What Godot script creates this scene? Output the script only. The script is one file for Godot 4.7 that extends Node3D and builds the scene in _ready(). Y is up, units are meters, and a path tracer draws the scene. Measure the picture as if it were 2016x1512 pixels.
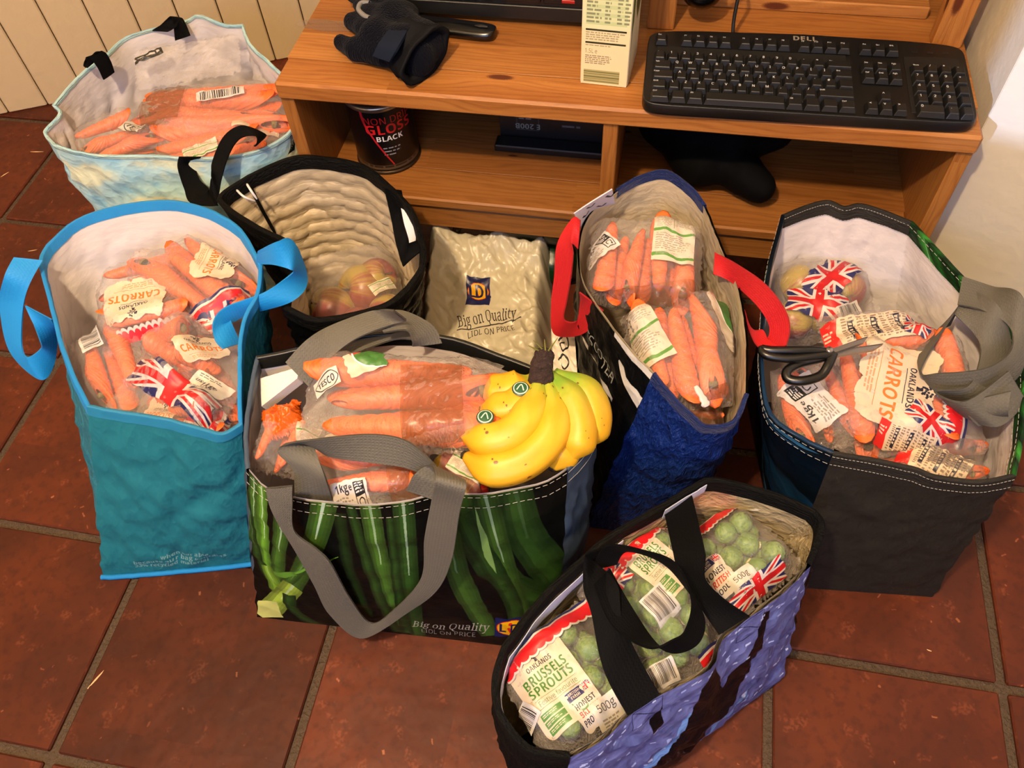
extends Node3D
# Bags of vegetables on a terracotta floor in front of a pine television bench.
# Metres, y up; the floor's tiles and the bench run along x and z.

var M := {}

func _ready() -> void:
	look_and_light()
	setup_models()
	room()
	bench()
	on_the_bench()
	bags()
	floor_things()


func look_and_light() -> void:
	var cam := Camera3D.new()
	cam.name = "camera"
	cam.fov = 50.2906
	cam.near = 0.02
	cam.transform = Transform3D(Vector3(0.982394, -0.042999, -0.181804), Vector3(-0.124463, 0.575090, -0.808567), Vector3(0.139322, 0.816959, 0.559614), Vector3(0, 1.2, 0))
	add_child(cam)
	cam.current = true
	var e := Environment.new()
	e.background_mode = Environment.BG_SKY
	var sky := Sky.new()
	var sm := ProceduralSkyMaterial.new()
	sm.sky_top_color = Color(0.45, 0.6, 0.9)
	sm.sky_horizon_color = Color(0.75, 0.82, 0.95)
	sm.ground_bottom_color = Color(0.3, 0.28, 0.26)
	sm.ground_horizon_color = Color(0.5, 0.5, 0.5)
	sky.sky_material = sm
	e.sky = sky
	e.tonemap_mode = Environment.TONE_MAPPER_LINEAR
	e.tonemap_exposure = 0.32
	e.sdfgi_enabled = true
	e.ssao_enabled = true
	e.ssil_enabled = true
	var we := WorldEnvironment.new()
	we.name = "environment"
	we.environment = e
	add_child(we)
	# daylight that comes in at the window behind the photographer
	var day := AreaLight3D.new()
	day.name = "window_daylight"
	day.area_size = Vector2(1.6, 0.75)
	day.light_color = Color(0.64, 0.75, 1.0)
	day.light_energy = 13.0
	day.shadow_enabled = true
	day.position = Vector3(-0.1, 1.88, 1.9)
	day.rotation_degrees = Vector3(-30, 0, 0)
	add_child(day)
	# low pale sun through the same window; it reaches only the wall past the bench
	var sun := DirectionalLight3D.new()
	sun.name = "low_sun"
	sun.light_color = Color(0.66, 0.77, 1.0)
	sun.light_energy = 4.0
	sun.light_angular_distance = 0.6
	sun.shadow_enabled = true
	sun.sky_mode = DirectionalLight3D.SKY_MODE_LIGHT_ONLY
	add_child(sun)
	sun.look_at_from_position(Vector3.ZERO, Vector3(0.5, -0.25, -0.8))


func setup_models() -> void:
	fold.frequency = 0.012
	fold.fractal_octaves = 3
	crease.frequency = 0.02
	crease.fractal_type = FastNoiseLite.FRACTAL_RIDGED
	crease.fractal_octaves = 2
	rng.seed = 11
	var crinkle := noise_tex(0.018, FastNoiseLite.TYPE_SIMPLEX, FastNoiseLite.FRACTAL_RIDGED, 3, 512, null, 9.0, 3)
	var soft := noise_tex(0.012, FastNoiseLite.TYPE_SIMPLEX_SMOOTH, FastNoiseLite.FRACTAL_FBM, 5, 512, null, 0.0, 4)
	var folds := noise_tex(0.0075, FastNoiseLite.TYPE_SIMPLEX_SMOOTH, FastNoiseLite.FRACTAL_RIDGED, 4, 512, null, 0.0, 14)
	var weave_im := blank(64, 64, Color(0.5, 0.5, 0.5))
	for y in 64:
		for x in 64:
			var q := 0.5 + 0.25 * sin(TAU * x / 8.0) * (1.0 if (y / 4) % 2 else -1.0) + 0.2 * sin(TAU * y / 8.0)
			weave_im.set_pixel(x, y, Color(q, q, q))
	var weave := tex(weave_im)
	M.film = mat(Color(1.0, 0.95, 0.91, 0.10), 0.08, {transparency = BaseMaterial3D.TRANSPARENCY_ALPHA, normal_texture = crinkle, normal_scale = 1.0, uv1_scale = Vector3(16, 16, 1), cull_mode = BaseMaterial3D.CULL_DISABLED})
	M.carrot = mat(Color(0.90, 0.41, 0.155), 0.5, {albedo_texture = noise_tex(0.03, FastNoiseLite.TYPE_SIMPLEX, FastNoiseLite.FRACTAL_FBM, 4, 256, ramp([Color(0.8, 0.72, 0.62), Color(1, 1, 1), Color(1, 0.98, 0.9)], [0.0, 0.5, 1.0]), 0.0, 9), uv1_scale = Vector3(0.6, 7, 1)})
	M.crown = mat(Color(0.42, 0.36, 0.16), 0.8)
	M.sprout = mat(Color(0.44, 0.56, 0.17), 0.5, {albedo_texture = noise_tex(0.02, FastNoiseLite.TYPE_SIMPLEX, FastNoiseLite.FRACTAL_FBM, 4, 256, ramp([Color(0.6, 0.75, 0.5), Color(0.9, 0.95, 0.8), Color(1.15, 1.1, 1.0)], [0.2, 0.55, 0.85]), 0.0, 8), uv1_triplanar = true, uv1_scale = Vector3(0.5, 0.5, 0.5)})
	M.sprout_leaf = mat(Color(0.33, 0.48, 0.12), 0.5)
	M.sprout_cut = mat(Color(0.80, 0.76, 0.52), 0.7)
	M.apple = mat(Color(1, 1, 1), 0.35)
	M.stalk = mat(Color(0.25, 0.17, 0.08), 0.8)
	M.thread = mat(Color(0.7, 0.69, 0.66), 0.9)
	M.white_lining = mat(Color(0.80, 0.77, 0.76), 0.6, {heightmap_texture = soft, heightmap_scale = 0.12, uv1_scale = Vector3(3, 2, 1)})
	M.silver_lining = mat(Color(0.70, 0.64, 0.53), 0.5, {metallic = 0.12, heightmap_texture = soft, heightmap_scale = 0.1, uv1_scale = Vector3(4, 5, 1)})
	M.turquoise = mat(Color(0.10, 0.41, 0.50), 0.55, {heightmap_texture = soft, heightmap_scale = 0.15, uv1_scale = Vector3(2, 2, 1)})
	M.turquoise_strap = mat(Color(0.07, 0.53, 0.82), 0.6, {heightmap_texture = weave, heightmap_scale = 0.02, uv1_scale = Vector3(30, 20, 1)})
	M.black_cloth = mat(Color(0.018, 0.018, 0.021), 0.7, {metallic_specular = 0.25, heightmap_texture = soft, heightmap_scale = 0.2, uv1_scale = Vector3(3, 2, 1)})
	M.black_strap = mat(Color(0.026, 0.028, 0.036), 0.8, {metallic_specular = 0.2, heightmap_texture = weave, heightmap_scale = 0.04, uv1_scale = Vector3(30, 30, 1)})
	M.grey_strap = mat(Color(0.335, 0.325, 0.295), 0.8, {heightmap_texture = weave, heightmap_scale = 0.05, uv1_scale = Vector3(30, 30, 1)})
	M.red_strap = mat(Color(0.72, 0.06, 0.10), 0.75, {heightmap_texture = weave, heightmap_scale = 0.04, uv1_scale = Vector3(30, 30, 1)})
	M.charcoal = mat(Color(0.135, 0.128, 0.118), 0.6, {metallic_specular = 0.3, heightmap_texture = soft, heightmap_scale = 0.15, uv1_scale = Vector3(2, 2, 1)})
	M.blue_cloth = mat(Color(0.03, 0.14, 0.39), 0.45, {heightmap_texture = soft, heightmap_scale = 0.3, uv1_scale = Vector3(2.5, 2.5, 1)})
	M.slate = mat(Color(0.19, 0.25, 0.33), 0.6)
	M.soft = mat(Color.WHITE)
	M.soft.heightmap_texture = soft
	M.folds = mat(Color.WHITE)
	M.folds.heightmap_texture = folds
	M.foil = mat(Color(0.74, 0.67, 0.52), 0.36, {metallic = 0.45, heightmap_texture = folds, heightmap_scale = 0.35, uv1_scale = Vector3(7, 2.5, 1)})
	for k in ["turquoise", "blue_cloth", "charcoal"]:
		M[k].heightmap_texture = folds
		M[k].heightmap_scale = 0.3
	M.blue_cloth.heightmap_scale = 0.5
	M.charcoal.heightmap_scale = 0.1
	# a carrot 1 long and 1 in radius, crown at +x
	for k in 5:
		var g := Geo.new()
		var path := []
		var rad := []
		var bend := Vector2(rng.randf_range(-0.5, 0.5), rng.randf_range(-0.5, 0.5))
		fold.seed = 20 + k
		for i in 41:
			var u := i / 40.0
			path.append(Vector3(0.5 - u, bend.x * sin(u * 3.0) * 0.25, bend.y * sin(u * 2.6) * 0.25))
			rad.append(maxf(carrot_r(u) * (1.0 + 0.07 * fold.get_noise_1d(u * 900.0) + 0.04 * sin(u * 70.0 + k)), 0.001))
		g.tube(path, rad, 14)
		var c := Node3D.new()
		part("root", g.mesh(), M.carrot, c)
		var cg := Geo.new()
		cg.tube([Vector3(0.47, 0, 0), Vector3(0.495, 0, 0), Vector3(0.503, 0, 0), Vector3(0.515, 0, 0), Vector3(0.516, 0, 0)], [0.42, 0.40, 0.30, 0.22, 0.001], 9)
		part("crown", cg.mesh(), M.crown, c)
		carrots.append(c)
	# a sprout: a tight head with wrapped outer leaves and a cut stem
	for k in 3:
		var c := Node3D.new()
		var g := Geo.new()
		var P := []
		fold.seed = 40 + k
		for r in 17:
			var row := PackedVector3Array()
			for q in 25:
				var th := PI * r / 16.0
				var d := Vector3(sin(th) * cos(-TAU * q / 24), -cos(th), sin(th) * sin(-TAU * q / 24))
				var f := 0.93 + 0.05 * fold.get_noise_3dv(d * 90) + 0.03 * sin(th * 9.0 + 3.0 * sin(TAU * q / 24))
				row.append(d * f)
			P.append(row)
		g.grid(P, [], false, true)
		part("head", g.mesh(), M.sprout, c)
		for l in 4:
			var lg := Geo.new()
			var rows := []
			for r in 8:
				var row := PackedVector3Array()
				for q in 8:
					var th := PI * (0.08 + 0.62 * r / 7.0)
					var wd := 0.95 * sin(PI * pow(0.12 + 0.88 * (r / 7.0) * 0.92, 0.8))
					var ph := -(TAU * (l / 4.0 + 0.05 * k) + (q / 7.0 - 0.5) * 2.0 * wd)
					var lift := 0.985 + 0.035 * pow(r / 7.0, 3) + 0.02 * pow(absf(q / 7.0 - 0.5) * 2, 2) + 0.012 * (l % 2)
					row.append(Vector3(sin(th) * cos(ph), -cos(th), sin(th) * sin(ph)) * lift)
				rows.append(row)
			lg.grid(rows)
			part("leaf", lg.mesh(), M.sprout_leaf if l % 2 else M.sprout, c)
		var sg := Geo.new()
		sg.lathe([Vector2(0.0, -1.08), Vector2(0.26, -1.08), Vector2(0.3, -1.03), Vector2(0.34, -0.85)], 10)
		part("stem", sg.mesh(), M.sprout_cut, c)
		sprouts.append(c)
	# an apple, its skin blushed red over yellow green
	var skin := blank(128, 64, Color.WHITE)
	fold.seed = 3
	for y in 64:
		for x in 128:
			var a := TAU * x / 128.0
			var f := clampf(0.5 + 0.5 * sin(a + 0.6) + 0.5 * fold.get_noise_2d(cos(a) * 120, y * 0.6) + 0.25 * fold.get_noise_2d(x * 22.0, y * 1.0), 0, 1)
			skin.set_pixel(x, y, Color(0.66, 0.56, 0.13).lerp(Color(0.50, 0.07, 0.06), smoothstep(0.25, 0.8, f)))
	M.apple.albedo_texture = tex(skin)
	for k in 2:
		var c := Node3D.new()
		var g := Geo.new()
		var prof := []
		for i in 21:
			var th := PI * i / 20.0
			var y := -cos(th) * 0.9
			var rr := sin(th) * (1.0 + 0.06 * cos(th * 2.0 + 0.5))
			if th > 2.5:
				y -= 0.32 * pow((th - 2.5) / 0.64, 2)
			if th < 0.5:
				y += 0.14 * pow((0.5 - th) / 0.5, 2)
			prof.append(Vector2(rr, y))
		g.lathe(prof, 26)
		part("flesh", g.mesh(), M.apple, c)
		var st := Geo.new()
		st.tube([Vector3(0, 0.55, 0), Vector3(0.03, 0.75, 0), Vector3(0.1, 0.98, 0.02)], [0.045, 0.04, 0.055], 7)
		part("stalk", st.mesh(), M.stalk, c)
		apples.append(c)
	labels()


func cut(im: Image, wave: float, sd: int, round_ := 0.12) -> Image:
	# trims a print to an uneven outline with rounded corners
	im.convert(Image.FORMAT_RGBA8)
	var w := im.get_width()
	var h := im.get_height()
	var q := float(mini(w, h))
	fold.seed = sd
	var rr := q * round_
	for y in h:
		for x in w:
			var dx := maxf(rr - minf(x, w - 1 - x), 0.0)
			var dy := maxf(rr - minf(y, h - 1 - y), 0.0)
			var e := minf(minf(x, w - 1 - x), minf(y, h - 1 - y)) if dx == 0.0 or dy == 0.0 else rr - sqrt(dx * dx + dy * dy)
			if e < q * wave * (0.5 + 0.5 * sin(atan2(y - h * 0.5, x - w * 0.5) * 9.0 + sd) + 0.6 * fold.get_noise_2d(x * 1.5, y * 1.5)):
				im.set_pixel(x, y, Color(0, 0, 0, 0))
	return im


func cut_mat(im: Image, wave: float, sd: int, round_ := 0.12) -> StandardMaterial3D:
	var m := label_mat(cut(im, wave, sd, round_))
	m.transparency = BaseMaterial3D.TRANSPARENCY_ALPHA_SCISSOR
	m.alpha_scissor_threshold = 0.5
	return m


func label_mat(im: Image, rough := 0.45) -> StandardMaterial3D:
	return mat(Color.WHITE, rough, {albedo_texture = tex(im), texture_repeat = false, cull_mode = BaseMaterial3D.CULL_DISABLED})


func labels() -> void:
	# what is printed on the packs
	var cream := Color(0.80, 0.73, 0.63)
	var ink := Color(0.13, 0.13, 0.2)
	var orange := Color(0.82, 0.42, 0.14)
	var green := Color(0.22, 0.42, 0.18)
	var im := blank(512, 400, cream)
	tree_mark(im, Vector2(256, 62), 84, ink)
	words(im, "OAKLANDS", Vector2(256, 128), 46, ink)
	bar(im, Vector2(150, 160), Vector2(362, 160), 4, ink)
	words(im, "CARROTS", Vector2(256, 226), 104, orange, true, 0.0, 0.92)
	bar(im, Vector2(90, 300), Vector2(420, 300), 3, orange)
	fine_print(im, Rect2(110, 318, 290, 50), 3, Color(0.75, 0.55, 0.4), 3)
	M.carrots_label = cut_mat(im, 0.05, 39, 0.2)
	# the sprouts' label
	im = blank(512, 620, cream)
	tree_mark(im, Vector2(256, 62), 92, ink)
	words(im, "OAKLANDS", Vector2(256, 132), 52, ink, true, 0, 0.85)
	words(im, "BRUSSELS", Vector2(256, 210), 104, green, true, 0, 0.82)
	words(im, "SPROUTS", Vector2(256, 292), 104, green, true, 0, 0.9)
	bar(im, Vector2(60, 348), Vector2(452, 348), 3, green)
	words(im, "Festive favourite", Vector2(256, 382), 48, Color(0.3, 0.42, 0.26), false)
	bar(im, Vector2(60, 412), Vector2(452, 412), 3, green)
	for k in 3:
		im.fill_rect(Rect2i(40, 440 + k * 54, 190, 44), Color(0.30, 0.48, 0.24))
		fine_print(im, Rect2(52, 450 + k * 54, 160, 24), 2, cream, 5 + k)
	dot(im, Vector2(360, 520), 74, green)
	dot(im, Vector2(360, 520), 60, cream)
	dot(im, Vector2(360, 520), 44, green)
	words(im, "1=5", Vector2(360, 520), 50, cream)
	M.sprouts_label = cut_mat(im, 0, 39, 0.14)
	im = blank(320, 400, Color(0.78, 0.73, 0.66))
	im.fill_rect(Rect2i(30, 18, 180, 84), Color(0.12, 0.13, 0.32))
	words(im, "BRITISH", Vector2(120, 42), 34, cream)
	words(im, "FRESH", Vector2(120, 78), 36, cream)
	flag(im, Rect2(214, 18, 90, 70))
	words(im, "HONEST", Vector2(160, 170), 74, ink, true, 0, 0.8)
	words(im, "BRITISH", Vector2(160, 246), 74, Color(0.72, 0.22, 0.15), true, 0, 0.8)
	words(im, "PRODUCE", Vector2(160, 322), 70, ink, true, 0, 0.75)
	M.honest_label = cut_mat(im, 0.04, 36, 0.2)
	im = blank(300, 340, Color(0.76, 0.73, 0.67))
	words(im, "500g", Vector2(140, 80), 86, Color(0.2, 0.2, 0.2), false)
	fine_print(im, Rect2(50, 160, 200, 120), 5, Color(0.5, 0.48, 0.45), 8)
	M.weight_label = label_mat(im)
	# white recycling label, 1kg
	im = blank(400, 300, Color(0.80, 0.77, 0.74))
	words(im, "1kg", Vector2(120, 70), 84, Color(0.15, 0.15, 0.15), true)
	words(im, "e", Vector2(215, 74), 64, Color(0.15, 0.15, 0.15), true)
	fine_print(im, Rect2(30, 130, 190, 130), 6, Color(0.55, 0.52, 0.5), 12)
	im.fill_rect(Rect2i(250, 40, 116, 210), Color(0.1, 0.1, 0.1))
	im.fill_rect(Rect2i(258, 150, 100, 92), Color(0.80, 0.77, 0.74))
	fine_print(im, Rect2(262, 54, 92, 80), 4, Color(0.85, 0.82, 0.8), 13)
	stroke(im, [Vector2(285, 215), Vector2(280, 180), Vector2(310, 165), Vector2(335, 185), Vector2(330, 215)], 9, 9, Color(0.1, 0.1, 0.1))
	poly(im, [Vector2(318, 208), Vector2(346, 212), Vector2(326, 232)], Color(0.1, 0.1, 0.1))
	M.recycle_label = cut_mat(im, 0.03, 39, 0.06)
	im = blank(300, 200, Color(0.80, 0.77, 0.72))
	words(im, "UK", Vector2(60, 90), 40, ink)
	words(im, "1kg", Vector2(150, 110), 78, ink)
	words(im, "e", Vector2(225, 115), 54, ink)
	fine_print(im, Rect2(30, 20, 240, 34), 2, Color(0.4, 0.4, 0.4), 14)
	fine_print(im, Rect2(30, 150, 240, 30), 2, Color(0.5, 0.5, 0.5), 15)
	M.kilo_label = label_mat(im)
	# storage advice in grey print with green waves
	im = blank(320, 512, Color(0.80, 0.75, 0.67))
	fine_print(im, Rect2(20, 24, 120, 150), 9, Color(0.62, 0.6, 0.55), 21)
	fine_print(im, Rect2(170, 24, 130, 110), 6, Color(0.62, 0.6, 0.55), 22)
	im.fill_rect(Rect2i(150, 20, 4, 150), Color(0.5, 0.5, 0.45))
	stroke(im, [Vector2(0, 205), Vector2(100, 190), Vector2(200, 215), Vector2(320, 180)], 30, 22, Color(0.33, 0.52, 0.24))
	fine_print(im, Rect2(20, 240, 280, 170), 8, Color(0.6, 0.57, 0.52), 23)
	stroke(im, [Vector2(0, 455), Vector2(100, 440), Vector2(200, 470), Vector2(320, 440)], 34, 26, Color(0.33, 0.52, 0.24))
	M.advice_label = label_mat(im)
	im = blank(256, 200, Color(0.78, 0.76, 0.74))
	barcode(im, Rect2(20, 14, 216, 160), 31)
	M.barcode_label = label_mat(im)
	im = blank(400, 256, Color.WHITE)
	flag(im, Rect2(0, 0, 400, 256))
	M.flag_print = cut_mat(im, 0.06, 30, 0.1)
	# red scalloped band with a white edge over a navy and white strip
	im = blank(512, 96, Color(0, 0, 0, 0), true)
	for k in 13:
		dot(im, Vector2(20 + k * 40, 62), 30, Color(0.78, 0.73, 0.69))
	im.fill_rect(Rect2i(0, 0, 512, 62), Color(0.78, 0.73, 0.69))
	for k in 13:
		dot(im, Vector2(20 + k * 40, 58), 24, Color(0.80, 0.10, 0.13))
	im.fill_rect(Rect2i(0, 22, 512, 36), Color(0.80, 0.10, 0.13))
	im.fill_rect(Rect2i(0, 0, 512, 12), Color(0.12, 0.13, 0.33))
	M.scallop_print = label_mat(im)
	M.scallop_print.transparency = BaseMaterial3D.TRANSPARENCY_ALPHA_SCISSOR
	M.scallop_print.alpha_scissor_threshold = 0.5
	# cream strip of cooking directions with navy boxes
	im = blank(640, 200, cream)
	for k in 9:
		fine_print(im, Rect2(150 + k * 52, 14, 44, 172), 11, Color(0.5, 0.42, 0.36), 40 + k, 0.5)
	for k in [0, 3, 6]:
		im.fill_rect(Rect2i(190 + k * 52, 30, 40, 130), ink)
		fine_print(im, Rect2(196 + k * 52, 42, 28, 100), 5, cream, 60 + k)
	poly(im, [Vector2(0, 0), Vector2(130, 0), Vector2(105, 100), Vector2(130, 200), Vector2(0, 200)], Color(0.82, 0.14, 0.12))
	fine_print(im, Rect2(14, 60, 80, 70), 3, cream, 71)
	M.cooking_print = cut_mat(im, 0.03, 39, 0.05)
	im = blank(300, 340, Color(0.78, 0.73, 0.65))
	poly(im, [Vector2(80, 0), Vector2(300, 0), Vector2(300, 340), Vector2(190, 300), Vector2(90, 170)], Color(0.24, 0.44, 0.20))
	poly(im, [Vector2(60, 0), Vector2(150, 0), Vector2(140, 26), Vector2(70, 30)], Color(0.8, 0.15, 0.15))
	stroke(im, [Vector2(80, 0), Vector2(95, 160), Vector2(190, 290), Vector2(300, 335)], 12, 12, Color(0.95, 0.93, 0.9))
	M.leaf_label = cut_mat(im, 0.04, 30, 0.1)
	im = blank(256, 128, Color(0.76, 0.74, 0.7))
	stroke(im, [Vector2(8, 64), Vector2(60, 20), Vector2(128, 14), Vector2(200, 20), Vector2(248, 64), Vector2(200, 108), Vector2(128, 114), Vector2(60, 108), Vector2(8, 64)], 8, 8, Color(0.15, 0.14, 0.14), 50)
	words(im, "TESCO", Vector2(128, 64), 58, Color(0.15, 0.14, 0.14))
	M.shop_label = label_mat(im)
	im = blank(400, 90, Color(0.16, 0.15, 0.14))
	fine_print(im, Rect2(30, 24, 340, 46), 1, Color(0.75, 0.72, 0.68), 91, 0.0)
	M.strip_label = label_mat(im)
	M.brown_print = mat(Color(0.50, 0.33, 0.21, 0.5), 0.3, {transparency = BaseMaterial3D.TRANSPARENCY_ALPHA, cull_mode = BaseMaterial3D.CULL_DISABLED})
	M.cream_print = mat(cream, 0.45, {cull_mode = BaseMaterial3D.CULL_DISABLED})
	M.grey_film = mat(Color(0.45, 0.42, 0.42, 0.5), 0.3, {transparency = BaseMaterial3D.TRANSPARENCY_ALPHA, cull_mode = BaseMaterial3D.CULL_DISABLED})
# ---------------------------------------------------------------- geometry
class Geo:
	var v := PackedVector3Array()
	var n := PackedVector3Array()
	var t := PackedVector2Array()
	var ix := PackedInt32Array()

	func grid(P: Array, uvs: Array = [], flip := false, wrap := false) -> void:
		var R := P.size()
		var C: int = P[0].size()
		var o := v.size()
		for r in R:
			for c in C:
				var c0: int = c - 1 if c > 0 else (C - 2 if wrap else 0)
				var c1: int = c + 1 if c < C - 1 else (1 if wrap else C - 1)
				var du: Vector3 = P[r][c1] - P[r][c0]
				var dv: Vector3 = P[mini(r + 1, R - 1)][c] - P[maxi(r - 1, 0)][c]
				if du.length_squared() < 1e-14:
					var rr: int = 1 if r == 0 else R - 2
					du = P[rr][c1] - P[rr][c0]
				var nn := du.cross(dv).normalized()
				if nn == Vector3.ZERO:
					nn = Vector3.UP
				v.append(P[r][c])
				n.append(-nn if flip else nn)
				t.append(uvs[r][c] if uvs.size() else Vector2(float(c) / (C - 1), 1.0 - float(r) / (R - 1)))
		for r in R - 1:
			for c in C - 1:
				var a := o + r * C + c
				var b := a + 1
				var d := a + C
				var e := d + 1
				ix.append_array(PackedInt32Array([a, b, d, b, e, d] if flip else [a, d, b, b, d, e]))

	func quad(a: Vector3, b: Vector3, c: Vector3, d: Vector3, uv := [Vector2(0, 1), Vector2(1, 1), Vector2(1, 0), Vector2(0, 0)]) -> void:
		# a b c d run anticlockwise seen from outside
		var nn := (b - a).cross(d - a)
		if nn.length_squared() < 1e-16:
			nn = (c - b).cross(d - b)
		nn = nn.normalized()
		var o := v.size()
		for k in 4:
			v.append([a, b, c, d][k])
			n.append(nn)
			t.append(uv[k])
		ix.append_array(PackedInt32Array([o, o + 2, o + 1, o, o + 3, o + 2]))

	func tri(a: Vector3, b: Vector3, c: Vector3) -> void:
		quad(a, b, c, c)

	func box(s: Vector3, bev := 0.002, at := Vector3.ZERO, top_in := Vector2.ZERO, uvo := Vector2.ZERO) -> void:
		# a box with chamfered edges; top_in draws the top face in (key caps)
		var h := s / 2.0
		var corner := func(sx, sy, sz, ax):
			var p := Vector3(sx * h.x, sy * h.y, sz * h.z)
			if sy > 0:
				p.x -= sx * top_in.x
				p.z -= sz * top_in.y
			for k in 3:
				if k != ax:
					p[k] -= [sx, sy, sz][k] * bev
			return p + at
		var uvf := func(p: Vector3, ax: int) -> Vector2:
			return uvo + (Vector2(p.x, p.z) if ax == 1 else (Vector2(p.x, p.y) if ax == 2 else Vector2(p.z, p.y)))
		for ax in 3:
			for sg in [-1, 1]:
				var q := []
				for k in [[-1, -1], [1, -1], [1, 1], [-1, 1]]:
					var s3 := [0, 0, 0]
					s3[ax] = sg
					s3[(ax + 1) % 3] = k[0]
					s3[(ax + 2) % 3] = k[1]
					q.append(corner.call(s3[0], s3[1], s3[2], ax))
				if sg < 0:
					q.reverse()
				quad(q[0], q[1], q[2], q[3], [uvf.call(q[0], ax), uvf.call(q[1], ax), uvf.call(q[2], ax), uvf.call(q[3], ax)])
		for ax in 3:
			var b := (ax + 1) % 3
			var c := (ax + 2) % 3
			for sb in [-1, 1]:
				for sc in [-1, 1]:
					var p := []
					for e in [[-1, b], [1, b], [1, c], [-1, c]]:
						var s3 := [0, 0, 0]
						s3[ax] = e[0]
						s3[b] = sb
						s3[c] = sc
						p.append(corner.call(s3[0], s3[1], s3[2], e[1]))
					if sb * sc > 0:
						p.reverse()
					var fa := b if b != 1 else c
					quad(p[0], p[1], p[2], p[3], [uvf.call(p[0], fa), uvf.call(p[1], fa), uvf.call(p[2], fa), uvf.call(p[3], fa)])
		for sx in [-1, 1]:
			for sy in [-1, 1]:
				for sz in [-1, 1]:
					var p := [corner.call(sx, sy, sz, 0), corner.call(sx, sy, sz, 1), corner.call(sx, sy, sz, 2)]
					if sx * sy * sz < 0:
						p.reverse()
					tri(p[0], p[1], p[2])

	func lathe(prof: Array, seg := 24) -> void:
		# prof: Vector2(radius, height), from the bottom to the top
		var P := []
		for q in prof:
			var row := PackedVector3Array()
			for k in seg + 1:
				var a := -TAU * k / seg
				row.append(Vector3(cos(a) * q.x, q.y, sin(a) * q.x))
			P.append(row)
		grid(P, [], false, true)

	func tube(path: Array, rad: Array, seg := 10, squash := 1.0) -> void:
		var P := []
		var m := path.size()
		var up := Vector3.ZERO
		for i in m:
			var tan: Vector3 = (path[mini(i + 1, m - 1)] - path[maxi(i - 1, 0)]).normalized()
			if up == Vector3.ZERO:
				up = tan.cross(Vector3(0.3, 1, 0.2)).normalized().cross(tan)
			up = (up - tan * up.dot(tan)).normalized()
			var side := tan.cross(up)
			var row := PackedVector3Array()
			for k in seg + 1:
				var a := TAU * k / seg
				row.append(path[i] + (side * cos(a) + up * sin(a) * squash) * float(rad[i]))
			P.append(row)
		grid(P, [], true, true)

	func mesh() -> ArrayMesh:
		var a := []
		a.resize(Mesh.ARRAY_MAX)
		a[Mesh.ARRAY_VERTEX] = v
		a[Mesh.ARRAY_NORMAL] = n
		a[Mesh.ARRAY_TEX_UV] = t
		a[Mesh.ARRAY_INDEX] = ix
		var m := ArrayMesh.new()
		m.add_surface_from_arrays(Mesh.PRIMITIVE_TRIANGLES, a)
		return m


func cr(p: Array, u: float):
	# Catmull-Rom through the points p, u from 0 to 1
	var m := p.size() - 1
	var f := clampf(u, 0, 1) * m
	var i := mini(int(f), m - 1)
	var x := f - i
	var a = p[maxi(i - 1, 0)]
	var b = p[i]
	var c = p[i + 1]
	var d = p[mini(i + 2, m)]
	return 0.5 * ((2.0 * b) + (c - a) * x + (2.0 * a - 5.0 * b + 4.0 * c - d) * x * x + (3.0 * b - a - 3.0 * c + d) * x * x * x)


func crs(p: Array, n: int) -> Array:
	var o := []
	for i in n + 1:
		o.append(cr(p, float(i) / n))
	return o


func even(p: Array, n: int) -> Array:
	# the same curve, its points at even distances
	var d := crs(p, 12 * (p.size() - 1))
	var s := [0.0]
	for i in range(1, d.size()):
		s.append(s[-1] + d[i].distance_to(d[i - 1]))
	var o := []
	var k := 0
	for i in n + 1:
		var w: float = s[-1] * i / n
		while k < d.size() - 2 and s[k + 1] < w:
			k += 1
		var e: float = s[k + 1] - s[k]
		o.append(d[k].lerp(d[k + 1], clampf((w - s[k]) / maxf(e, 1e-9), 0, 1)))
	return o


func ribbon_mesh(rails: Array, th := 0.0016, n := 60) -> ArrayMesh:
	var A := crs(rails[0], n)
	var B := crs(rails[1], n)
	var g := Geo.new()
	var top := []
	var bot := []
	var uv := []
	var run := 0.0
	var rows := []
	for i in n + 1:
		var tn: Vector3 = ((A[mini(i + 1, n)] + B[mini(i + 1, n)]) - (A[maxi(i - 1, 0)] + B[maxi(i - 1, 0)])).normalized()
		var nn := tn.cross(B[i] - A[i]).normalized() * th * 0.5
		if i:
			run += ((A[i] + B[i]) - (A[i - 1] + B[i - 1])).length() * 0.5
		var rt := PackedVector3Array()
		var rb := PackedVector3Array()
		var ru := PackedVector2Array()
		for k in 5:
			var f := k / 4.0
			var sag := nn * sin(f * PI) * 0.6
			var q: Vector3 = A[i].lerp(B[i], f) + sag
			rt.append(q + nn)
			rb.append(q - nn)
			ru.append(Vector2(run, f * 0.04))
		top.append(rt)
		bot.append(rb)
		uv.append(ru)
		rows.append([rt[0], rb[0], rt[4], rb[4]])
	g.grid(top, uv, true)
	g.grid(bot, uv, false)
	for i in n:
		g.quad(rows[i][0], rows[i][1], rows[i + 1][1], rows[i + 1][0])
		g.quad(rows[i][3], rows[i][2], rows[i + 1][2], rows[i + 1][3])
	g.quad(rows[0][0], rows[0][2], rows[0][3], rows[0][1])
	g.quad(rows[n][1], rows[n][3], rows[n][2], rows[n][0])
	return g.mesh()


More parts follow.
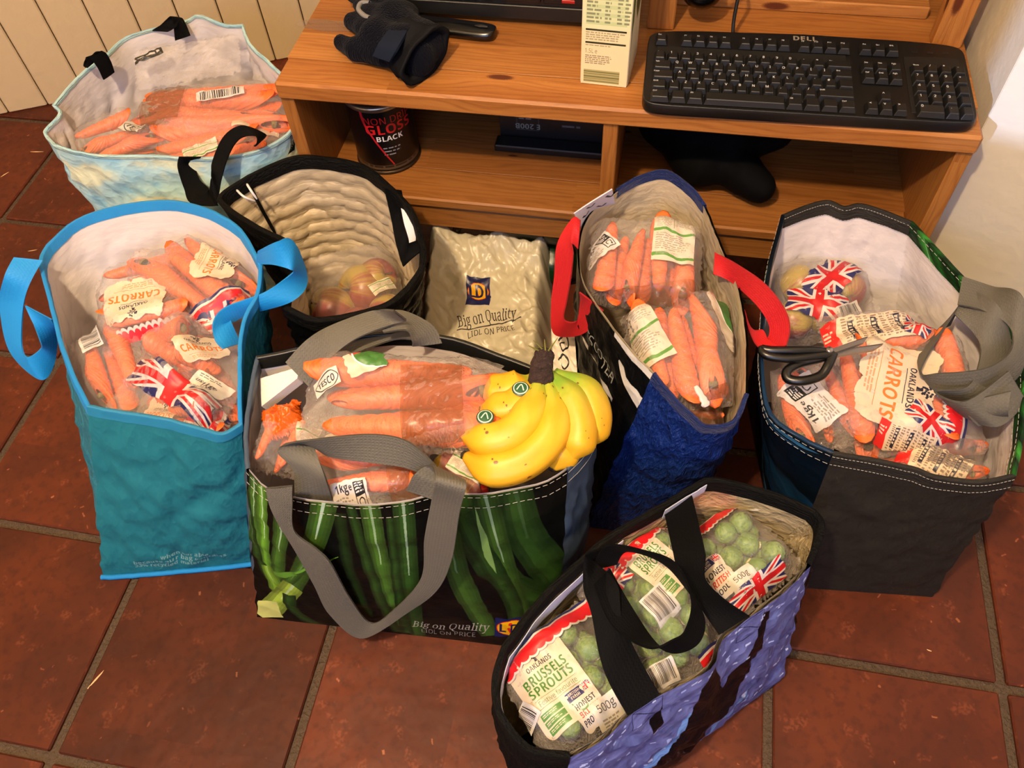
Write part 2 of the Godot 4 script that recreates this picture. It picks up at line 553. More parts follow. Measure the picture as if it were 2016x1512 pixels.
func nets(balls: Array, cell: float, blend: float, rough := 0.0) -> ArrayMesh:
	# surface nets round tapered capsules [a, b, ra, rb] joined with a smooth minimum
	var lo := Vector3.ONE * 9
	var hi := -lo
	for b in balls:
		for k in 2:
			lo = lo.min(b[k] - Vector3.ONE * (b[2 + k] + 3 * cell))
			hi = hi.max(b[k] + Vector3.ONE * (b[2 + k] + 3 * cell))
	var N := Vector3i((hi - lo) / cell) + Vector3i.ONE
	var F := PackedFloat32Array()
	F.resize(N.x * N.y * N.z)
	F.fill(9.0)
	for b in balls:
		var r: float = maxf(b[2], b[3]) + blend + 2 * cell
		var l := Vector3i(((b[0] as Vector3).min(b[1]) - Vector3.ONE * r - lo) / cell).max(Vector3i.ZERO)
		var h := Vector3i(((b[0] as Vector3).max(b[1]) + Vector3.ONE * r - lo) / cell).min(N - Vector3i.ONE)
		var ab: Vector3 = b[1] - b[0]
		var q := maxf(ab.length_squared(), 1e-9)
		for z in range(l.z, h.z + 1):
			for y in range(l.y, h.y + 1):
				for x in range(l.x, h.x + 1):
					var p := lo + Vector3(x, y, z) * cell
					var u := clampf((p - b[0]).dot(ab) / q, 0, 1)
					var d: float = p.distance_to(b[0] + ab * u) - lerpf(b[2], b[3], u)
					var i := x + N.x * (y + N.y * z)
					var e := F[i]
					var s := clampf(0.5 + 0.5 * (e - d) / blend, 0, 1)
					F[i] = lerpf(e, d, s) - blend * s * (1 - s)
	if rough > 0:
		for z in N.z:
			for y in N.y:
				for x in N.x:
					var i := x + N.x * (y + N.y * z)
					if F[i] < 1:
						F[i] += fold.get_noise_3d((lo.x + x * cell) * 900, (lo.y + y * cell) * 900, (lo.z + z * cell) * 900) * rough
	var g := Geo.new()
	var id := {}
	for z in N.z - 1:
		for y in N.y - 1:
			for x in N.x - 1:
				var c := PackedFloat32Array()
				var neg := 0
				for k in 8:
					var f := F[(x + (k & 1)) + N.x * ((y + (k >> 1 & 1)) + N.y * (z + (k >> 2)))]
					c.append(f)
					neg += int(f < 0)
				if neg == 0 or neg == 8:
					continue
				var sum := Vector3.ZERO
				var cnt := 0
				for k in 8:
					for ax in 3:
						var j := k | (1 << ax)
						if j != k and (c[k] < 0) != (c[j] < 0):
							var p := Vector3(k & 1, k >> 1 & 1, k >> 2)
							p[ax] += c[k] / (c[k] - c[j])
							sum += p
							cnt += 1
				id[Vector3i(x, y, z)] = g.v.size()
				g.v.append(lo + (Vector3(x, y, z) + sum / cnt) * cell)
				var gr := Vector3(c[1] + c[3] + c[5] + c[7] - c[0] - c[2] - c[4] - c[6], c[2] + c[3] + c[6] + c[7] - c[0] - c[1] - c[4] - c[5], c[4] + c[5] + c[6] + c[7] - c[0] - c[1] - c[2] - c[3])
				g.n.append(gr.normalized())
				g.t.append(Vector2(g.v[-1].x, g.v[-1].z))
	for k in id:
		var p: Vector3i = k
		for ax in 3:
			var e := Vector3i.ZERO
			e[ax] = 1
			var f0 := F[p.x + N.x * (p.y + N.y * p.z)]
			var q := p + e
			var f1 := F[q.x + N.x * (q.y + N.y * q.z)]
			if (f0 < 0) == (f1 < 0):
				continue
			var b1 := Vector3i.ZERO
			b1[(ax + 1) % 3] = 1
			var b2 := Vector3i.ZERO
			b2[(ax + 2) % 3] = 1
			if not (id.has(p - b1) and id.has(p - b2) and id.has(p - b1 - b2)):
				continue
			var a0: int = id[p - b1 - b2]
			var a1: int = id[p - b2]
			var a2: int = id[p]
			var a3: int = id[p - b1]
			g.ix.append_array(PackedInt32Array([a0, a2, a1, a0, a3, a2] if f0 < 0 else [a0, a1, a2, a0, a2, a3]))
	return g.mesh()


# ---------------------------------------------------------------- painting print and lettering into images
func poly(im: Image, p: Array, col: Color) -> void:
	var y0 := 1e9
	var y1 := -1e9
	for q in p:
		y0 = minf(y0, q.y)
		y1 = maxf(y1, q.y)
	var n := p.size()
	for y in range(maxi(int(y0), 0), mini(int(y1) + 1, im.get_height())):
		var yc := y + 0.5
		var xs := []
		for i in n:
			var a: Vector2 = p[i]
			var b: Vector2 = p[(i + 1) % n]
			if (a.y <= yc) != (b.y <= yc):
				xs.append(a.x + (yc - a.y) / (b.y - a.y) * (b.x - a.x))
		xs.sort()
		for k in range(0, xs.size() - 1, 2):
			var x0 := int(round(xs[k]))
			var w := int(round(xs[k + 1])) - x0
			if w > 0:
				im.fill_rect(Rect2i(x0, y, w, 1), col)


func bar(im: Image, a: Vector2, b: Vector2, w: float, col: Color) -> void:
	var d := (b - a).normalized().orthogonal() * w * 0.5
	poly(im, [a + d, b + d, b - d, a - d], col)


func dot(im: Image, c: Vector2, r: float, col: Color, sq := 1.0) -> void:
	var p := []
	for k in 20:
		p.append(c + Vector2(cos(TAU * k / 20), sin(TAU * k / 20) * sq) * r)
	poly(im, p, col)


func stroke(im: Image, pts: Array, w0: float, w1: float, col: Color, n := 24) -> void:
	var l := []
	var r := []
	var q := crs(pts, n)
	for i in n + 1:
		var d: Vector2 = (q[mini(i + 1, n)] - q[maxi(i - 1, 0)]).normalized().orthogonal() * lerpf(w0, w1, float(i) / n) * 0.5
		l.append(q[i] + d)
		r.push_front(q[i] - d)
	poly(im, l + r, col)


var font_cache := {}

func words(im: Image, s: String, at: Vector2, size: float, col: Color, bold := true, ang := 0.0, wide := 1.0, slant := 0.0, face := "Droid Sans") -> void:
	# letters centred on at, size = height of the letters' line in pixels
	var key := s + str(bold) + face
	if not font_cache.has(key):
		var f := SystemFont.new()
		f.font_names = PackedStringArray([face])
		f.font_weight = 700 if bold else 400
		var m := TextMesh.new()
		m.text = s
		m.font = f
		m.font_size = 32
		m.pixel_size = 1.0
		m.depth = 0.0
		m.curve_step = 2.0
		font_cache[key] = m.get_mesh_arrays()
	var arr: Array = font_cache[key]
	var v: PackedVector3Array = arr[Mesh.ARRAY_VERTEX]
	var k := size / 32.0
	var c := cos(ang)
	var sn := sin(ang)
	for i in range(0, v.size() - 2, 3):
		var p := []
		for j in 3:
			var q := Vector2((v[i + j].x + v[i + j].y * slant) * k * wide, -v[i + j].y * k)
			p.append(at + Vector2(q.x * c - q.y * sn, q.x * sn + q.y * c))
		poly(im, p, col)


func blank(w: int, h: int, col: Color, alpha := false) -> Image:
	var im := Image.create(w, h, false, Image.FORMAT_RGBA8 if alpha else Image.FORMAT_RGB8)
	im.fill(col)
	return im


func fine_print(im: Image, r: Rect2, rows: int, col: Color, seed_: int, ragged := 0.3) -> void:
	# lines of print too small to read
	var g := RandomNumberGenerator.new()
	g.seed = seed_
	var h := r.size.y / rows
	for i in rows:
		var x := r.position.x
		var end := r.end.x - g.randf() * ragged * r.size.x
		while x < end:
			var w := minf(g.randf_range(0.8, 3.0) * h, end - x)
			im.fill_rect(Rect2i(int(x), int(r.position.y + i * h), int(maxf(w, 1)), int(maxf(h * 0.55, 1))), col)
			x += w + h * 0.45


func barcode(im: Image, r: Rect2, seed_: int, col := Color(0.12, 0.11, 0.12)) -> void:
	var g := RandomNumberGenerator.new()
	g.seed = seed_
	var x := r.position.x
	while x < r.end.x:
		var w := g.randi_range(1, 4) * r.size.x / 110.0
		im.fill_rect(Rect2i(int(x), int(r.position.y), int(maxf(w, 1)), int(r.size.y)), col)
		x += w + g.randi_range(1, 3) * r.size.x / 110.0


func tree_mark(im: Image, c: Vector2, s: float, col: Color) -> void:
	var g := RandomNumberGenerator.new()
	g.seed = 5
	for k in 26:
		var a := g.randf() * TAU
		var q := sqrt(g.randf())
		dot(im, c + Vector2(cos(a) * s * 0.5 * q, -s * 0.15 + sin(a) * s * 0.33 * q), s * 0.075, col)
	poly(im, [c + Vector2(-0.07, 0.1) * s, c + Vector2(0.07, 0.1) * s, c + Vector2(0.16, 0.5) * s, c + Vector2(-0.16, 0.5) * s], col)


func flag(im: Image, r: Rect2) -> void:
	var navy := Color(0.11, 0.12, 0.32)
	var red := Color(0.70, 0.09, 0.11)
	var w := Color(0.78, 0.74, 0.71)
	var a := r.position
	var e := r.end
	var c := r.get_center()
	var h := r.size.y
	im.fill_rect(Rect2i(r), navy)
	bar(im, a, e, h * 0.22, w)
	bar(im, Vector2(a.x, e.y), Vector2(e.x, a.y), h * 0.22, w)
	bar(im, a, e, h * 0.08, red)
	bar(im, Vector2(a.x, e.y), Vector2(e.x, a.y), h * 0.08, red)
	im.fill_rect(Rect2i(int(c.x - h * 0.17), int(a.y), int(h * 0.34), int(h)), w)
	im.fill_rect(Rect2i(int(a.x), int(c.y - h * 0.17), int(r.size.x), int(h * 0.34)), w)
	im.fill_rect(Rect2i(int(c.x - h * 0.1), int(a.y), int(h * 0.2), int(h)), red)
	im.fill_rect(Rect2i(int(a.x), int(c.y - h * 0.1), int(r.size.x), int(h * 0.2)), red)


func tex(im: Image) -> ImageTexture:
	return ImageTexture.create_from_image(im)


func noise_tex(freq: float, type := FastNoiseLite.TYPE_SIMPLEX_SMOOTH, fractal := FastNoiseLite.FRACTAL_FBM, oct := 4, size := 512, ramp: Gradient = null, normal := 0.0, sd := 1) -> NoiseTexture2D:
	var f := FastNoiseLite.new()
	f.noise_type = type
	f.frequency = freq
	f.fractal_type = fractal
	f.fractal_octaves = oct
	f.seed = sd
	var x := NoiseTexture2D.new()
	x.width = size
	x.height = size
	x.seamless = true
	x.noise = f
	if ramp:
		x.color_ramp = ramp
	if normal > 0:
		x.as_normal_map = true
		x.bump_strength = normal
	return x


func ramp(cols: Array, at: Array) -> Gradient:
	var g := Gradient.new()
	g.offsets = PackedFloat32Array(at)
	g.colors = PackedColorArray(cols)
	return g


func mat(col: Color, rough := 0.6, o := {}) -> StandardMaterial3D:
	var m := StandardMaterial3D.new()
	m.albedo_color = col
	m.roughness = rough
	for k in o:
		m.set(k, o[k])
	if o.has("heightmap_texture"):
		m.heightmap_enabled = true
	if o.has("normal_texture"):
		m.normal_enabled = true
	return m


# ---------------------------------------------------------------- the scene's things
var taken := {}

func numbered(called: String) -> String:
	var k: int = taken.get(called, 0)
	taken[called] = k + 1
	return called if k == 0 else "%s_%03d" % [called, k]


func tag(o: Node3D, label := "", category := "", group := "", kind := "") -> Node3D:
	for k in [["label", label], ["category", category], ["group", group], ["kind", kind]]:
		if k[1]:
			o.set_meta(k[0], k[1])
	return o


func thing(called: String, label: String, category: String, at := Vector3.ZERO, group := "") -> Node3D:
	var o := Node3D.new()
	o.name = numbered(called)
	add_child(o)
	o.position = at
	tag(o, label, category, group)
	return o


func part(called: String, m: Mesh, material: Material, parent: Node3D, at := Vector3.ZERO) -> MeshInstance3D:
	var o := MeshInstance3D.new()
	o.name = called
	o.mesh = m
	o.material_override = material
	if parent == self:
		o.name = numbered(called)
	parent.add_child(o, true)
	o.position = at
	return o


func boxed(called: String, size: Vector3, at: Vector3, material: Material, parent: Node3D, bev := 0.002, uvo := Vector2.ZERO) -> MeshInstance3D:
	var g := Geo.new()
	g.box(size, bev, Vector3.ZERO, Vector2.ZERO, uvo)
	return part(called, g.mesh(), material, parent, at)
# ---------------------------------------------------------------- bags
var fold := FastNoiseLite.new()
var crease := FastNoiseLite.new()
var rng := RandomNumberGenerator.new()

var within: Sack   # the bag that is being filled

class Sack:
	# the shape of an open bag: rows from the floor to the rim, columns round it (front, right, back, left)
	var P := []
	var N := []
	var n := 30
	var m := 30
	var rise := 0.34

	func at(side: float, v: float, out := 0.0) -> Vector3:
		# side 0..4 round the bag, v 0 floor to 1 rim
		var c := fposmod(side, 4.0) * n
		var r := clampf(v, 0, 1) * m
		var c0 := mini(int(c), 4 * n - 1)
		var r0 := mini(int(r), m - 1)
		var f := Vector2(c - c0, r - r0)
		var p: Vector3 = (P[r0][c0] as Vector3).lerp(P[r0][c0 + 1], f.x).lerp((P[r0 + 1][c0] as Vector3).lerp(P[r0 + 1][c0 + 1], f.x), f.y)
		return p + N[r0][c0] * out

	func push(p: Vector3, keep: float) -> Vector3:
		# how far a point has to move to lie inside the bag, keep metres from its wall
		var r := clampi(int(p.y / rise * m), 0, m)
		var q := Vector2(p.x, p.z)
		var inside := false
		var best := 9.0
		var near := Vector2.ZERO
		var nrm := Vector2.ZERO
		var row: PackedVector3Array = P[r]
		var a := Vector2(row[4 * n - 3].x, row[4 * n - 3].z)
		for c in range(0, 4 * n, 3):
			var b := Vector2(row[c].x, row[c].z)
			if (a.y > q.y) != (b.y > q.y) and q.x < (b.x - a.x) * (q.y - a.y) / (b.y - a.y) + a.x:
				inside = not inside
			var e := b - a
			var t := clampf((q - a).dot(e) / maxf(e.length_squared(), 1e-9), 0, 1)
			var d := q.distance_to(a + e * t)
			if d < best:
				best = d
				near = a + e * t
				nrm = Vector2(e.y, -e.x).normalized()
			a = b
		if inside and best >= keep:
			return Vector3.ZERO
		var to := near + nrm * keep - q
		return Vector3(to.x, 0, to.y)

	func sheet(c0: int, c1: int, r0: int, r1: int, out: float) -> Array:
		var o := []
		for r in range(r0, r1 + 1):
			var row := PackedVector3Array()
			for c in range(c0, c1 + 1):
				row.append(P[r][c] + N[r][c] * out)
			o.append(row)
		return o


func sack(sides: Array, base: Array, bulge := 0.012, wrinkle := 0.004, sd := 1, quilt := 0.0, crease_in := 0.0) -> Sack:
	var s := Sack.new()
	if quilt > 0:
		s.m = 84
	var n := s.n
	var m := s.m
	var rim := []
	for k in 4:
		rim.append(even(sides[k], n))
	for r in m + 1:
		var v := float(r) / m
		var row := PackedVector3Array()
		for c in 4 * n + 1:
			var k := mini(c / n, 3)
			var i := c - k * n
			var u := float(i) / n
			var b: Vector3 = (base[k] as Vector3).lerp(base[(k + 1) % 4], u)
			row.append(b.lerp(rim[k][i], v))
		s.P.append(row)
	within = s
	s.rise = 0.0
	for c in 4 * n:
		s.rise += s.P[m][c].y / (4.0 * n)
	fold.seed = sd
	crease.seed = sd + 7
	for pass_ in 2:
		s.N = []
		for r in m + 1:
			var nr := PackedVector3Array()
			for c in 4 * n + 1:
				var c0 := c - 1 if c > 0 else 4 * n - 1
				var c1 := c + 1 if c < 4 * n else 1
				var du: Vector3 = s.P[r][c1] - s.P[r][c0]
				var dv: Vector3 = s.P[mini(r + 1, m)][c] - s.P[maxi(r - 1, 0)][c]
				nr.append(du.cross(dv).normalized())
			s.N.append(nr)
		if pass_ == 1:
			break
		for r in m + 1:
			var v := float(r) / m
			var hold := (1.0 - 0.85 * smoothstep(0.8, 1.0, v)) * smoothstep(-0.02, 0.12, v)
			for c in 4 * n + 1:
				var u := fposmod(float(c) / n, 1.0)
				var p: Vector3 = s.P[r][c]
				var q := p * 1000.0
				var d := bulge * sin(PI * u) * sin(PI * pow(v, 0.8))
				d += wrinkle * hold * (fold.get_noise_3dv(q * Vector3(1, 1.6, 1)) * 1.2 + absf(crease.get_noise_3dv(q * 0.8)) * 1.6 - 0.5)
				if c < n:
					d -= crease_in * hold * (exp(-pow((u - 0.52) / 0.03, 2)) + 1.4 * exp(-pow((v - 0.12 - u * 0.62) / 0.05, 2)) * smoothstep(0.3, 0.65, u))
				if quilt > 0:
					d += quilt * (sqrt(absf(sin(v * 42.0 + fold.get_noise_3dv(q * Vector3(0.4, 0.4, 0.4)) * 1.3 + 0.25 * sin(c * 0.9)))) - 0.6) * hold
				s.P[r][c] = p + s.N[r][c] * d
	for r in m + 1:
		s.P[r][4 * n] = s.P[r][0]
	return s


func bag(called: String, label: String, s: Sack, mats: Array, lining: Material, hem: Array, hem_h := 0.022, hem_mats: Array = [], thick := 0.003) -> Node3D:
	var n := s.n
	var m := s.m
	var root := thing(called, label, "bag", Vector3.ZERO)
	var names := ["front_panel", "side_panel", "back_panel", "side_panel"]
	for k in 4:
		var g := Geo.new()
		g.grid(s.sheet(k * n, k * n + n, 0, m, 0.0))
		part(names[k], g.mesh(), mats[k], root)
	var li := Geo.new()
	li.grid(s.sheet(0, 4 * n, 0, m, -thick), [], true, true)
	part("lining", li.mesh(), lining, root)
	var bp := Geo.new()
	var ring0: Array = s.sheet(0, 4 * n, 0, 0, 0.0)
	var mid := Vector3.ZERO
	for q in ring0[0]:
		mid += q / (4.0 * n + 1)
	var inner := PackedVector3Array()
	for q in ring0[0]:
		inner.append(q.lerp(mid, 0.98))
	bp.grid([ring0[0], inner])
	part("base_panel", bp.mesh(), mats[2], root)
	# the hem: a folded band round the rim, inside and outside
	var hm: Array = hem_mats if hem_mats.size() else [hem[0], hem[0], hem[0], hem[0]]
	for k in 4:
		if hm[k] == null:
			continue
		var rows := []
		var steps := 5
		for i in steps + 1:
			var row := PackedVector3Array()
			for c in n + 1:
				row.append(rim_point(s, k, float(c) / n, hem_h * (1.0 - float(i) / steps), 0.0014))
			rows.append(row)
		for e in [[0.0016, 0.0009], [0.0020, -thick * 0.5], [0.0016, -thick - 0.0009]]:
			var row := PackedVector3Array()
			for c in n + 1:
				row.append(rim_point(s, k, float(c) / n, -e[0], e[1]))
			rows.append(row)
		for i in steps + 1:
			var row := PackedVector3Array()
			for c in n + 1:
				row.append(rim_point(s, k, float(c) / n, hem_h * float(i) / steps, -thick - 0.0014))
			rows.append(row)
		var g := Geo.new()
		g.grid(rows)
		part("hem", g.mesh(), hm[k], root)
	return root


func rim_point(s: Sack, k: int, u: float, down: float, out: float) -> Vector3:
	var c := k * s.n + u * s.n
	var top := s.at(c / s.n, 1.0)
	var low := s.at(c / s.n, 0.8)
	var dir := (low - top).normalized()
	var ci := mini(int(c), 4 * s.n)
	if down > 0:
		var v := 1.0 - 0.2 * down / maxf(top.distance_to(low), 0.001)
		return s.at(c / s.n, v) + s.N[int(v * s.m)][ci] * out
	return top + dir * down + s.N[s.m][ci] * out


func stitches(root: Node3D, s: Sack, sides: Array, downs: Array, out: float, material: Material) -> void:
	# broken lines of thread along the hem
	var g := Geo.new()
	for k in sides:
		for d in downs:
			var steps := 46
			for i in steps:
				var a := rim_point(s, k, (i + 0.15) / steps, d, out)
				var b := rim_point(s, k, (i + 0.8) / steps, d, out)
				var nn := (s.N[s.m][int((k + (i + 0.5) / steps) * s.n)] as Vector3) * signf(out) * 0.0004
				var w := nn.cross(b - a).normalized() * 0.00024
				g.quad(a + nn - w, b + nn - w, b + nn + w, a + nn + w)
				g.quad(a - w, b - w, b + nn - w, a + nn - w)
				g.quad(a + nn + w, b + nn + w, b + w, a + w)
	part("stitching", g.mesh(), material, root)


func strap(root: Node3D, rails: Array, material: Material, th := 0.002, n := 70) -> void:
	part("handle", ribbon_mesh(rails, th, n), material, root)


# ---------------------------------------------------------------- packs: clear film drawn tight over what it holds
class Pack:
	var root: Node3D
	var xf: Transform3D
	var L := 0.2
	var W := 0.14
	var prints := 0
	var nx := 48
	var nz := 34
	var top := PackedFloat32Array()
	var bot := PackedFloat32Array()

	func h(x: float, z: float) -> float:
		var fx := clampf((x / L + 0.5) * nx, 0, nx - 0.001)
		var fz := clampf((z / W + 0.5) * nz, 0, nz - 0.001)
		var i := int(fx)
		var k := int(fz)
		var w := nx + 1
		return lerpf(lerpf(top[k * w + i], top[k * w + i + 1], fx - i), lerpf(top[(k + 1) * w + i], top[(k + 1) * w + i + 1], fx - i), fz - k)


func film(p: Pack, balls: Array, gap: float, sd: int, slack := 0.0026) -> ArrayMesh:
	# balls: [centre, radius] in the pack's own axes
	var w := p.nx + 1
	var hgt := p.nz + 1
	var out := []
	crease.seed = sd
	for sg in [1.0, -1.0]:
		var f := PackedFloat32Array()
		f.resize(w * hgt)
		for b in balls:
			var r: float = b[1] + gap
			var c: Vector3 = b[0]
			for k in range(maxi(1, int(((c.z - r) / p.W + 0.5) * p.nz)), mini(p.nz - 1, int(((c.z + r) / p.W + 0.5) * p.nz) + 1) + 1):
				for i in range(maxi(1, int(((c.x - r) / p.L + 0.5) * p.nx)), mini(p.nx - 1, int(((c.x + r) / p.L + 0.5) * p.nx) + 1) + 1):
					var dx := (float(i) / p.nx - 0.5) * p.L - c.x
					var dz := (float(k) / p.nz - 0.5) * p.W - c.z
					var q := r * r - dx * dx - dz * dz
					if q > 0:
						f[k * w + i] = maxf(f[k * w + i], sg * c.y + sqrt(q))
		var keep := f.duplicate()
		for it in 34:
			for k in range(1, p.nz):
				for i in range(1, p.nx):
					var j := k * w + i
					f[j] = maxf(keep[j], (f[j - 1] + f[j + 1] + f[j - w] + f[j + w]) * 0.2495)
		for k in range(1, p.nz):
			for i in range(1, p.nx):
				var j := k * w + i
				var x := float(i) / p.nx * p.L * 1000
				var z := float(k) / p.nz * p.W * 1000
				f[j] += slack * (absf(crease.get_noise_2d(x * 1.3, z * 1.3)) * 2.0 + absf(crease.get_noise_2d(z * 2.9 + 50, x * 2.9)))
		out.append(f)
	p.top = out[0]
	p.bot = out[1]
	var g := Geo.new()
	for sg in 2:
		var rows := []
		var uv := []
		for k in hgt:
			var row := PackedVector3Array()
			var ru := PackedVector2Array()
			for i in w:
				var s := float(i) / p.nx * 2 - 1
				var t := float(k) / p.nz * 2 - 1
				var e := crease.get_noise_2d(i * 60.0, k * 60.0) * 0.006
				var fv := (Vector3(s * p.L / 2 + e * smoothstep(0.9, 1.0, absf(s)), (out[sg][k * w + i]) * (1.0 if sg == 0 else -1.0) + (e * 0.5 if absf(s) > 0.97 else 0.0), t * p.W / 2 * (1 - 0.07 * smoothstep(0.86, 1.0, absf(s))) + e * smoothstep(0.9, 1.0, absf(t))))
				if within and (absf(s) > 0.45 or absf(t) > 0.4):
					fv += p.xf.basis.inverse() * within.push(p.xf * fv, 0.011 + 0.002 * sg)
				row.append(fv)
				ru.append(Vector2(s * p.L, t * p.W) * 0.5)
			rows.append(row)
			uv.append(ru)
		g.grid(rows, uv, sg == 0)
	return g.mesh()


func patch(p: Pack, called: String, material: Material, x: float, z: float, w: float, h: float, ang: float, label := "") -> void:
	var lift := 0.0009 + 0.0006 * p.prints
	p.prints += 1
	# a printed area or a stuck-on label that follows the film; ang turns the text's right-hand direction from +x towards +z
	var rows := []
	var uv := []
	var ex := Vector2(cos(ang), sin(ang))
	var ey := Vector2(-sin(ang), cos(ang))
	var nu := 14
	var nv := 10
	for r in nv + 1:
		var row := PackedVector3Array()
		var ru := PackedVector2Array()
		for c in nu + 1:
			var q := Vector2(x, z) + ex * (float(c) / nu - 0.5) * w + ey * (0.5 - float(r) / nv) * h
			q = q.clamp(Vector2(-p.L, -p.W) * 0.485, Vector2(p.L, p.W) * 0.485)
			var pv := Vector3(q.x, p.h(q.x, q.y) + lift, q.y)
			if within:
				pv += p.xf.basis.inverse() * within.push(p.xf * pv, 0.0105)
			row.append(pv)
			ru.append(Vector2(float(c) / nu, 1.0 - float(r) / nv))
		rows.append(row)
		uv.append(ru)
	var g := Geo.new()
	g.grid(rows, uv)
	var o := part(called, g.mesh(), material, p.root)
	if label:
		o.set_meta("label", label)


func open_pack(called: String, label: String, category: String, o: Vector3, ex: Vector3, ey: Vector3, L: float, W: float) -> Pack:
	var p := Pack.new()
	p.L = L
	p.W = W
	p.xf = Transform3D(Basis(ex, ey, ex.cross(ey)), o)
	p.root = thing(called, label, category)
	p.root.transform = p.xf
	return p


func place(src: Node3D, called: String, xf: Transform3D, label: String, group: String) -> Node3D:
	var r: Node3D = src.duplicate()
	r.name = numbered(called)
	add_child(r)
	r.transform = xf
	r.visible = true
	tag(r, label, "", group)
	return r


const ORDINAL := ["first", "second", "third", "fourth", "fifth", "sixth", "seventh", "eighth", "ninth", "tenth", "eleventh", "twelfth"]

func side_of(d: Vector3) -> String:
	# where one starts to count when going along d
	if absf(d.z) > absf(d.x):
		return "bench" if d.z > 0 else "near"
	return "boarded" if d.x > 0 else "white-wall"


var carrots := []   # models, each a root part with its crown
var sprouts := []
var apples := []

func carrot_pack(label: String, who: String, o: Vector3, ex: Vector3, ey: Vector3, L: float, W: float, T: float, cnt: int, sd: int, stand := 0.0, under := 3) -> Pack:
	var p := open_pack("carrot_pack", label, "carrots", o, ex, ey, L, W)
	var g := RandomNumberGenerator.new()
	g.seed = sd
	var balls := []
	for layer in 2:
		var num := maxi(2, int(round(W * 0.9 / 0.037))) - layer
		for i in num:
			var len := minf(L * 0.76, 0.205) * g.randf_range(0.84, 1.0)
			var r := minf(W * 0.9 / (num + layer) * 0.54, 0.0225) * g.randf_range(0.86, 1.02)
			r = clampf(r, 0.012, minf(T * 0.45, len * 0.14))
			var z := ((i + 0.5 + 0.5 * layer) / (num + layer) - 0.5) * (W * 0.92 - 0.006)
			var flipx := 1.0 if (i + layer + sd) % 3 else -1.0
			var tilt := g.randf_range(-0.06, 0.06) + stand * g.randf_range(0.6, 1.0)
			var yaw := g.randf_range(-0.09, 0.09)
			if stand > 0:
				len *= 0.55
			var y := T / 2 - r - 0.002 - (0.026 if layer else g.randf() * 0.006)
			if stand > 0:
				y = T / 2 - r - len * 0.5 * sin(tilt) - 0.03 * layer
			var b := Basis(Vector3.UP, yaw) * Basis(Vector3.BACK, tilt * flipx)
			if flipx < 0:
				b = b * Basis(Vector3.UP, PI)
			var x := g.randf_range(-0.5, 0.5) * (L * 0.9 - len * cos(tilt)) * 0.9
			if stand > 0:
				x = (fposmod(i * 0.618, 1.0) - 0.5) * (L * 0.86 - len * 0.6)
			var xf := Transform3D(b * Basis.from_scale(Vector3(len, r, r)), Vector3(x, y, z))
			if within:
				for it in 2:
					var w := p.xf * xf
					var mv := within.push(w * Vector3(0.5, 0, 0), r + 0.014)
					mv += within.push(w * Vector3(-0.5, 0, 0), r * 0.6 + 0.014)
					xf.origin += p.xf.basis.inverse() * mv
			for k in 27:
				var u := pow(k / 26.0, 1.4)
				balls.append([xf * Vector3(0.5 - u, 0, 0), r * carrot_r(u) * 1.1 + 0.001])
			var c := place(carrots[g.randi() % carrots.size()], "carrot", p.xf * xf, ORDINAL[i] + (" lower" if layer else " upper") + " carrot from " + side_of(p.xf.basis.z) + " side " + who, "carrots " + who)
			c.set_meta("category", "carrot")
	part("film", film(p, balls, 0.0022, sd), M.film, p.root)
	return p


func carrot_r(u: float) -> float:
	# radius along a carrot from its crown (0) to its tip (1)
	return (smoothstep(-0.03, 0.06, u) * 0.35 + 0.65) * lerpf(1.0, 0.5, pow(u, 1.3)) * sqrt(clampf((1.02 - u) * 9.0, 0, 1)) * sqrt(clampf((u + 0.012) * 22.0, 0, 1))


func round_pack(label: String, who: String, kind: String, models: Array, o: Vector3, ex: Vector3, ey: Vector3, L: float, W: float, T: float, spots: Array, sd: int, category: String, gap := 0.0012) -> Pack:
	# spots: [x, z, radius] of the fruit in the pack
	var p := open_pack(kind + "_pack", label, category, o, ex, ey, L, W)
	var g := RandomNumberGenerator.new()
	g.seed = sd
	var balls := []
	var n_fruit := -1
	if kind == "apple":
		spots.sort_custom(func(a, b): return a[0] < b[0])
	for q in spots:
		n_fruit += 1
		var r: float = q[2]
		var deep: bool = q.size() > 5 and q[5] == 1
		var c := Vector3(q[0], T / 2 - r - g.randf() * r * 0.3 - (r * 1.5 if deep else 0.0), q[1])
		var up := Vector3(g.randf_range(-1, 1), g.randf_range(-0.2, 1), g.randf_range(-1, 1)).normalized()
		var b := Basis(Quaternion(Vector3.UP, up)) * Basis(Vector3.UP, g.randf() * TAU)
		if within:
			c += p.xf.basis.inverse() * within.push(p.xf * c, r + 0.014)
		balls.append([c, r * 1.06])
		var it := place(models[g.randi() % models.size()], {"sprout": "brussels_sprout"}.get(kind, kind), p.xf * Transform3D(b.scaled(Vector3.ONE * r), c), (("lower " if deep else "") + ORDINAL[q[3]] + "-row " + ORDINAL[q[4]] + " sprout from " + side_of(p.xf.basis.z) + " side " if kind == "sprout" else ORDINAL[n_fruit] + " apple from " + side_of(p.xf.basis.x) + " side ") + who, {"sprout": "sprouts ", "apple": "apples "}[kind] + who)
		it.set_meta("category", {"sprout": "sprout"}.get(kind, kind))
	part("film", film(p, balls, gap, sd, 0.0022), M.film, p.root)
	return p
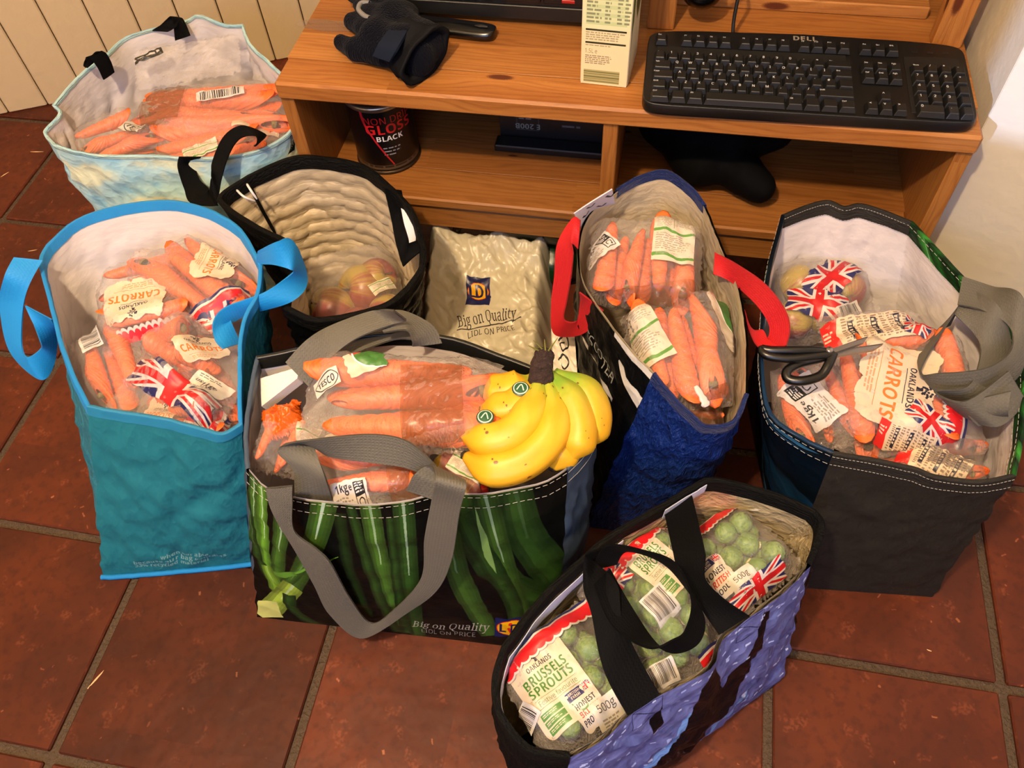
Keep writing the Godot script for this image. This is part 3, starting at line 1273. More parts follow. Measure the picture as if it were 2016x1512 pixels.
# ---------------------------------------------------------------- the room
func room() -> void:
	# terracotta: mottled red brown with pale scuffs
	var im := blank(1024, 1024, Color.WHITE)
	var a := FastNoiseLite.new()
	a.frequency = 0.006
	a.fractal_octaves = 5
	var b := FastNoiseLite.new()
	b.frequency = 0.05
	b.seed = 4
	b.fractal_octaves = 3
	var c := FastNoiseLite.new()
	c.frequency = 0.02
	c.seed = 9
	c.fractal_octaves = 5
	for y in 1024:
		for x in 1024:
			var q := a.get_noise_2d(x, y)
			var col := Color(0.28, 0.13, 0.08).lerp(Color(0.35, 0.162, 0.088), clampf(0.5 + q * 1.1, 0, 1))
			col = col.lerp(Color(0.225, 0.10, 0.072), clampf(b.get_noise_2d(x, y) * 0.7, 0, 0.6))
			var s := c.get_noise_2d(x * 1.0, y * 1.0)
			if s > 0.33:
				col = col.lerp(Color(0.58, 0.33, 0.21), clampf((s - 0.33) * 2.2, 0, 0.35) * clampf(0.5 + b.get_noise_2d(x * 3.0, y * 3.0) * 2.0, 0, 1))
			im.set_pixel(x, y, col)
	var g2 := RandomNumberGenerator.new()
	g2.seed = 77
	for k in 150:
		var p := Vector2(g2.randf(), g2.randf()) * 1024
		var d := Vector2.from_angle(g2.randf() * TAU) * g2.randf_range(1, 9)
		bar(im, p, p + d, g2.randf_range(1.0, 3.5), Color(0.58, 0.36, 0.24).lerp(Color(0.4, 0.2, 0.12), g2.randf()))
	var bump := noise_tex(0.03, FastNoiseLite.TYPE_SIMPLEX_SMOOTH, FastNoiseLite.FRACTAL_FBM, 5, 512, null, 0.0, 6)
	var tones := []
	for k in 5:
		var f: float = [1.0, 0.9, 1.08, 0.82, 0.97][k]
		tones.append(mat(Color(f, f * [1.0, 0.97, 1.02, 0.95, 1.0][k], f).linear_to_srgb() if false else Color(minf(f, 1.0), minf(f, 1.0) * 0.99, minf(f, 1.0) * 0.98), 0.5, {metallic_specular = 0.3, albedo_texture = tex(im) if k == 0 else null, heightmap_texture = bump, heightmap_scale = 0.12}))
		if k:
			tones[k].albedo_texture = tones[0].albedo_texture
	var floor_ := boxed("floor", Vector3(5.2, 0.1, 5.2), Vector3(-0.2, -0.0522, -0.1), mat(Color(0.285, 0.225, 0.16), 0.95, {heightmap_texture = bump, heightmap_scale = 0.4, uv1_scale = Vector3(8, 8, 1)}), self, 0.001)
	floor_.set_meta("kind", "structure")
	var xs := [-2.36, -2.035, -1.708, -1.381, -1.059, -0.722, -0.389, -0.07, 0.246, 0.562, 0.886, 1.21]
	var zs := [-1.74, -1.408, -1.079, -0.743, -0.417, -0.1, 0.222]
	for i in xs.size() - 1:
		for k in zs.size() - 1:
			var gap := 0.0135
			var s := Vector3(xs[i + 1] - xs[i] - gap, 0.02, zs[k + 1] - zs[k] - gap)
			var t := boxed("tile", s, Vector3((xs[i] + xs[i + 1]) / 2 + 0.2, 0.0462 + rng.randf_range(-0.0006, 0.0006), (zs[k] + zs[k + 1]) / 2 + 0.1), tones[(i * 3 + k * 7 + i * k) % 5], floor_, 0.0022, Vector2(rng.randf(), rng.randf()))
			t.rotation = Vector3(rng.randf_range(-0.002, 0.002), rng.randf_range(-0.004, 0.004), rng.randf_range(-0.002, 0.002))
	# cream matchboard at an angle behind the bags
	var paint := mat(Color(0.80, 0.71, 0.56), 0.5, {heightmap_texture = bump, heightmap_scale = 0.06, uv1_scale = Vector3(2, 2, 1)})
	var plaster := mat(Color(0.78, 0.74, 0.65), 0.75, {heightmap_texture = bump, heightmap_scale = 0.06, uv1_scale = Vector3(2, 2, 1)})
	var p0 := Vector3(-1.534, 0, -1.439)
	var along := Vector3(0.8985, 0, -0.439)
	var out := Vector3(0.439, 0, 0.8985)
	var wl := wall("wall_left", p0 - along * 1.25, p0 + along * 0.95, out, mat(Color(0.42, 0.33, 0.22), 0.8), 0.014)
	for k in range(-12, 10):
		var g := Geo.new()
		g.box(Vector3(0.0905, 2.39, 0.012), 0.0028, Vector3.ZERO, Vector2.ZERO, Vector2(k * 0.37, 0))
		var o := part("board", g.mesh(), paint, wl)
		o.transform = Transform3D(Basis(along, Vector3.UP, out), p0 + along * (0.061 + 0.0466 + 0.0932 * k) - out * 0.006 + Vector3(0, 1.2, 0)) 
		o.transform = wl.transform.affine_inverse() * o.transform
	wall("wall_back", Vector3(-0.75, 0, -1.85), Vector3(0.55, 0, -1.85), Vector3.BACK, plaster)
	wall("wall_recess", Vector3(0.447, 0, -1.9), Vector3(0.447, 0, -1.06), Vector3.LEFT, plaster)
	wall("wall_right", Vector3(0.447, 0, -1.06), Vector3(0.447, 0, -1.06) + Vector3(0.8945, 0, 0.447) * 1.9, Vector3(-0.447, 0, 0.8945), plaster)
	wall("wall_east", Vector3(2.05, 0, -0.4), Vector3(2.05, 0, 2.0), Vector3.LEFT, plaster)
	wall("wall_west", Vector3(-2.5, 0, 2.0), Vector3(-2.5, 0, -1.2), Vector3.RIGHT, plaster)
	# the wall behind the photographer, with its window opening
	var fr := CSGCombiner3D.new()
	fr.name = "wall_front"
	add_child(fr)
	fr.set_meta("kind", "structure")
	var wb := CSGBox3D.new()
	wb.name = "body"
	wb.size = Vector3(4.9, 2.5, 0.12)
	wb.position = Vector3(-0.2, 1.25, 2.06)
	wb.material = plaster
	fr.add_child(wb)
	var hole := CSGBox3D.new()
	hole.name = "opening"
	hole.operation = CSGShape3D.OPERATION_SUBTRACTION
	hole.size = Vector3(2.5, 0.9, 0.4)
	hole.position = Vector3(-0.335, 1.835, 2.06)
	hole.material = plaster
	fr.add_child(hole)
	var win := boxed("window_1", Vector3(2.5, 0.03, 0.1), Vector3(-0.335, 1.37, 2.06), mat(Color(0.9, 0.88, 0.84), 0.4), self, 0.004)
	win.set_meta("kind", "structure")
	var ceil_ := boxed("ceiling", Vector3(5.2, 0.1, 5.2), Vector3(-0.2, 2.5, -0.1), mat(Color(0.9, 0.87, 0.8), 0.9), self, 0.001)
	ceil_.set_meta("kind", "structure")
	# the warm lamp overhead
	var lamp := thing("ceiling_lamp", "warm bulb hanging from the ceiling on a short cord", "lamp", Vector3(-0.42, 2.16, 0.22))
	var gl := Geo.new()
	var prof := []
	for i in 15:
		var th := PI * i / 14.0
		prof.append(Vector2(sin(th) * 0.045, -cos(th) * 0.05))
	gl.lathe(prof, 18)
	var glow := mat(Color(1, 0.9, 0.75), 0.4, {emission_enabled = true, emission = Color(1, 0.78, 0.5), emission_energy_multiplier = 4.0})
	part("bulb", gl.mesh(), glow, lamp)
	var cd := Geo.new()
	cd.tube([Vector3(0, 0.05, 0), Vector3(0, 0.09, 0), Vector3(0, 0.1, 0), Vector3(0, 0.3, 0)], [0.018, 0.02, 0.004, 0.004], 8)
	part("cord", cd.mesh(), M.black_cloth, lamp)
	var li := OmniLight3D.new()
	li.name = "bulb_light"
	li.light_color = Color(1.0, 0.87, 0.70)
	li.light_energy = 15.5
	li.light_size = 0.045
	li.omni_range = 12.0
	li.omni_attenuation = 2.0
	li.shadow_enabled = true
	lamp.add_child(li)


func wall(called: String, a: Vector3, b: Vector3, out: Vector3, material: Material, back := 0.0) -> MeshInstance3D:
	# a wall 2.5 m high and 0.1 m thick whose face runs from a to b; out points into the room
	var g := Geo.new()
	g.box(Vector3(a.distance_to(b), 2.5, 0.1), 0.001)
	var o := part(called, g.mesh(), material, self)
	var ex := (b - a).normalized()
	if ex.cross(Vector3.UP).dot(out) < 0:
		ex = -ex
	o.transform = Transform3D(Basis(ex, Vector3.UP, ex.cross(Vector3.UP)), (a + b) / 2 - out * (0.05 + back) + Vector3(0, 1.25, 0))
	o.set_meta("kind", "structure")
	return o


# ---------------------------------------------------------------- the pine bench
func pine(w: int, h: int, sd: int, lo: Color, hi: Color, knots: Array) -> ImageTexture:
	# grain runs along x; knots: Vector3(x, y, size) in pixels
	var im := blank(w, h, Color.WHITE)
	var f := FastNoiseLite.new()
	f.seed = sd
	f.frequency = 0.004
	f.fractal_octaves = 4
	var d := FastNoiseLite.new()
	d.seed = sd + 3
	d.frequency = 0.09
	for y in h:
		for x in w:
			var yy := float(y)
			var dark := 0.0
			for k in knots:
				var q := Vector2((x - k.x) / (k.z * 2.4), (y - k.y) / k.z)
				var l := q.length()
				yy += k.z * 1.1 * exp(-l * l * 0.45) * signf(q.y) * (1.0 - exp(-absf(q.y) * 3.0))
				dark = maxf(dark, 1.0 - smoothstep(0.22, 0.42, l + 0.05 * d.get_noise_2d(x * 3.0, y * 3.0)))
			var n1 := f.get_noise_2d(x * 0.4, yy * 2.5)
			var ring := 0.5 + 0.5 * sin(yy * 0.30 + n1 * 9.0 + f.get_noise_2d(x * 0.17, 900) * 7.0)
			var fine := d.get_noise_2d(x * 0.05, yy * 7.0) + 0.6 * d.get_noise_2d(x * 0.15, yy * 3.0)
			var t := clampf(0.25 + 0.27 * pow(ring, 3.0) + 0.42 * f.get_noise_2d(x * 0.06 + 300.0, y * 1.1) + 0.16 * n1 + 0.24 * fine, 0, 1)
			var col := lo.lerp(hi, t)
			col = col.lerp(Color(0.24, 0.09, 0.045), dark * 0.8)
			im.set_pixel(x, y, col)
	return tex(im)


func bench() -> void:
	var pale := Color(0.66, 0.45, 0.235)
	var deep := Color(0.46, 0.265, 0.11)
	var t1 := pine(1536, 512, 1, pale, deep, [Vector3(250, 119, 38), Vector3(1260, 400, 18)])
	var t2 := pine(1536, 512, 5, pale.lerp(deep, 0.15), deep * 0.92, [Vector3(225, 120, 16), Vector3(930, 240, 24), Vector3(700, 320, 10)])
	var wood := []
	for k in 5:
		var f: float = [1.0, 0.93, 0.97, 0.90, 1.04][k]
		wood.append(mat(Color(minf(1, f), minf(1, f * 0.98), minf(1, f * 0.95)), 0.46, {albedo_texture = t1 if k % 2 == 0 else t2, uv1_scale = Vector3(1.0, 4.0, 1), metallic_specular = 0.35}))
	var L := -0.586
	var R := 0.43
	var F := -0.998
	var top := 0.465
	var deepz := 0.36
	var root := thing("television_bench", "long low varnished pine television bench with two open compartments and a lower rail", "bench", Vector3((L + R) / 2, 0, F - deepz / 2))
	var ox := -root.position
	var mid := (L + R) / 2
	# the top, of glued staves; the front one has its edge rounded over
	var tp := Node3D.new()
	tp.name = "top"
	root.add_child(tp)
	var zz := [0.0, 0.066, 0.135, 0.212, 0.29, deepz]
	for k in 5:
		var w: float = zz[k + 1] - zz[k]
		var o := boxed("stave", Vector3(R - L, 0.03, w + 0.0006), Vector3(mid, top - 0.015, F - (zz[k] + zz[k + 1]) / 2) + ox, wood[[0, 4, 1, 2, 3][k]], tp, 0.004 if k == 0 else 0.0004, Vector2(0.33 + k * 0.31, 0.11 * k + 0.08))
		o.name = "stave" if k == 0 else "stave_%03d" % k
	for k in 3:
		var x: float = [L + 0.011, -0.072, R - 0.012][k]
		var g := Geo.new()
		g.box(Vector3(0.434 if k != 1 else 0.19, 0.022, deepz - 0.03), 0.0015, Vector3.ZERO, Vector2.ZERO, Vector2(k * 0.4, k * 0.3))
		var o := part("side_panel" if k != 1 else "divider", g.mesh(), wood[[1, 2, 4][k]], root)
		o.transform = Transform3D(Basis(Vector3.UP, Vector3.LEFT, Vector3.BACK), Vector3(x, 0.217 if k != 1 else 0.34, F - 0.006 - (deepz - 0.03) / 2) + ox)
	var sh := Node3D.new()
	sh.name = "shelf"
	root.add_child(sh)
	var sz := [0.012, 0.09, 0.17, 0.25, deepz - 0.02]
	for k in 4:
		var w: float = sz[k + 1] - sz[k]
		var o := boxed("stave", Vector3(R - L - 0.045, 0.019, w + 0.0004), Vector3(mid, 0.2385, F - (sz[k] + sz[k + 1]) / 2) + ox, wood[[3, 1, 3, 1][k]], sh, 0.003 if k == 0 else 0.0004, Vector2(0.05 + k * 0.27, 0.07 * k))
		o.name = "stave" if k == 0 else "stave_%03d" % k
	boxed("lower_rail", Vector3(R - L - 0.045, 0.046, 0.02), Vector3(mid, 0.2, F - 0.03) + ox, wood[3], root, 0.002, Vector2(0.4, 0.5))
	boxed("back_panel", Vector3(R - L - 0.045, 0.19, 0.008), Vector3(mid, 0.34, F - deepz + 0.02) + ox, mat(Color(0.33, 0.155, 0.06), 0.55, {albedo_texture = t2, uv1_scale = Vector3(1, 3, 1)}), root, 0.001)
	# the open rack that stands on the bench
	var h := thing("pine_rack", "upright pine rack with an open bay standing on the bench behind the keyboard", "rack", Vector3(0.19, top, -1.28))
	var o2 := -h.position
	for x in [-0.02, 0.402]:
		var g := Geo.new()
		g.box(Vector3(0.62, 0.042, 0.03), 0.002, Vector3.ZERO, Vector2.ZERO, Vector2(x, 0.3))
		part("post", g.mesh(), wood[0 if x > 0 else 2], h).transform = Transform3D(Basis(Vector3.UP, Vector3.LEFT, Vector3.BACK), Vector3(x, top + 0.31, -1.218) + o2)
	boxed("bottom_rail", Vector3(0.382, 0.02, 0.07), Vector3(0.191, top + 0.01, -1.31) + o2, wood[4], h, 0.002, Vector2(0.2, 0.31))
	boxed("shelf", Vector3(0.382, 0.02, 0.12), Vector3(0.191, top + 0.34, -1.29) + o2, wood[2], h, 0.002, Vector2(0.6, 0.1))
	boxed("back_panel", Vector3(0.46, 0.62, 0.008), Vector3(0.191, top + 0.31, -1.365) + o2, mat(Color(0.2, 0.09, 0.04), 0.6), h, 0.001)


# ---------------------------------------------------------------- what stands on and in the bench
func on_the_bench() -> void:
	keyboard()
	carton()
	paint_tin()
	glove()
	var gloss := mat(Color(0.012, 0.012, 0.014), 0.22)
	var matt := mat(Color(0.02, 0.02, 0.023), 0.5)
	# black player
	var p := thing("disc_player", "black glossy disc player on the pine bench behind the glove", "player", Vector3(-0.28, 0.465, -1.275))
	boxed("case", Vector3(0.44, 0.075, 0.17), Vector3(0, 0.047, 0), gloss, p, 0.004)
	boxed("lower_fascia", Vector3(0.43, 0.022, 0.004), Vector3(0, 0.024, 0.0865), matt, p, 0.001)
	boxed("upper_fascia", Vector3(0.29, 0.034, 0.004), Vector3(-0.07, 0.058, 0.0865), gloss, p, 0.001)
	boxed("side_fascia", Vector3(0.135, 0.034, 0.004), Vector3(0.147, 0.058, 0.0865), gloss, p, 0.001)
	for x in [-0.18, 0.18]:
		var g := Geo.new()
		g.lathe([Vector2(0.014, 0.0), Vector2(0.014, 0.01), Vector2(0.001, 0.011)], 14)
		part("foot", g.mesh(), matt, p, Vector3(x, 0, 0.05))
	boxed("badge", Vector3(0.02, 0.005, 0.002), Vector3(0.118, 0.047, 0.0895), mat(Color(0.6, 0.08, 0.06), 0.4), p, 0.0005)
	boxed("button", Vector3(0.016, 0.007, 0.004), Vector3(0.12, 0.072, 0.09), mat(Color(0.4, 0.32, 0.25), 0.3, {metallic = 0.8}), p, 0.0015)
	# remote control half under the glove
	var r := thing("remote_control", "glossy black remote control lying half under the glove", "remote", Vector3(-0.345, 0.465, -1.158))
	r.rotation.y = -0.1
	var rows := []
	for i in 13:
		var row := PackedVector3Array()
		for k in 33:
			var a := -TAU * k / 32.0
			var e := Vector2(signf(cos(a)) * pow(absf(cos(a)), 0.35), signf(sin(a)) * pow(absf(sin(a)), 0.55))
			var v := i / 12.0
			var f := pow(sin(PI * clampf(v * 0.9 + 0.05, 0, 1)), 0.35) if i < 12 else 0.02
			row.append(Vector3(e.x * 0.075 * lerpf(0.96, 1.0, f) * (f if i == 12 else 1.0), 0.018 * v, e.y * 0.019 * f))
		rows.append(row)
	var rg := Geo.new()
	rg.grid(rows, [], false, true)
	part("shell", rg.mesh(), gloss, r)
	var slot := Geo.new()
	slot.tube([Vector3(0.042, 0.0185, 0), Vector3(0.05, 0.0187, 0), Vector3(0.062, 0.0185, 0)], [0.0015, 0.004, 0.0015], 10, 0.3)
	part("window", slot.mesh(), mat(Color(0.1, 0.1, 0.11), 0.1), r)
	# drive box in the left bay
	var d := thing("drive_box", "small black cardboard box with pale print at the back of the bay beside the divider", "box", Vector3(-0.185, 0.248, -1.222))
	boxed("carton", Vector3(0.19, 0.15, 0.09), Vector3(0, 0.078, 0), mat(Color(0.03, 0.032, 0.04), 0.5), d, 0.002)
	boxed("ledge", Vector3(0.2, 0.014, 0.03), Vector3(0, 0.0075, 0.062), matt, d, 0.002)
	var im := blank(512, 300, Color(0.03, 0.032, 0.04))
	im.fill_rect(Rect2i(80, 150, 110, 84), Color(0.22, 0.24, 0.24))
	im.fill_rect(Rect2i(84, 154, 102, 76), Color(0.05, 0.06, 0.06))
	words(im, "E 200B", Vector2(135, 212), 40, Color(0.45, 0.48, 0.46), true, PI)
	fine_print(im, Rect2(92, 164, 84, 18), 1, Color(0.4, 0.42, 0.42), 4)
	fine_print(im, Rect2(300, 190, 120, 20), 1, Color(0.3, 0.32, 0.34), 6)
	poly(im, [Vector2(230, 190), Vector2(290, 185), Vector2(300, 225), Vector2(225, 225)], Color(0.01, 0.01, 0.012))
	var fg := Geo.new()
	fg.quad(Vector3(-0.094, -0.02, 0), Vector3(0.094, -0.02, 0), Vector3(0.094, 0.09, 0), Vector3(-0.094, 0.09, 0))
	part("printed_face", fg.mesh(), label_mat(im), d, Vector3(0, 0.024, 0.0458))
	# a slack black pouch in the right bay
	fold.seed = 61
	var balls := []
	for q in [[0.02, 0.06, -1.19, 0.062], [0.09, 0.055, -1.17, 0.06], [0.15, 0.07, -1.2, 0.055], [0.05, 0.1, -1.24, 0.06], [0.12, 0.03, -1.1, 0.028], [0.05, 0.035, -1.11, 0.032], [0.15, 0.03, -1.08, 0.024]]:
		balls.append([Vector3(q[0], 0.262 + q[1], q[2]), Vector3(q[0] + 0.02, 0.262 + q[1] - 0.005, q[2] + 0.01), q[3], q[3]])
	tag(part("pouch", nets(balls, 0.007, 0.03, 0.006), mat(Color(0.010, 0.010, 0.011), 0.8, {metallic_specular = 0.2}), self), "slack black cloth pouch lying in the right bay of the bench", "pouch")
	# the black ball camera and its lead up in the rack
	var w := thing("webcam", "small round black camera with a lead at the foot of the rack", "camera", Vector3(0.0363, 0.497, -1.2185))
	var wg := Geo.new()
	var pr := []
	for i in 13:
		pr.append(Vector2(maxf(sin(PI * i / 12.0), 0.001) * 0.03, -cos(PI * i / 12.0) * 0.024))
	wg.lathe(pr, 18)
	part("shell", wg.mesh(), gloss, w, Vector3(0, 0.025, 0))
	var lead := Geo.new()
	var path := crs([Vector3(0.02, 0.02, 0.0), Vector3(0.05, 0.06, 0.01), Vector3(0.052, -0.005, 0.03), Vector3(0.058, -0.045, 0.052), Vector3(0.062, -0.07, 0.075)], 24)
	var rr := []
	for i in path.size():
		rr.append(0.0028)
	lead.tube(path, rr, 8)
	part("lead", lead.mesh(), matt, w)
	# spilt water
	var sp := Geo.new()
	var srows := []
	for i in 6:
		var row := PackedVector3Array()
		for k in 33:
			var a := -TAU * k / 32.0
			var f := 1.0 + 0.12 * sin(a * 2.0 + 1.0) + 0.05 * sin(a * 5.0)
			row.append(Vector3(cos(a) * 0.05 * f * cos(PI / 2 * i / 5.0), 0.0014 * sin(PI / 2 * i / 5.0), sin(a) * 0.018 * f * cos(PI / 2 * i / 5.0)))
		srows.append(row)
	sp.grid(srows, [], false, true)
	tag(part("water_spill", sp.mesh(), mat(Color(0.45, 0.36, 0.3, 0.35), 0.05, {transparency = BaseMaterial3D.TRANSPARENCY_ALPHA}), self, Vector3(-0.548, 0.4652, -1.155)), "small clear puddle shining on the end of the bench top", "spill")


func keyboard() -> void:
	var A: Vector3 = Vector3(-0.0303, 0.478, -0.988)
	var B: Vector3 = Vector3(0.4159, 0.478, -1)
	var C: Vector3 = Vector3(-0.0344, 0.492, -1.1583)
	var D: Vector3 = Vector3(0.4181, 0.492, -1.1608)
	var ex := (B - A)
	ex.y = 0
	var W := ex.length()
	ex = ex.normalized()
	var up := Vector3.UP
	var back := ex.cross(up)
	var o := (A + B) / 2
	o.y = 0.465
	var depth := 0.5 * ((C - A).dot(-back) + (D - B).dot(-back))
	var root := thing("keyboard", "black full-size computer keyboard lying on the front of the bench top", "keyboard")
	root.transform = Transform3D(Basis(ex, up, back).rotated(ex, 0.06), o + Vector3(0, 0.002, 0))
	var black := mat(Color(0.030, 0.030, 0.032), 0.42)
	var keym := mat(Color(0.042, 0.042, 0.044), 0.48)
	var ink := mat(Color(0.8, 0.8, 0.8), 0.6)
	# case: outline with a bowed back edge and rounded corners
	var rows := []
	var n := 48
	for lay in [[0.0, 0.985], [0.004, 1.0], [0.012, 1.0], [0.0165, 0.992], [0.0175, 0.978], [0.0175, 0.5], [0.0175, 0.02]]:
		var row := PackedVector3Array()
		for k in n * 4 + 1:
			var a := -TAU * (k + n / 2.0) / (n * 4.0)
			var e := Vector2(signf(cos(a)) * pow(absf(cos(a)), 0.12), signf(sin(a)) * pow(absf(sin(a)), 0.16))
			var q := Vector3(e.x * W / 2, 0, -depth / 2 + e.y * depth / 2)
			if e.y < 0:
				q.z -= 0.010 * (1 - e.x * e.x) * -e.y
			q.x *= lay[1] if lay[1] < 0.9 else 1.0 - (1.0 - lay[1]) * 0.35
			q.z = -depth / 2 + (q.z + depth / 2) * lay[1]
			q.y = lay[0]
			row.append(q)
		rows.append(row)
	var g := Geo.new()
	g.grid(rows, [], false, true)
	part("case", g.mesh(), black, root)
	boxed("key_well", Vector3(W * 0.598, 0.0012, depth * 0.64), Vector3(-W * 0.168, 0.0178, -depth * 0.46), mat(Color(0.014, 0.014, 0.015), 0.6), root, 0.0004)
	boxed("key_well", Vector3(W * 0.167, 0.0012, depth * 0.72), Vector3(W * 0.392, 0.0178, -depth * 0.45), mat(Color(0.014, 0.014, 0.015), 0.6), root, 0.0004)
	var u := W / 24.1
	var pitch := depth * 0.128
	var lines := [
		[["Esc", 0, 1], ["F1", 2, 1], ["F2", 3, 1], ["F3", 4, 1], ["F4", 5, 1], ["F5", 6.5, 1], ["F6", 7.5, 1], ["F7", 8.5, 1], ["F8", 9.5, 1], ["F9", 11, 1], ["F10", 12, 1], ["F11", 13, 1], ["F12", 14, 1], ["Prt", 15.6, 1], ["Scr", 16.6, 1], ["Brk", 17.6, 1]],
		[["`", 0, 1], ["1", 1, 1], ["2", 2, 1], ["3", 3, 1], ["4", 4, 1], ["5", 5, 1], ["6", 6, 1], ["7", 7, 1], ["8", 8, 1], ["9", 9, 1], ["0", 10, 1], ["-", 11, 1], ["=", 12, 1], ["<--", 13, 2], ["Ins", 15.6, 1], ["Hm", 16.6, 1], ["PgU", 17.6, 1], ["Num", 19.2, 1], ["/", 20.2, 1], ["*", 21.2, 1], ["-", 22.2, 1]],
		[["Tab", 0, 1.5], ["Q", 1.5, 1], ["W", 2.5, 1], ["E", 3.5, 1], ["R", 4.5, 1], ["T", 5.5, 1], ["Y", 6.5, 1], ["U", 7.5, 1], ["I", 8.5, 1], ["O", 9.5, 1], ["P", 10.5, 1], ["[", 11.5, 1], ["]", 12.5, 1], ["Ent", 13.5, 1.5], ["Del", 15.6, 1], ["End", 16.6, 1], ["PgD", 17.6, 1], ["7", 19.2, 1], ["8", 20.2, 1], ["9", 21.2, 1], ["+", 22.2, 1]],
		[["Caps", 0, 1.75], ["A", 1.75, 1], ["S", 2.75, 1], ["D", 3.75, 1], ["F", 4.75, 1], ["G", 5.75, 1], ["H", 6.75, 1], ["J", 7.75, 1], ["K", 8.75, 1], ["L", 9.75, 1], [";", 10.75, 1], ["'", 11.75, 1], ["#", 12.75, 1], ["", 13.75, 1.25], ["4", 19.2, 1], ["5", 20.2, 1], ["6", 21.2, 1], ["", 22.2, 1]],
		[["Shift", 0, 1.25], ["\\", 1.25, 1], ["Z", 2.25, 1], ["X", 3.25, 1], ["C", 4.25, 1], ["V", 5.25, 1], ["B", 6.25, 1], ["N", 7.25, 1], ["M", 8.25, 1], [",", 9.25, 1], [".", 10.25, 1], ["/", 11.25, 1], ["Shift", 12.25, 2.75], ["^", 16.6, 1], ["1", 19.2, 1], ["2", 20.2, 1], ["3", 21.2, 1], ["", 22.2, 1]],
		[["Ctrl", 0, 1.5], ["", 1.5, 1.25], ["Alt", 2.75, 1.25], ["", 4, 6], ["Alt", 10, 1.25], ["", 11.25, 1.25], ["", 12.5, 1.25], ["Ctrl", 13.75, 1.25], ["<", 15.6, 1], ["v", 16.6, 1], [">", 17.6, 1], ["0", 19.2, 2], [".", 21.2, 1], ["", 22.2, 1]],
	]
	var caps := {}
	for r in 6:
		for k in lines[r]:
			var w: float = k[2] * u - 0.0012
			var z := -depth * (0.845 if r == 0 else 0.785 - 0.128 * r) + (0.0 if r == 0 else depth * 0.055)
			var x: float = -W / 2 + u * 0.55 + k[1] * u + k[2] * u / 2
			if not caps.has(w):
				var kg := Geo.new()
				kg.box(Vector3(w, 0.0085, pitch - 0.001), 0.0008, Vector3.ZERO, Vector2(0.0026, 0.0024))
				caps[w] = kg.mesh()
			var o2 := part("key", caps[w], keym, root, Vector3(x, 0.0225, z))
			if k[0] != "":
				var t := TextMesh.new()
				var f := SystemFont.new()
				f.font_names = PackedStringArray(["Droid Sans"])
				t.font = f
				t.text = k[0]
				t.font_size = 16
				t.pixel_size = 0.00038 if k[0].length() == 1 else 0.00022
				t.depth = 0.0001
				t.curve_step = 4.0
				part("legend", t, ink, o2).transform = Transform3D(Basis(Vector3.RIGHT, -PI / 2), Vector3(-w / 2 + 0.0058, 0.00435, -pitch / 2 + 0.0062))
	var t2 := TextMesh.new()
	var f2 := SystemFont.new()
	f2.font_names = PackedStringArray(["Droid Sans"])
	f2.font_weight = 700
	t2.font = f2
	t2.text = "DELL"
	t2.font_size = 32
	t2.pixel_size = 0.00042
	t2.depth = 0.0003
	part("badge", t2, mat(Color(0.66, 0.62, 0.55), 0.4, {metallic = 0.5}), root).transform = Transform3D(Basis(Vector3.RIGHT, -PI / 2) * Basis.from_scale(Vector3(1.15, 1, 1)), Vector3(0.003, 0.0179, -depth * 0.985))
	for k in 3:
		boxed("indicator", Vector3(0.008, 0.0006, 0.004), Vector3(W * 0.345 + k * 0.021, 0.0178, -depth * 0.88), mat(Color(0.09, 0.09, 0.09), 0.3), root, 0.0002)


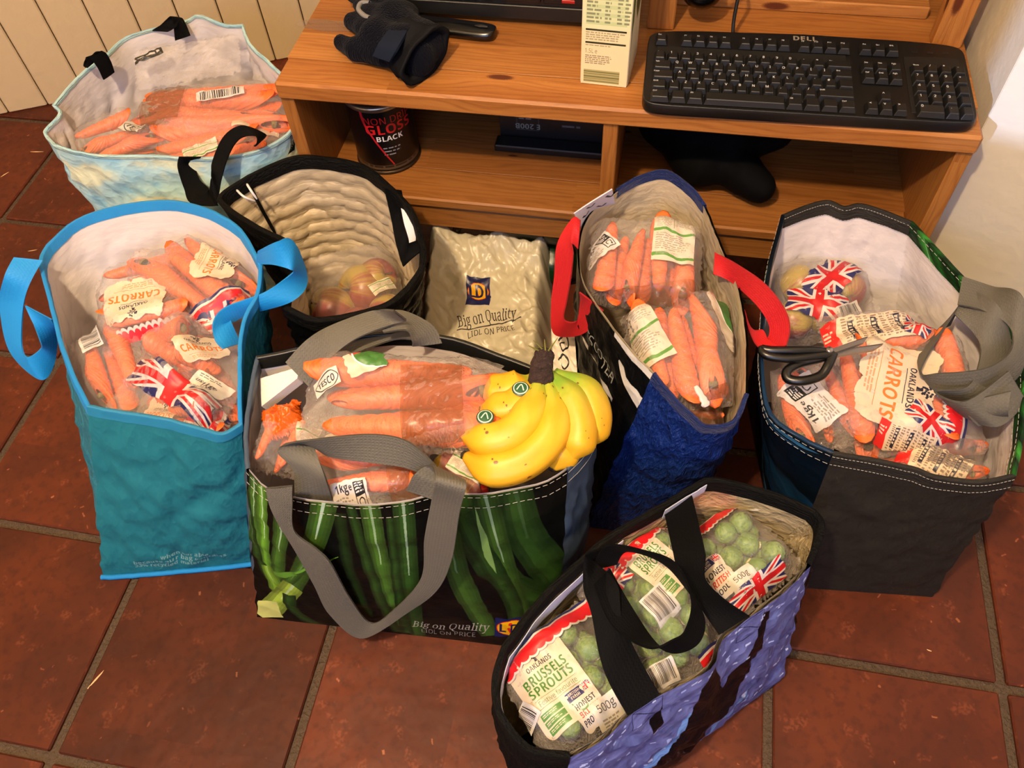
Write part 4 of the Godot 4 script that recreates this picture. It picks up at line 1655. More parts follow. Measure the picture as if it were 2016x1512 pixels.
func carton() -> void:
	var FL: Vector3 = Vector3(-0.1249, 0.465, -1.0533)
	var FR: Vector3 = Vector3(-0.0556, 0.465, -1.0494)
	var ex := FR - FL
	var W := ex.length()
	ex = ex.normalized()
	var bz := ex.cross(Vector3.UP)
	var root := thing("drinks_carton", "tall cream and green drinks carton standing on the bench beside the keyboard", "carton")
	root.transform = Transform3D(Basis(ex, Vector3.UP, bz), (FL + FR) / 2 - bz * 0.045)
	var H := 0.235
	boxed("body", Vector3(W, H, 0.09), Vector3(0, H / 2, 0), mat(Color(0.85, 0.80, 0.68), 0.45), root, 0.002)
	var im := blank(400, 1024, Color(0.90, 0.82, 0.64))
	im.fill_rect(Rect2i(0, 0, 400, 640), Color(0.86, 0.84, 0.66))
	for k in 12:
		im.fill_rect(Rect2i(30, 300 + k * 26, 340, 25), Color(0.74, 0.78, 0.58) if k % 2 else Color(0.80, 0.82, 0.63))
	for k in 4:
		fine_print(im, Rect2(34 + [0, 150, 250, 310][k], 290, [130, 60, 50, 55][k], 320), 13, Color(0.5, 0.52, 0.4), 100 + k, 0.5)
	im.fill_rect(Rect2i(30, 640, 340, 12), Color(0.16, 0.17, 0.1))
	fine_print(im, Rect2(32, 660, 330, 60), 4, Color(0.62, 0.58, 0.46), 110)
	im.fill_rect(Rect2i(30, 726, 340, 12), Color(0.16, 0.17, 0.1))
	fine_print(im, Rect2(32, 746, 240, 14), 1, Color(0.62, 0.58, 0.46), 111)
	words(im, "1.5L e", Vector2(80, 790), 40, Color(0.5, 0.46, 0.36), false)
	fine_print(im, Rect2(32, 818, 230, 66), 5, Color(0.55, 0.5, 0.4), 112)
	im.fill_rect(Rect2i(24, 920, 310, 90), Color(0.62, 0.60, 0.40))
	for k in 5:
		im.fill_rect(Rect2i(24, 930 + k * 17, 310, [8, 4, 10, 3, 6][k]), Color(0.42, 0.42, 0.26))
	var fg := Geo.new()
	fg.quad(Vector3(-W / 2 + 0.001, 0.001, 0), Vector3(W / 2 - 0.001, 0.001, 0), Vector3(W / 2 - 0.001, H - 0.002, 0), Vector3(-W / 2 + 0.001, H - 0.002, 0))
	part("front_print", fg.mesh(), label_mat(im), root, Vector3(0, 0, 0.0458))
	im = blank(256, 700, Color(0.82, 0.80, 0.70))
	poly(im, [Vector2(60, 0), Vector2(256, 0), Vector2(256, 420), Vector2(150, 470), Vector2(90, 380), Vector2(110, 200)], Color(0.22, 0.30, 0.12))
	poly(im, [Vector2(0, 0), Vector2(60, 0), Vector2(90, 150), Vector2(40, 420), Vector2(0, 460)], Color(0.30, 0.42, 0.16))
	var sg := Geo.new()
	sg.quad(Vector3(0, 0.001, 0.044), Vector3(0, 0.001, -0.044), Vector3(0, H - 0.002, -0.044), Vector3(0, H - 0.002, 0.044))
	part("side_print", sg.mesh(), label_mat(im), root, Vector3(W / 2 + 0.0008, 0, 0))
	# gable, ridge and cap
	var gg := Geo.new()
	var a := Vector3(-W / 2, H, 0.045)
	var b := Vector3(W / 2, H, 0.045)
	var c := Vector3(W / 2, H, -0.045)
	var d := Vector3(-W / 2, H, -0.045)
	var r0 := Vector3(-W / 2, H + 0.035, 0)
	var r1 := Vector3(W / 2, H + 0.035, 0)
	gg.quad(a, b, r1, r0)
	gg.quad(c, d, r0, r1)
	gg.tri(b, c, r1)
	gg.tri(d, a, r0)
	part("gable", gg.mesh(), mat(Color(0.82, 0.80, 0.66), 0.45), root)
	boxed("ridge", Vector3(W, 0.016, 0.003), Vector3(0, H + 0.042, 0), mat(Color(0.85, 0.82, 0.7), 0.45), root, 0.0006)


func paint_tin() -> void:
	var root := thing("paint_tin", "black paint tin with a bright metal rim in the left bay of the bench", "tin", Vector3(-0.472, 0.2486, -1.115))
	var R := 0.055
	var H := 0.137
	var steel := mat(Color(0.62, 0.58, 0.52), 0.3, {metallic = 0.9})
	var im := blank(1024, 420, Color(0.022, 0.022, 0.024))
	im.fill_rect(Rect2i(0, 372, 1024, 30), Color(0.30, 0.25, 0.2))
	fine_print(im, Rect2(20, 376, 980, 22), 1, Color(0.12, 0.1, 0.09), 5)
	var cx := 548.0
	words(im, "NON DRIP", Vector2(cx, 74), 56, Color(0.66, 0.09, 0.10), false)
	words(im, "GLOSS", Vector2(cx, 130), 84, Color(0.72, 0.10, 0.11))
	words(im, "BLACK", Vector2(cx - 8, 190), 46, Color(0.85, 0.82, 0.8))
	for k in 3:
		fine_print(im, Rect2(cx - 50, 250 + k * 22, 110 - k * 14, 14), 1, Color(0.55, 0.55, 0.55), 30 + k)
	stroke(im, [Vector2(cx - 132, 10), Vector2(cx - 124, 90), Vector2(cx - 80, 210), Vector2(cx - 10, 370)], 16, 7, Color(0.66, 0.10, 0.14))
	var g := Geo.new()
	var rows := []
	var uv := []
	for y in [0.004, 0.04, 0.09, H - 0.006]:
		var row := PackedVector3Array()
		var ru := PackedVector2Array()
		for k in 41:
			var a := -TAU * k / 40.0
			row.append(Vector3(cos(a) * R, y, sin(a) * R))
			ru.append(Vector2(k / 40.0, 1.0 - (y - 0.004) / (H - 0.01)))
		rows.append(row)
		uv.append(ru)
	g.grid(rows, uv, false, true)
	var lab := label_mat(im, 0.35)
	lab.texture_repeat = true
	part("label", g.mesh(), lab, root).rotation.y = PI * 0.5 + 0.34
	var rim := Geo.new()
	rim.lathe([Vector2(R - 0.001, H - 0.012), Vector2(R + 0.003, H - 0.008), Vector2(R + 0.0035, H - 0.003), Vector2(R + 0.001, H), Vector2(R - 0.004, H), Vector2(R - 0.006, H - 0.006), Vector2(R - 0.009, H - 0.006), Vector2(R - 0.011, H - 0.002), Vector2(R - 0.014, H - 0.004), Vector2(0.001, H - 0.004)], 40)
	part("lid", rim.mesh(), steel, root)
	var ft := Geo.new()
	ft.lathe([Vector2(R - 0.004, 0.0), Vector2(R + 0.002, 0.0005), Vector2(R + 0.002, 0.004), Vector2(R - 0.001, 0.006)], 40)
	part("foot_ring", ft.mesh(), mat(Color(0.25, 0.2, 0.16), 0.4, {metallic = 0.7}), root)


func glove() -> void:
	# a padded fleece glove, fingers to the left, its cuff open to the right
	fold.seed = 71
	var j := func(x: float, y: float, h: float) -> Vector3:
		return Vector3(x, h, y)
	var balls := []
	var f := [[Vector3(-0.4378, 0.494, -1.0821), 0.028, Vector3(-0.3876, 0.497, -1.0605), 0.031, Vector3(-0.367, 0.494, -1.0455), 0.027], [Vector3(-0.4276, 0.494, -1.1328), 0.028, Vector3(-0.3634, 0.496, -1.0821), 0.028], [Vector3(-0.4378, 0.494, -1.0821), 0.028, Vector3(-0.4276, 0.494, -1.1328), 0.028], [Vector3(-0.3876, 0.497, -1.0605), 0.031, Vector3(-0.3634, 0.496, -1.0821), 0.028], [Vector3(-0.5011, 0.4805, -1.0882), 0.0125, Vector3(-0.4702, 0.484, -1.0673), 0.0155, Vector3(-0.4253, 0.49, -1.0553), 0.02], [Vector3(-0.5006, 0.482, -1.1447), 0.0135, Vector3(-0.4681, 0.487, -1.1174), 0.0165, Vector3(-0.4308, 0.49, -1.0974), 0.02], [Vector3(-0.4978, 0.488, -1.1815), 0.0125, Vector3(-0.4641, 0.493, -1.1446), 0.016, Vector3(-0.4233, 0.495, -1.1176), 0.02], [Vector3(-0.5211, 0.484, -1.2161), 0.012, Vector3(-0.4668, 0.49, -1.1814), 0.0165, Vector3(-0.4114, 0.492, -1.1478), 0.022]]
	for q in f:
		for i in range(0, q.size() - 2, 2):
			balls.append([q[i], q[i + 2], q[i + 1], q[i + 3]])
	var fleece := mat(Color(0.045, 0.050, 0.080), 1.0, {metallic_specular = 0.1, rim_enabled = true, rim = 0.25, heightmap_texture = noise_tex(0.12, FastNoiseLite.TYPE_SIMPLEX, FastNoiseLite.FRACTAL_FBM, 2, 256, null, 0.0, 44), heightmap_scale = 0.15, uv1_scale = Vector3(8, 8, 1)})
	var root := thing("glove", "thick navy fleece winter glove lying palm down on the bench top", "glove")
	part("shell", nets(balls, 0.0042, 0.012, 0.0025), fleece, root)
	var band := mat(Color(0.075, 0.10, 0.16), 0.9, {metallic_specular = 0.2})
	part("knuckle_band", ribbon_mesh([[Vector3(-0.3953, 0.51, -1.005), Vector3(-0.3827, 0.528, -1.0086), Vector3(-0.379, 0.53, -1.0413), Vector3(-0.3813, 0.526, -1.0711)], [Vector3(-0.4258, 0.507, -1.0211), Vector3(-0.4151, 0.523, -1.0291), Vector3(-0.4084, 0.525, -1.0618), Vector3(-0.4054, 0.52, -1.0877)]], 0.004, 30), band, root)
	var pipe := Geo.new()
	var path := crs([Vector3(-0.4582, 0.508, -1.1143), Vector3(-0.4714, 0.506, -1.1246), Vector3(-0.4857, 0.504, -1.1435), Vector3(-0.4859, 0.504, -1.1608), Vector3(-0.4716, 0.506, -1.1589)], 20)
	var rr := []
	for i in path.size():
		rr.append(0.004)
	pipe.tube(path, rr, 8)
	part("reflective_piping", pipe.mesh(), mat(Color(0.45, 0.45, 0.45), 0.6), root)
	# the cuff: a padded tube that flares to its open end
	var c0: Vector3 = Vector3(-0.3749, 0.476, -0.9909)
	var c1: Vector3 = Vector3(-0.3259, 0.486, -1.089)
	var mid := (c0 + c1) / 2 + Vector3(0, 0.018, 0)
	var ax := (c1 - c0).normalized()
	var start: Vector3 = Vector3(-0.4027, 0.496, -1.0749)
	var half := c0.distance_to(c1) * 0.5
	var rows := []
	for q in [[0.0, 0.70, 0.034], [0.25, 0.78, 0.034], [0.5, 0.86, 0.033], [0.68, 0.84, 0.031], [0.8, 0.93, 0.033], [0.92, 1.0, 0.035], [0.99, 0.99, 0.034], [1.0, 0.92, 0.031], [0.97, 0.84, 0.027], [0.85, 0.78, 0.024], [0.6, 0.7, 0.022], [0.3, 0.55, 0.018]]:
		var row := PackedVector3Array()
		for k in 37:
			var a := TAU * k / 36.0
			var wob := 1.0 + 0.04 * sin(a * 3.0 + q[0] * 6.0) + 0.03 * sin(a * 7.0)
			var p: Vector3 = start.lerp(mid, q[0]) + ax * cos(a) * half * q[1] * wob + Vector3.UP * sin(a) * q[2] * wob
			p.y = maxf(p.y, 0.4665)
			row.append(p)
		rows.append(row)
	var cuff := Geo.new()
	cuff.grid(rows, [], false, true)
	part("cuff", cuff.mesh(), fleece, root)
# ---------------------------------------------------------------- the bags and what is in them
func bags() -> void:
	turquoise_bag()
	aqua_bag()
	cool_bag()
	leek_bag()
	blue_bag()
	charcoal_bag()
	night_bag()


func panel_mat(im: Image, rough := 0.5, bump := 0.2) -> StandardMaterial3D:
	return mat(Color.WHITE, rough, {metallic_specular = 0.28, albedo_texture = tex(im), texture_repeat = false, heightmap_texture = M.folds.heightmap_texture, heightmap_scale = bump})


func turquoise_bag() -> void:
	var s := sack([[Vector3(-0.6866, 0.338, -0.4707), Vector3(-0.6316, 0.335, -0.4701), Vector3(-0.5755, 0.333, -0.4699), Vector3(-0.5238, 0.332, -0.4632), Vector3(-0.494, 0.335, -0.4606), Vector3(-0.471, 0.345, -0.4732)], [Vector3(-0.471, 0.345, -0.4732), Vector3(-0.4912, 0.35, -0.5257), Vector3(-0.5142, 0.352, -0.5878), Vector3(-0.5235, 0.355, -0.6328), Vector3(-0.5195, 0.36, -0.6755), Vector3(-0.5319, 0.362, -0.7222)], [Vector3(-0.5319, 0.362, -0.7222), Vector3(-0.5875, 0.362, -0.7852), Vector3(-0.6328, 0.365, -0.8104), Vector3(-0.6701, 0.365, -0.823), Vector3(-0.7163, 0.365, -0.8279), Vector3(-0.7653, 0.365, -0.8178), Vector3(-0.819, 0.362, -0.7968), Vector3(-0.8538, 0.36, -0.7675), Vector3(-0.8705, 0.358, -0.7188)], [Vector3(-0.8705, 0.358, -0.7188), Vector3(-0.8661, 0.355, -0.6871), Vector3(-0.8243, 0.35, -0.6302), Vector3(-0.7798, 0.345, -0.5711), Vector3(-0.7332, 0.34, -0.5164), Vector3(-0.6866, 0.338, -0.4707)]], [Vector3(-0.77, 0.004, -0.356), Vector3(-0.547, 0.004, -0.416), Vector3(-0.6, 0.004, -0.7), Vector3(-0.83, 0.004, -0.63)], 0.012, 0.004, 101, 0.0, 0.005)
	var im := blank(512, 640, Color(0.11, 0.40, 0.47))
	words(im, "when our able", Vector2(290, 540), 24, Color(0.45, 0.60, 0.62), true, -0.03)
	words(im, "because our bag contains", Vector2(270, 564), 24, Color(0.45, 0.60, 0.62), true, -0.05, 1.1)
	words(im, "33% recycled material", Vector2(240, 588), 24, Color(0.45, 0.60, 0.62), true, -0.03)
	var fm := panel_mat(im, 0.55, 0.22)
	var fm2 := mat(Color(0.09, 0.44, 0.60), 0.55)
	var side: Material = M.turquoise
	var b := bag("shopping_bag", "tall turquoise fabric shopping bag with white lining, full of carrot packs with flag prints", s, [fm, side, side, side], M.white_lining, [M.turquoise_strap], 0.014, [fm2, M.turquoise_strap, M.turquoise_strap, M.turquoise_strap])
	strap(b, [[Vector3(-0.854, 0.345, -0.614), Vector3(-0.8418, 0.3, -0.5877), Vector3(-0.8614, 0.27, -0.5921), Vector3(-0.8786, 0.265, -0.579), Vector3(-0.8856, 0.28, -0.5921), Vector3(-0.8695, 0.33, -0.6198), Vector3(-0.8543, 0.36, -0.6411), Vector3(-0.849, 0.37, -0.6792)], [Vector3(-0.8151, 0.3319, -0.6052), Vector3(-0.8472, 0.2728, -0.6192), Vector3(-0.8635, 0.2282, -0.5947), Vector3(-0.8735, 0.2248, -0.5677), Vector3(-0.9193, 0.2551, -0.591), Vector3(-0.9112, 0.3257, -0.6222), Vector3(-0.8781, 0.38, -0.6339), Vector3(-0.8763, 0.3875, -0.6644)]], M.turquoise_strap, 0.002, 90)
	strap(b, [[Vector3(-0.5456, 0.355, -0.7299), Vector3(-0.501, 0.385, -0.7067), Vector3(-0.4758, 0.385, -0.7007), Vector3(-0.4799, 0.37, -0.7065), Vector3(-0.5128, 0.36, -0.6755), Vector3(-0.5559, 0.36, -0.6421), Vector3(-0.5625, 0.36, -0.6147), Vector3(-0.554, 0.352, -0.5923), Vector3(-0.5378, 0.35, -0.5797)], [Vector3(-0.5284, 0.3924, -0.7219), Vector3(-0.488, 0.4245, -0.7131), Vector3(-0.4743, 0.4111, -0.7296), Vector3(-0.4735, 0.3356, -0.7295), Vector3(-0.4798, 0.3363, -0.6861), Vector3(-0.5383, 0.3268, -0.661), Vector3(-0.5546, 0.3289, -0.6418), Vector3(-0.5507, 0.3405, -0.6327), Vector3(-0.5348, 0.3226, -0.6114)]], M.turquoise_strap, 0.002, 90)
	var seam := Geo.new()
	var sp := []
	var sr := []
	for i in 41:
		sp.append(s.at(i / 40.0, 0.012, 0.003))
		sr.append(0.0042)
	seam.tube(sp, sr, 8)
	part("base_seam", seam.mesh(), M.turquoise_strap, b)
	var p := carrot_pack("clear carrot pack with cream print leaning highest against the back of the turquoise bag", "in the pack at the back of the turquoise bag", Vector3(-0.6446, 0.3019, -0.735), Vector3(0.8958, -0.1689, 0.4111), Vector3(0.2368, 0.9641, -0.1201), 0.1777, 0.1500, 0.0800, 5, 201)
	patch(p, "scallop_print", M.scallop_print, 0.0704, 0.0416, 0.1, 0.03, -1.144)
	patch(p, "flag_print", M.flag_print, 0.0871, 0.0530, 0.11, 0.04, -1.041)
	patch(p, "printed_label", M.carrots_label, 0.0139, -0.0077, 0.075, 0.065, 1.079)
	p = carrot_pack("carrot pack whose cream label lies upside down by the white lining of the turquoise bag", "under the upside-down label in the turquoise bag", Vector3(-0.7213, 0.301, -0.6741), Vector3(0.8483, 0, -0.5295), Vector3(0, 1, 0), 0.1296, 0.1550, 0.0800, 5, 202)
	patch(p, "printed_label", M.carrots_label, 0.0006, 0.0241, 0.09, 0.075, -3.001)
	patch(p, "scallop_print", M.scallop_print, 0.0191, 0.0782, 0.11, 0.025, -3.065)
	p = carrot_pack("carrot pack with a broad flag band at the front of the turquoise bag", "in the flag-banded pack of the turquoise bag", Vector3(-0.6004, 0.3, -0.5607), Vector3(0.9933, 0, 0.1155), Vector3(0, 1, 0), 0.1688, 0.1650, 0.1000, 5, 203, 0.75, 4)
	patch(p, "flag_print", M.flag_print, 0.0165, 0.0408, 0.185, 0.042, 0.280)
	patch(p, "weight_label", M.kilo_label, 0.0537, 0.0196, 0.052, 0.032, 0.137)
	patch(p, "printed_label", M.carrots_label, 0.0167, -0.0318, 0.06, 0.04, -0.957)
	p = carrot_pack("narrow carrot pack standing upright in the near corner of the turquoise bag", "in the narrow upright pack of the turquoise bag", Vector3(-0.7182, 0.2875, -0.5639), Vector3(0.6602, -0.0648, 0.7483), Vector3(0.0429, 0.9979, 0.0486), 0.1543, 0.1000, 0.0750, 3, 204)
	patch(p, "barcode_label", M.barcode_label, -0.0480, 0.0104, 0.05, 0.03, -0.021)
	p = carrot_pack("carrot pack half hidden behind the flag band by the near handle of the turquoise bag", "in the half-hidden pack of the turquoise bag", Vector3(-0.5814, 0.249, -0.5785), Vector3(0.6692, 0, 0.7431), Vector3(0, 1, 0), 0.1504, 0.1100, 0.0700, 4, 206)
	p = carrot_pack("carrot pack with a cream tree label lowest at the front rim of the turquoise bag", "lowest at the front of the turquoise bag", Vector3(-0.5874, 0.2805, -0.5013), Vector3(0.9981, 0, -0.061), Vector3(0, 1, 0), 0.1472, 0.0850, 0.0650, 4, 205)
	patch(p, "printed_label", M.carrots_label, -0.0231, 0.0074, 0.06, 0.05, 0.169)
	patch(p, "flag_print", M.flag_print, 0.0559, 0.0207, 0.07, 0.05, 0.184)


func aqua_bag() -> void:
	var s := sack([[Vector3(-1.0105, 0.33, -0.9643), Vector3(-0.9619, 0.33, -0.9533), Vector3(-0.8993, 0.33, -0.9498), Vector3(-0.826, 0.33, -0.9607), Vector3(-0.7806, 0.33, -0.9615), Vector3(-0.7205, 0.33, -0.9694), Vector3(-0.6579, 0.33, -0.9931), Vector3(-0.6193, 0.33, -1.0349), Vector3(-0.6116, 0.33, -1.0725)], [Vector3(-0.6116, 0.33, -1.0725), Vector3(-0.6336, 0.335, -1.1262), Vector3(-0.6731, 0.34, -1.188), Vector3(-0.7653, 0.345, -1.2686), Vector3(-0.7979, 0.35, -1.3202)], [Vector3(-0.7979, 0.35, -1.3202), Vector3(-0.8323, 0.35, -1.3163), Vector3(-0.8917, 0.355, -1.3341), Vector3(-0.9153, 0.35, -1.319), Vector3(-0.9443, 0.35, -1.302), Vector3(-1.0122, 0.345, -1.2634), Vector3(-1.0265, 0.345, -1.2042), Vector3(-1.0513, 0.34, -1.144), Vector3(-1.0619, 0.335, -1.0613)], [Vector3(-1.0619, 0.335, -1.0613), Vector3(-1.041, 0.332, -1.0435), Vector3(-1.048, 0.328, -0.9987), Vector3(-1.0105, 0.33, -0.9643)]], [Vector3(-0.985, 0.004, -0.95), Vector3(-0.66, 0.004, -0.97), Vector3(-0.82, 0.004, -1.3), Vector3(-1.04, 0.004, -1.12)], 0.012, 0.006, 111)
	var mats := []
	for k in 2:
		var im := blank(512, 384, Color(0.60, 0.78, 0.80))
		var f := FastNoiseLite.new()
		f.seed = 8 + k
		f.frequency = 0.006
		for y in 384:
			for x in 512:
				var q := f.get_noise_2d(x, y * 1.5)
				var c := Color(0.68, 0.82, 0.84).lerp(Color(0.84, 0.86, 0.74), smoothstep(-0.05, 0.3, q) if k == 0 else smoothstep(0.2, 0.5, q))
				im.set_pixel(x, y, c.lerp(Color(0.56, 0.76, 0.85), smoothstep(0.1, 0.5, -q)))
		if k == 0:
			stroke(im, [Vector2(250, 205), Vector2(262, 235), Vector2(285, 262)], 3, 6, Color(0.05, 0.1, 0.08))
			stroke(im, [Vector2(232, 222), Vector2(244, 244), Vector2(262, 262)], 2, 5, Color(0.05, 0.12, 0.08))
			stroke(im, [Vector2(330, 215), Vector2(350, 235), Vector2(385, 250)], 3, 9, Color(0.25, 0.38, 0.12))
			for i in 9:
				stroke(im, [Vector2(478 + i * 2, 40), Vector2(488 + i * 3, 22), Vector2(485 + i * 4, 4)], 2, 1, Color(0.05, 0.08, 0.06))
		mats.append(panel_mat(im, 0.5, 0.35))
	var b := bag("shopping_bag", "pale aqua shopping bag with black handles by the cream boarded wall", s, [mats[0], mats[1], mats[1], mats[1]], M.white_lining, [mats[1]], 0.004)
	strap(b, [[Vector3(-1.0385, 0.348, -1.1585), Vector3(-1.018, 0.372, -1.1294), Vector3(-1.0089, 0.385, -1.1381), Vector3(-1.0014, 0.365, -1.1404), Vector3(-0.9996, 0.34, -1.1379)], [Vector3(-1.0116, 0.3654, -1.1587), Vector3(-1.0016, 0.3844, -1.1522), Vector3(-0.9934, 0.3786, -1.1654), Vector3(-0.9942, 0.3579, -1.1707), Vector3(-0.9968, 0.3346, -1.1694)]], M.black_strap, 0.002, 40)
	strap(b, [[Vector3(-0.9667, 0.35, -1.2824), Vector3(-0.9352, 0.37, -1.2732), Vector3(-0.9092, 0.385, -1.2745), Vector3(-0.9134, 0.345, -1.2631)], [Vector3(-0.9347, 0.3508, -1.2814), Vector3(-0.904, 0.3706, -1.2657), Vector3(-0.9078, 0.3673, -1.3012), Vector3(-0.8958, 0.3403, -1.2894)]], M.black_strap, 0.002, 40)
	strap(b, [[Vector3(-0.7733, 0.338, -0.9565), Vector3(-0.7754, 0.325, -0.9452), Vector3(-0.7573, 0.31, -0.915), Vector3(-0.7387, 0.3, -0.892), Vector3(-0.6911, 0.305, -0.887), Vector3(-0.6817, 0.32, -0.8837), Vector3(-0.6793, 0.35, -0.9404), Vector3(-0.66, 0.375, -0.9682), Vector3(-0.6305, 0.38, -0.9745), Vector3(-0.638, 0.36, -0.9774), Vector3(-0.6598, 0.335, -1.0022)], [Vector3(-0.7357, 0.3381, -0.9613), Vector3(-0.762, 0.3116, -0.9734), Vector3(-0.7462, 0.3035, -0.9465), Vector3(-0.7161, 0.3106, -0.9199), Vector3(-0.714, 0.3049, -0.9143), Vector3(-0.6902, 0.3484, -0.9041), Vector3(-0.7104, 0.3394, -0.9491), Vector3(-0.692, 0.3693, -0.9778), Vector3(-0.6606, 0.3852, -0.9895), Vector3(-0.6385, 0.3567, -1.0113), Vector3(-0.6544, 0.3283, -1.0352)]], M.black_strap, 0.002, 110)
	var p := carrot_pack("large clear carrot pack with a brown panel lying across the aqua bag", "in the large pack across the aqua bag", Vector3(-0.7929, 0.291, -1.1269), Vector3(0.9741, 0, -0.2262), Vector3(0, 1, 0), 0.2806, 0.1600, 0.0800, 5, 211)
	patch(p, "brown_panel", M.brown_print, -0.0867, -0.0072, 0.075, 0.12, -0.030)
	patch(p, "barcode_label", M.barcode_label, 0.0180, -0.0079, 0.085, 0.022, -0.166)
	p = carrot_pack("carrot pack in the near corner of the aqua bag beside the terracotta floor", "in the near corner of the aqua bag", Vector3(-0.9372, 0.285, -1.0265), Vector3(0.7527, 0.0363, -0.6573), Vector3(-0.0274, 0.9993, 0.0239), 0.1376, 0.1400, 0.0750, 4, 212)
	patch(p, "printed_label", M.shop_label, 0.0380, 0.0120, 0.05, 0.03, 1.024)
	p = carrot_pack("carrot pack with a white print under the front handle of the aqua bag", "under the front handle of the aqua bag", Vector3(-0.7577, 0.285, -1.0405), Vector3(0.9629, 0.0226, -0.269), Vector3(-0.0217, 0.9997, 0.0061), 0.2215, 0.1300, 0.0750, 4, 213)
	patch(p, "printed_label", M.advice_label, -0.0129, 0.0376, 0.06, 0.03, -0.276)
	patch(p, "printed_label", M.cream_print, 0.0769, -0.0219, 0.08, 0.03, -0.142)
	# a loose empty film bag spread up against the far lining
	var fp := open_pack("film_bag", "empty clear film bag with a dark printed strip in the aqua bag", "film", Vector3(-0.8867, 0.3219, -1.2344), Vector3(0.9324, 0.0256, -0.3605), Vector3(0.1009, 0.9394, 0.3277), 0.1950, 0.0850)
	part("film", film(fp, [[Vector3(0, 0, 0), 0.006]], 0.002, 31, 0.003), M.film, fp.root)
	p = fp
	patch(p, "printed_strip", M.strip_label, -0.0727, -0.0230, 0.065, 0.014, -0.259)


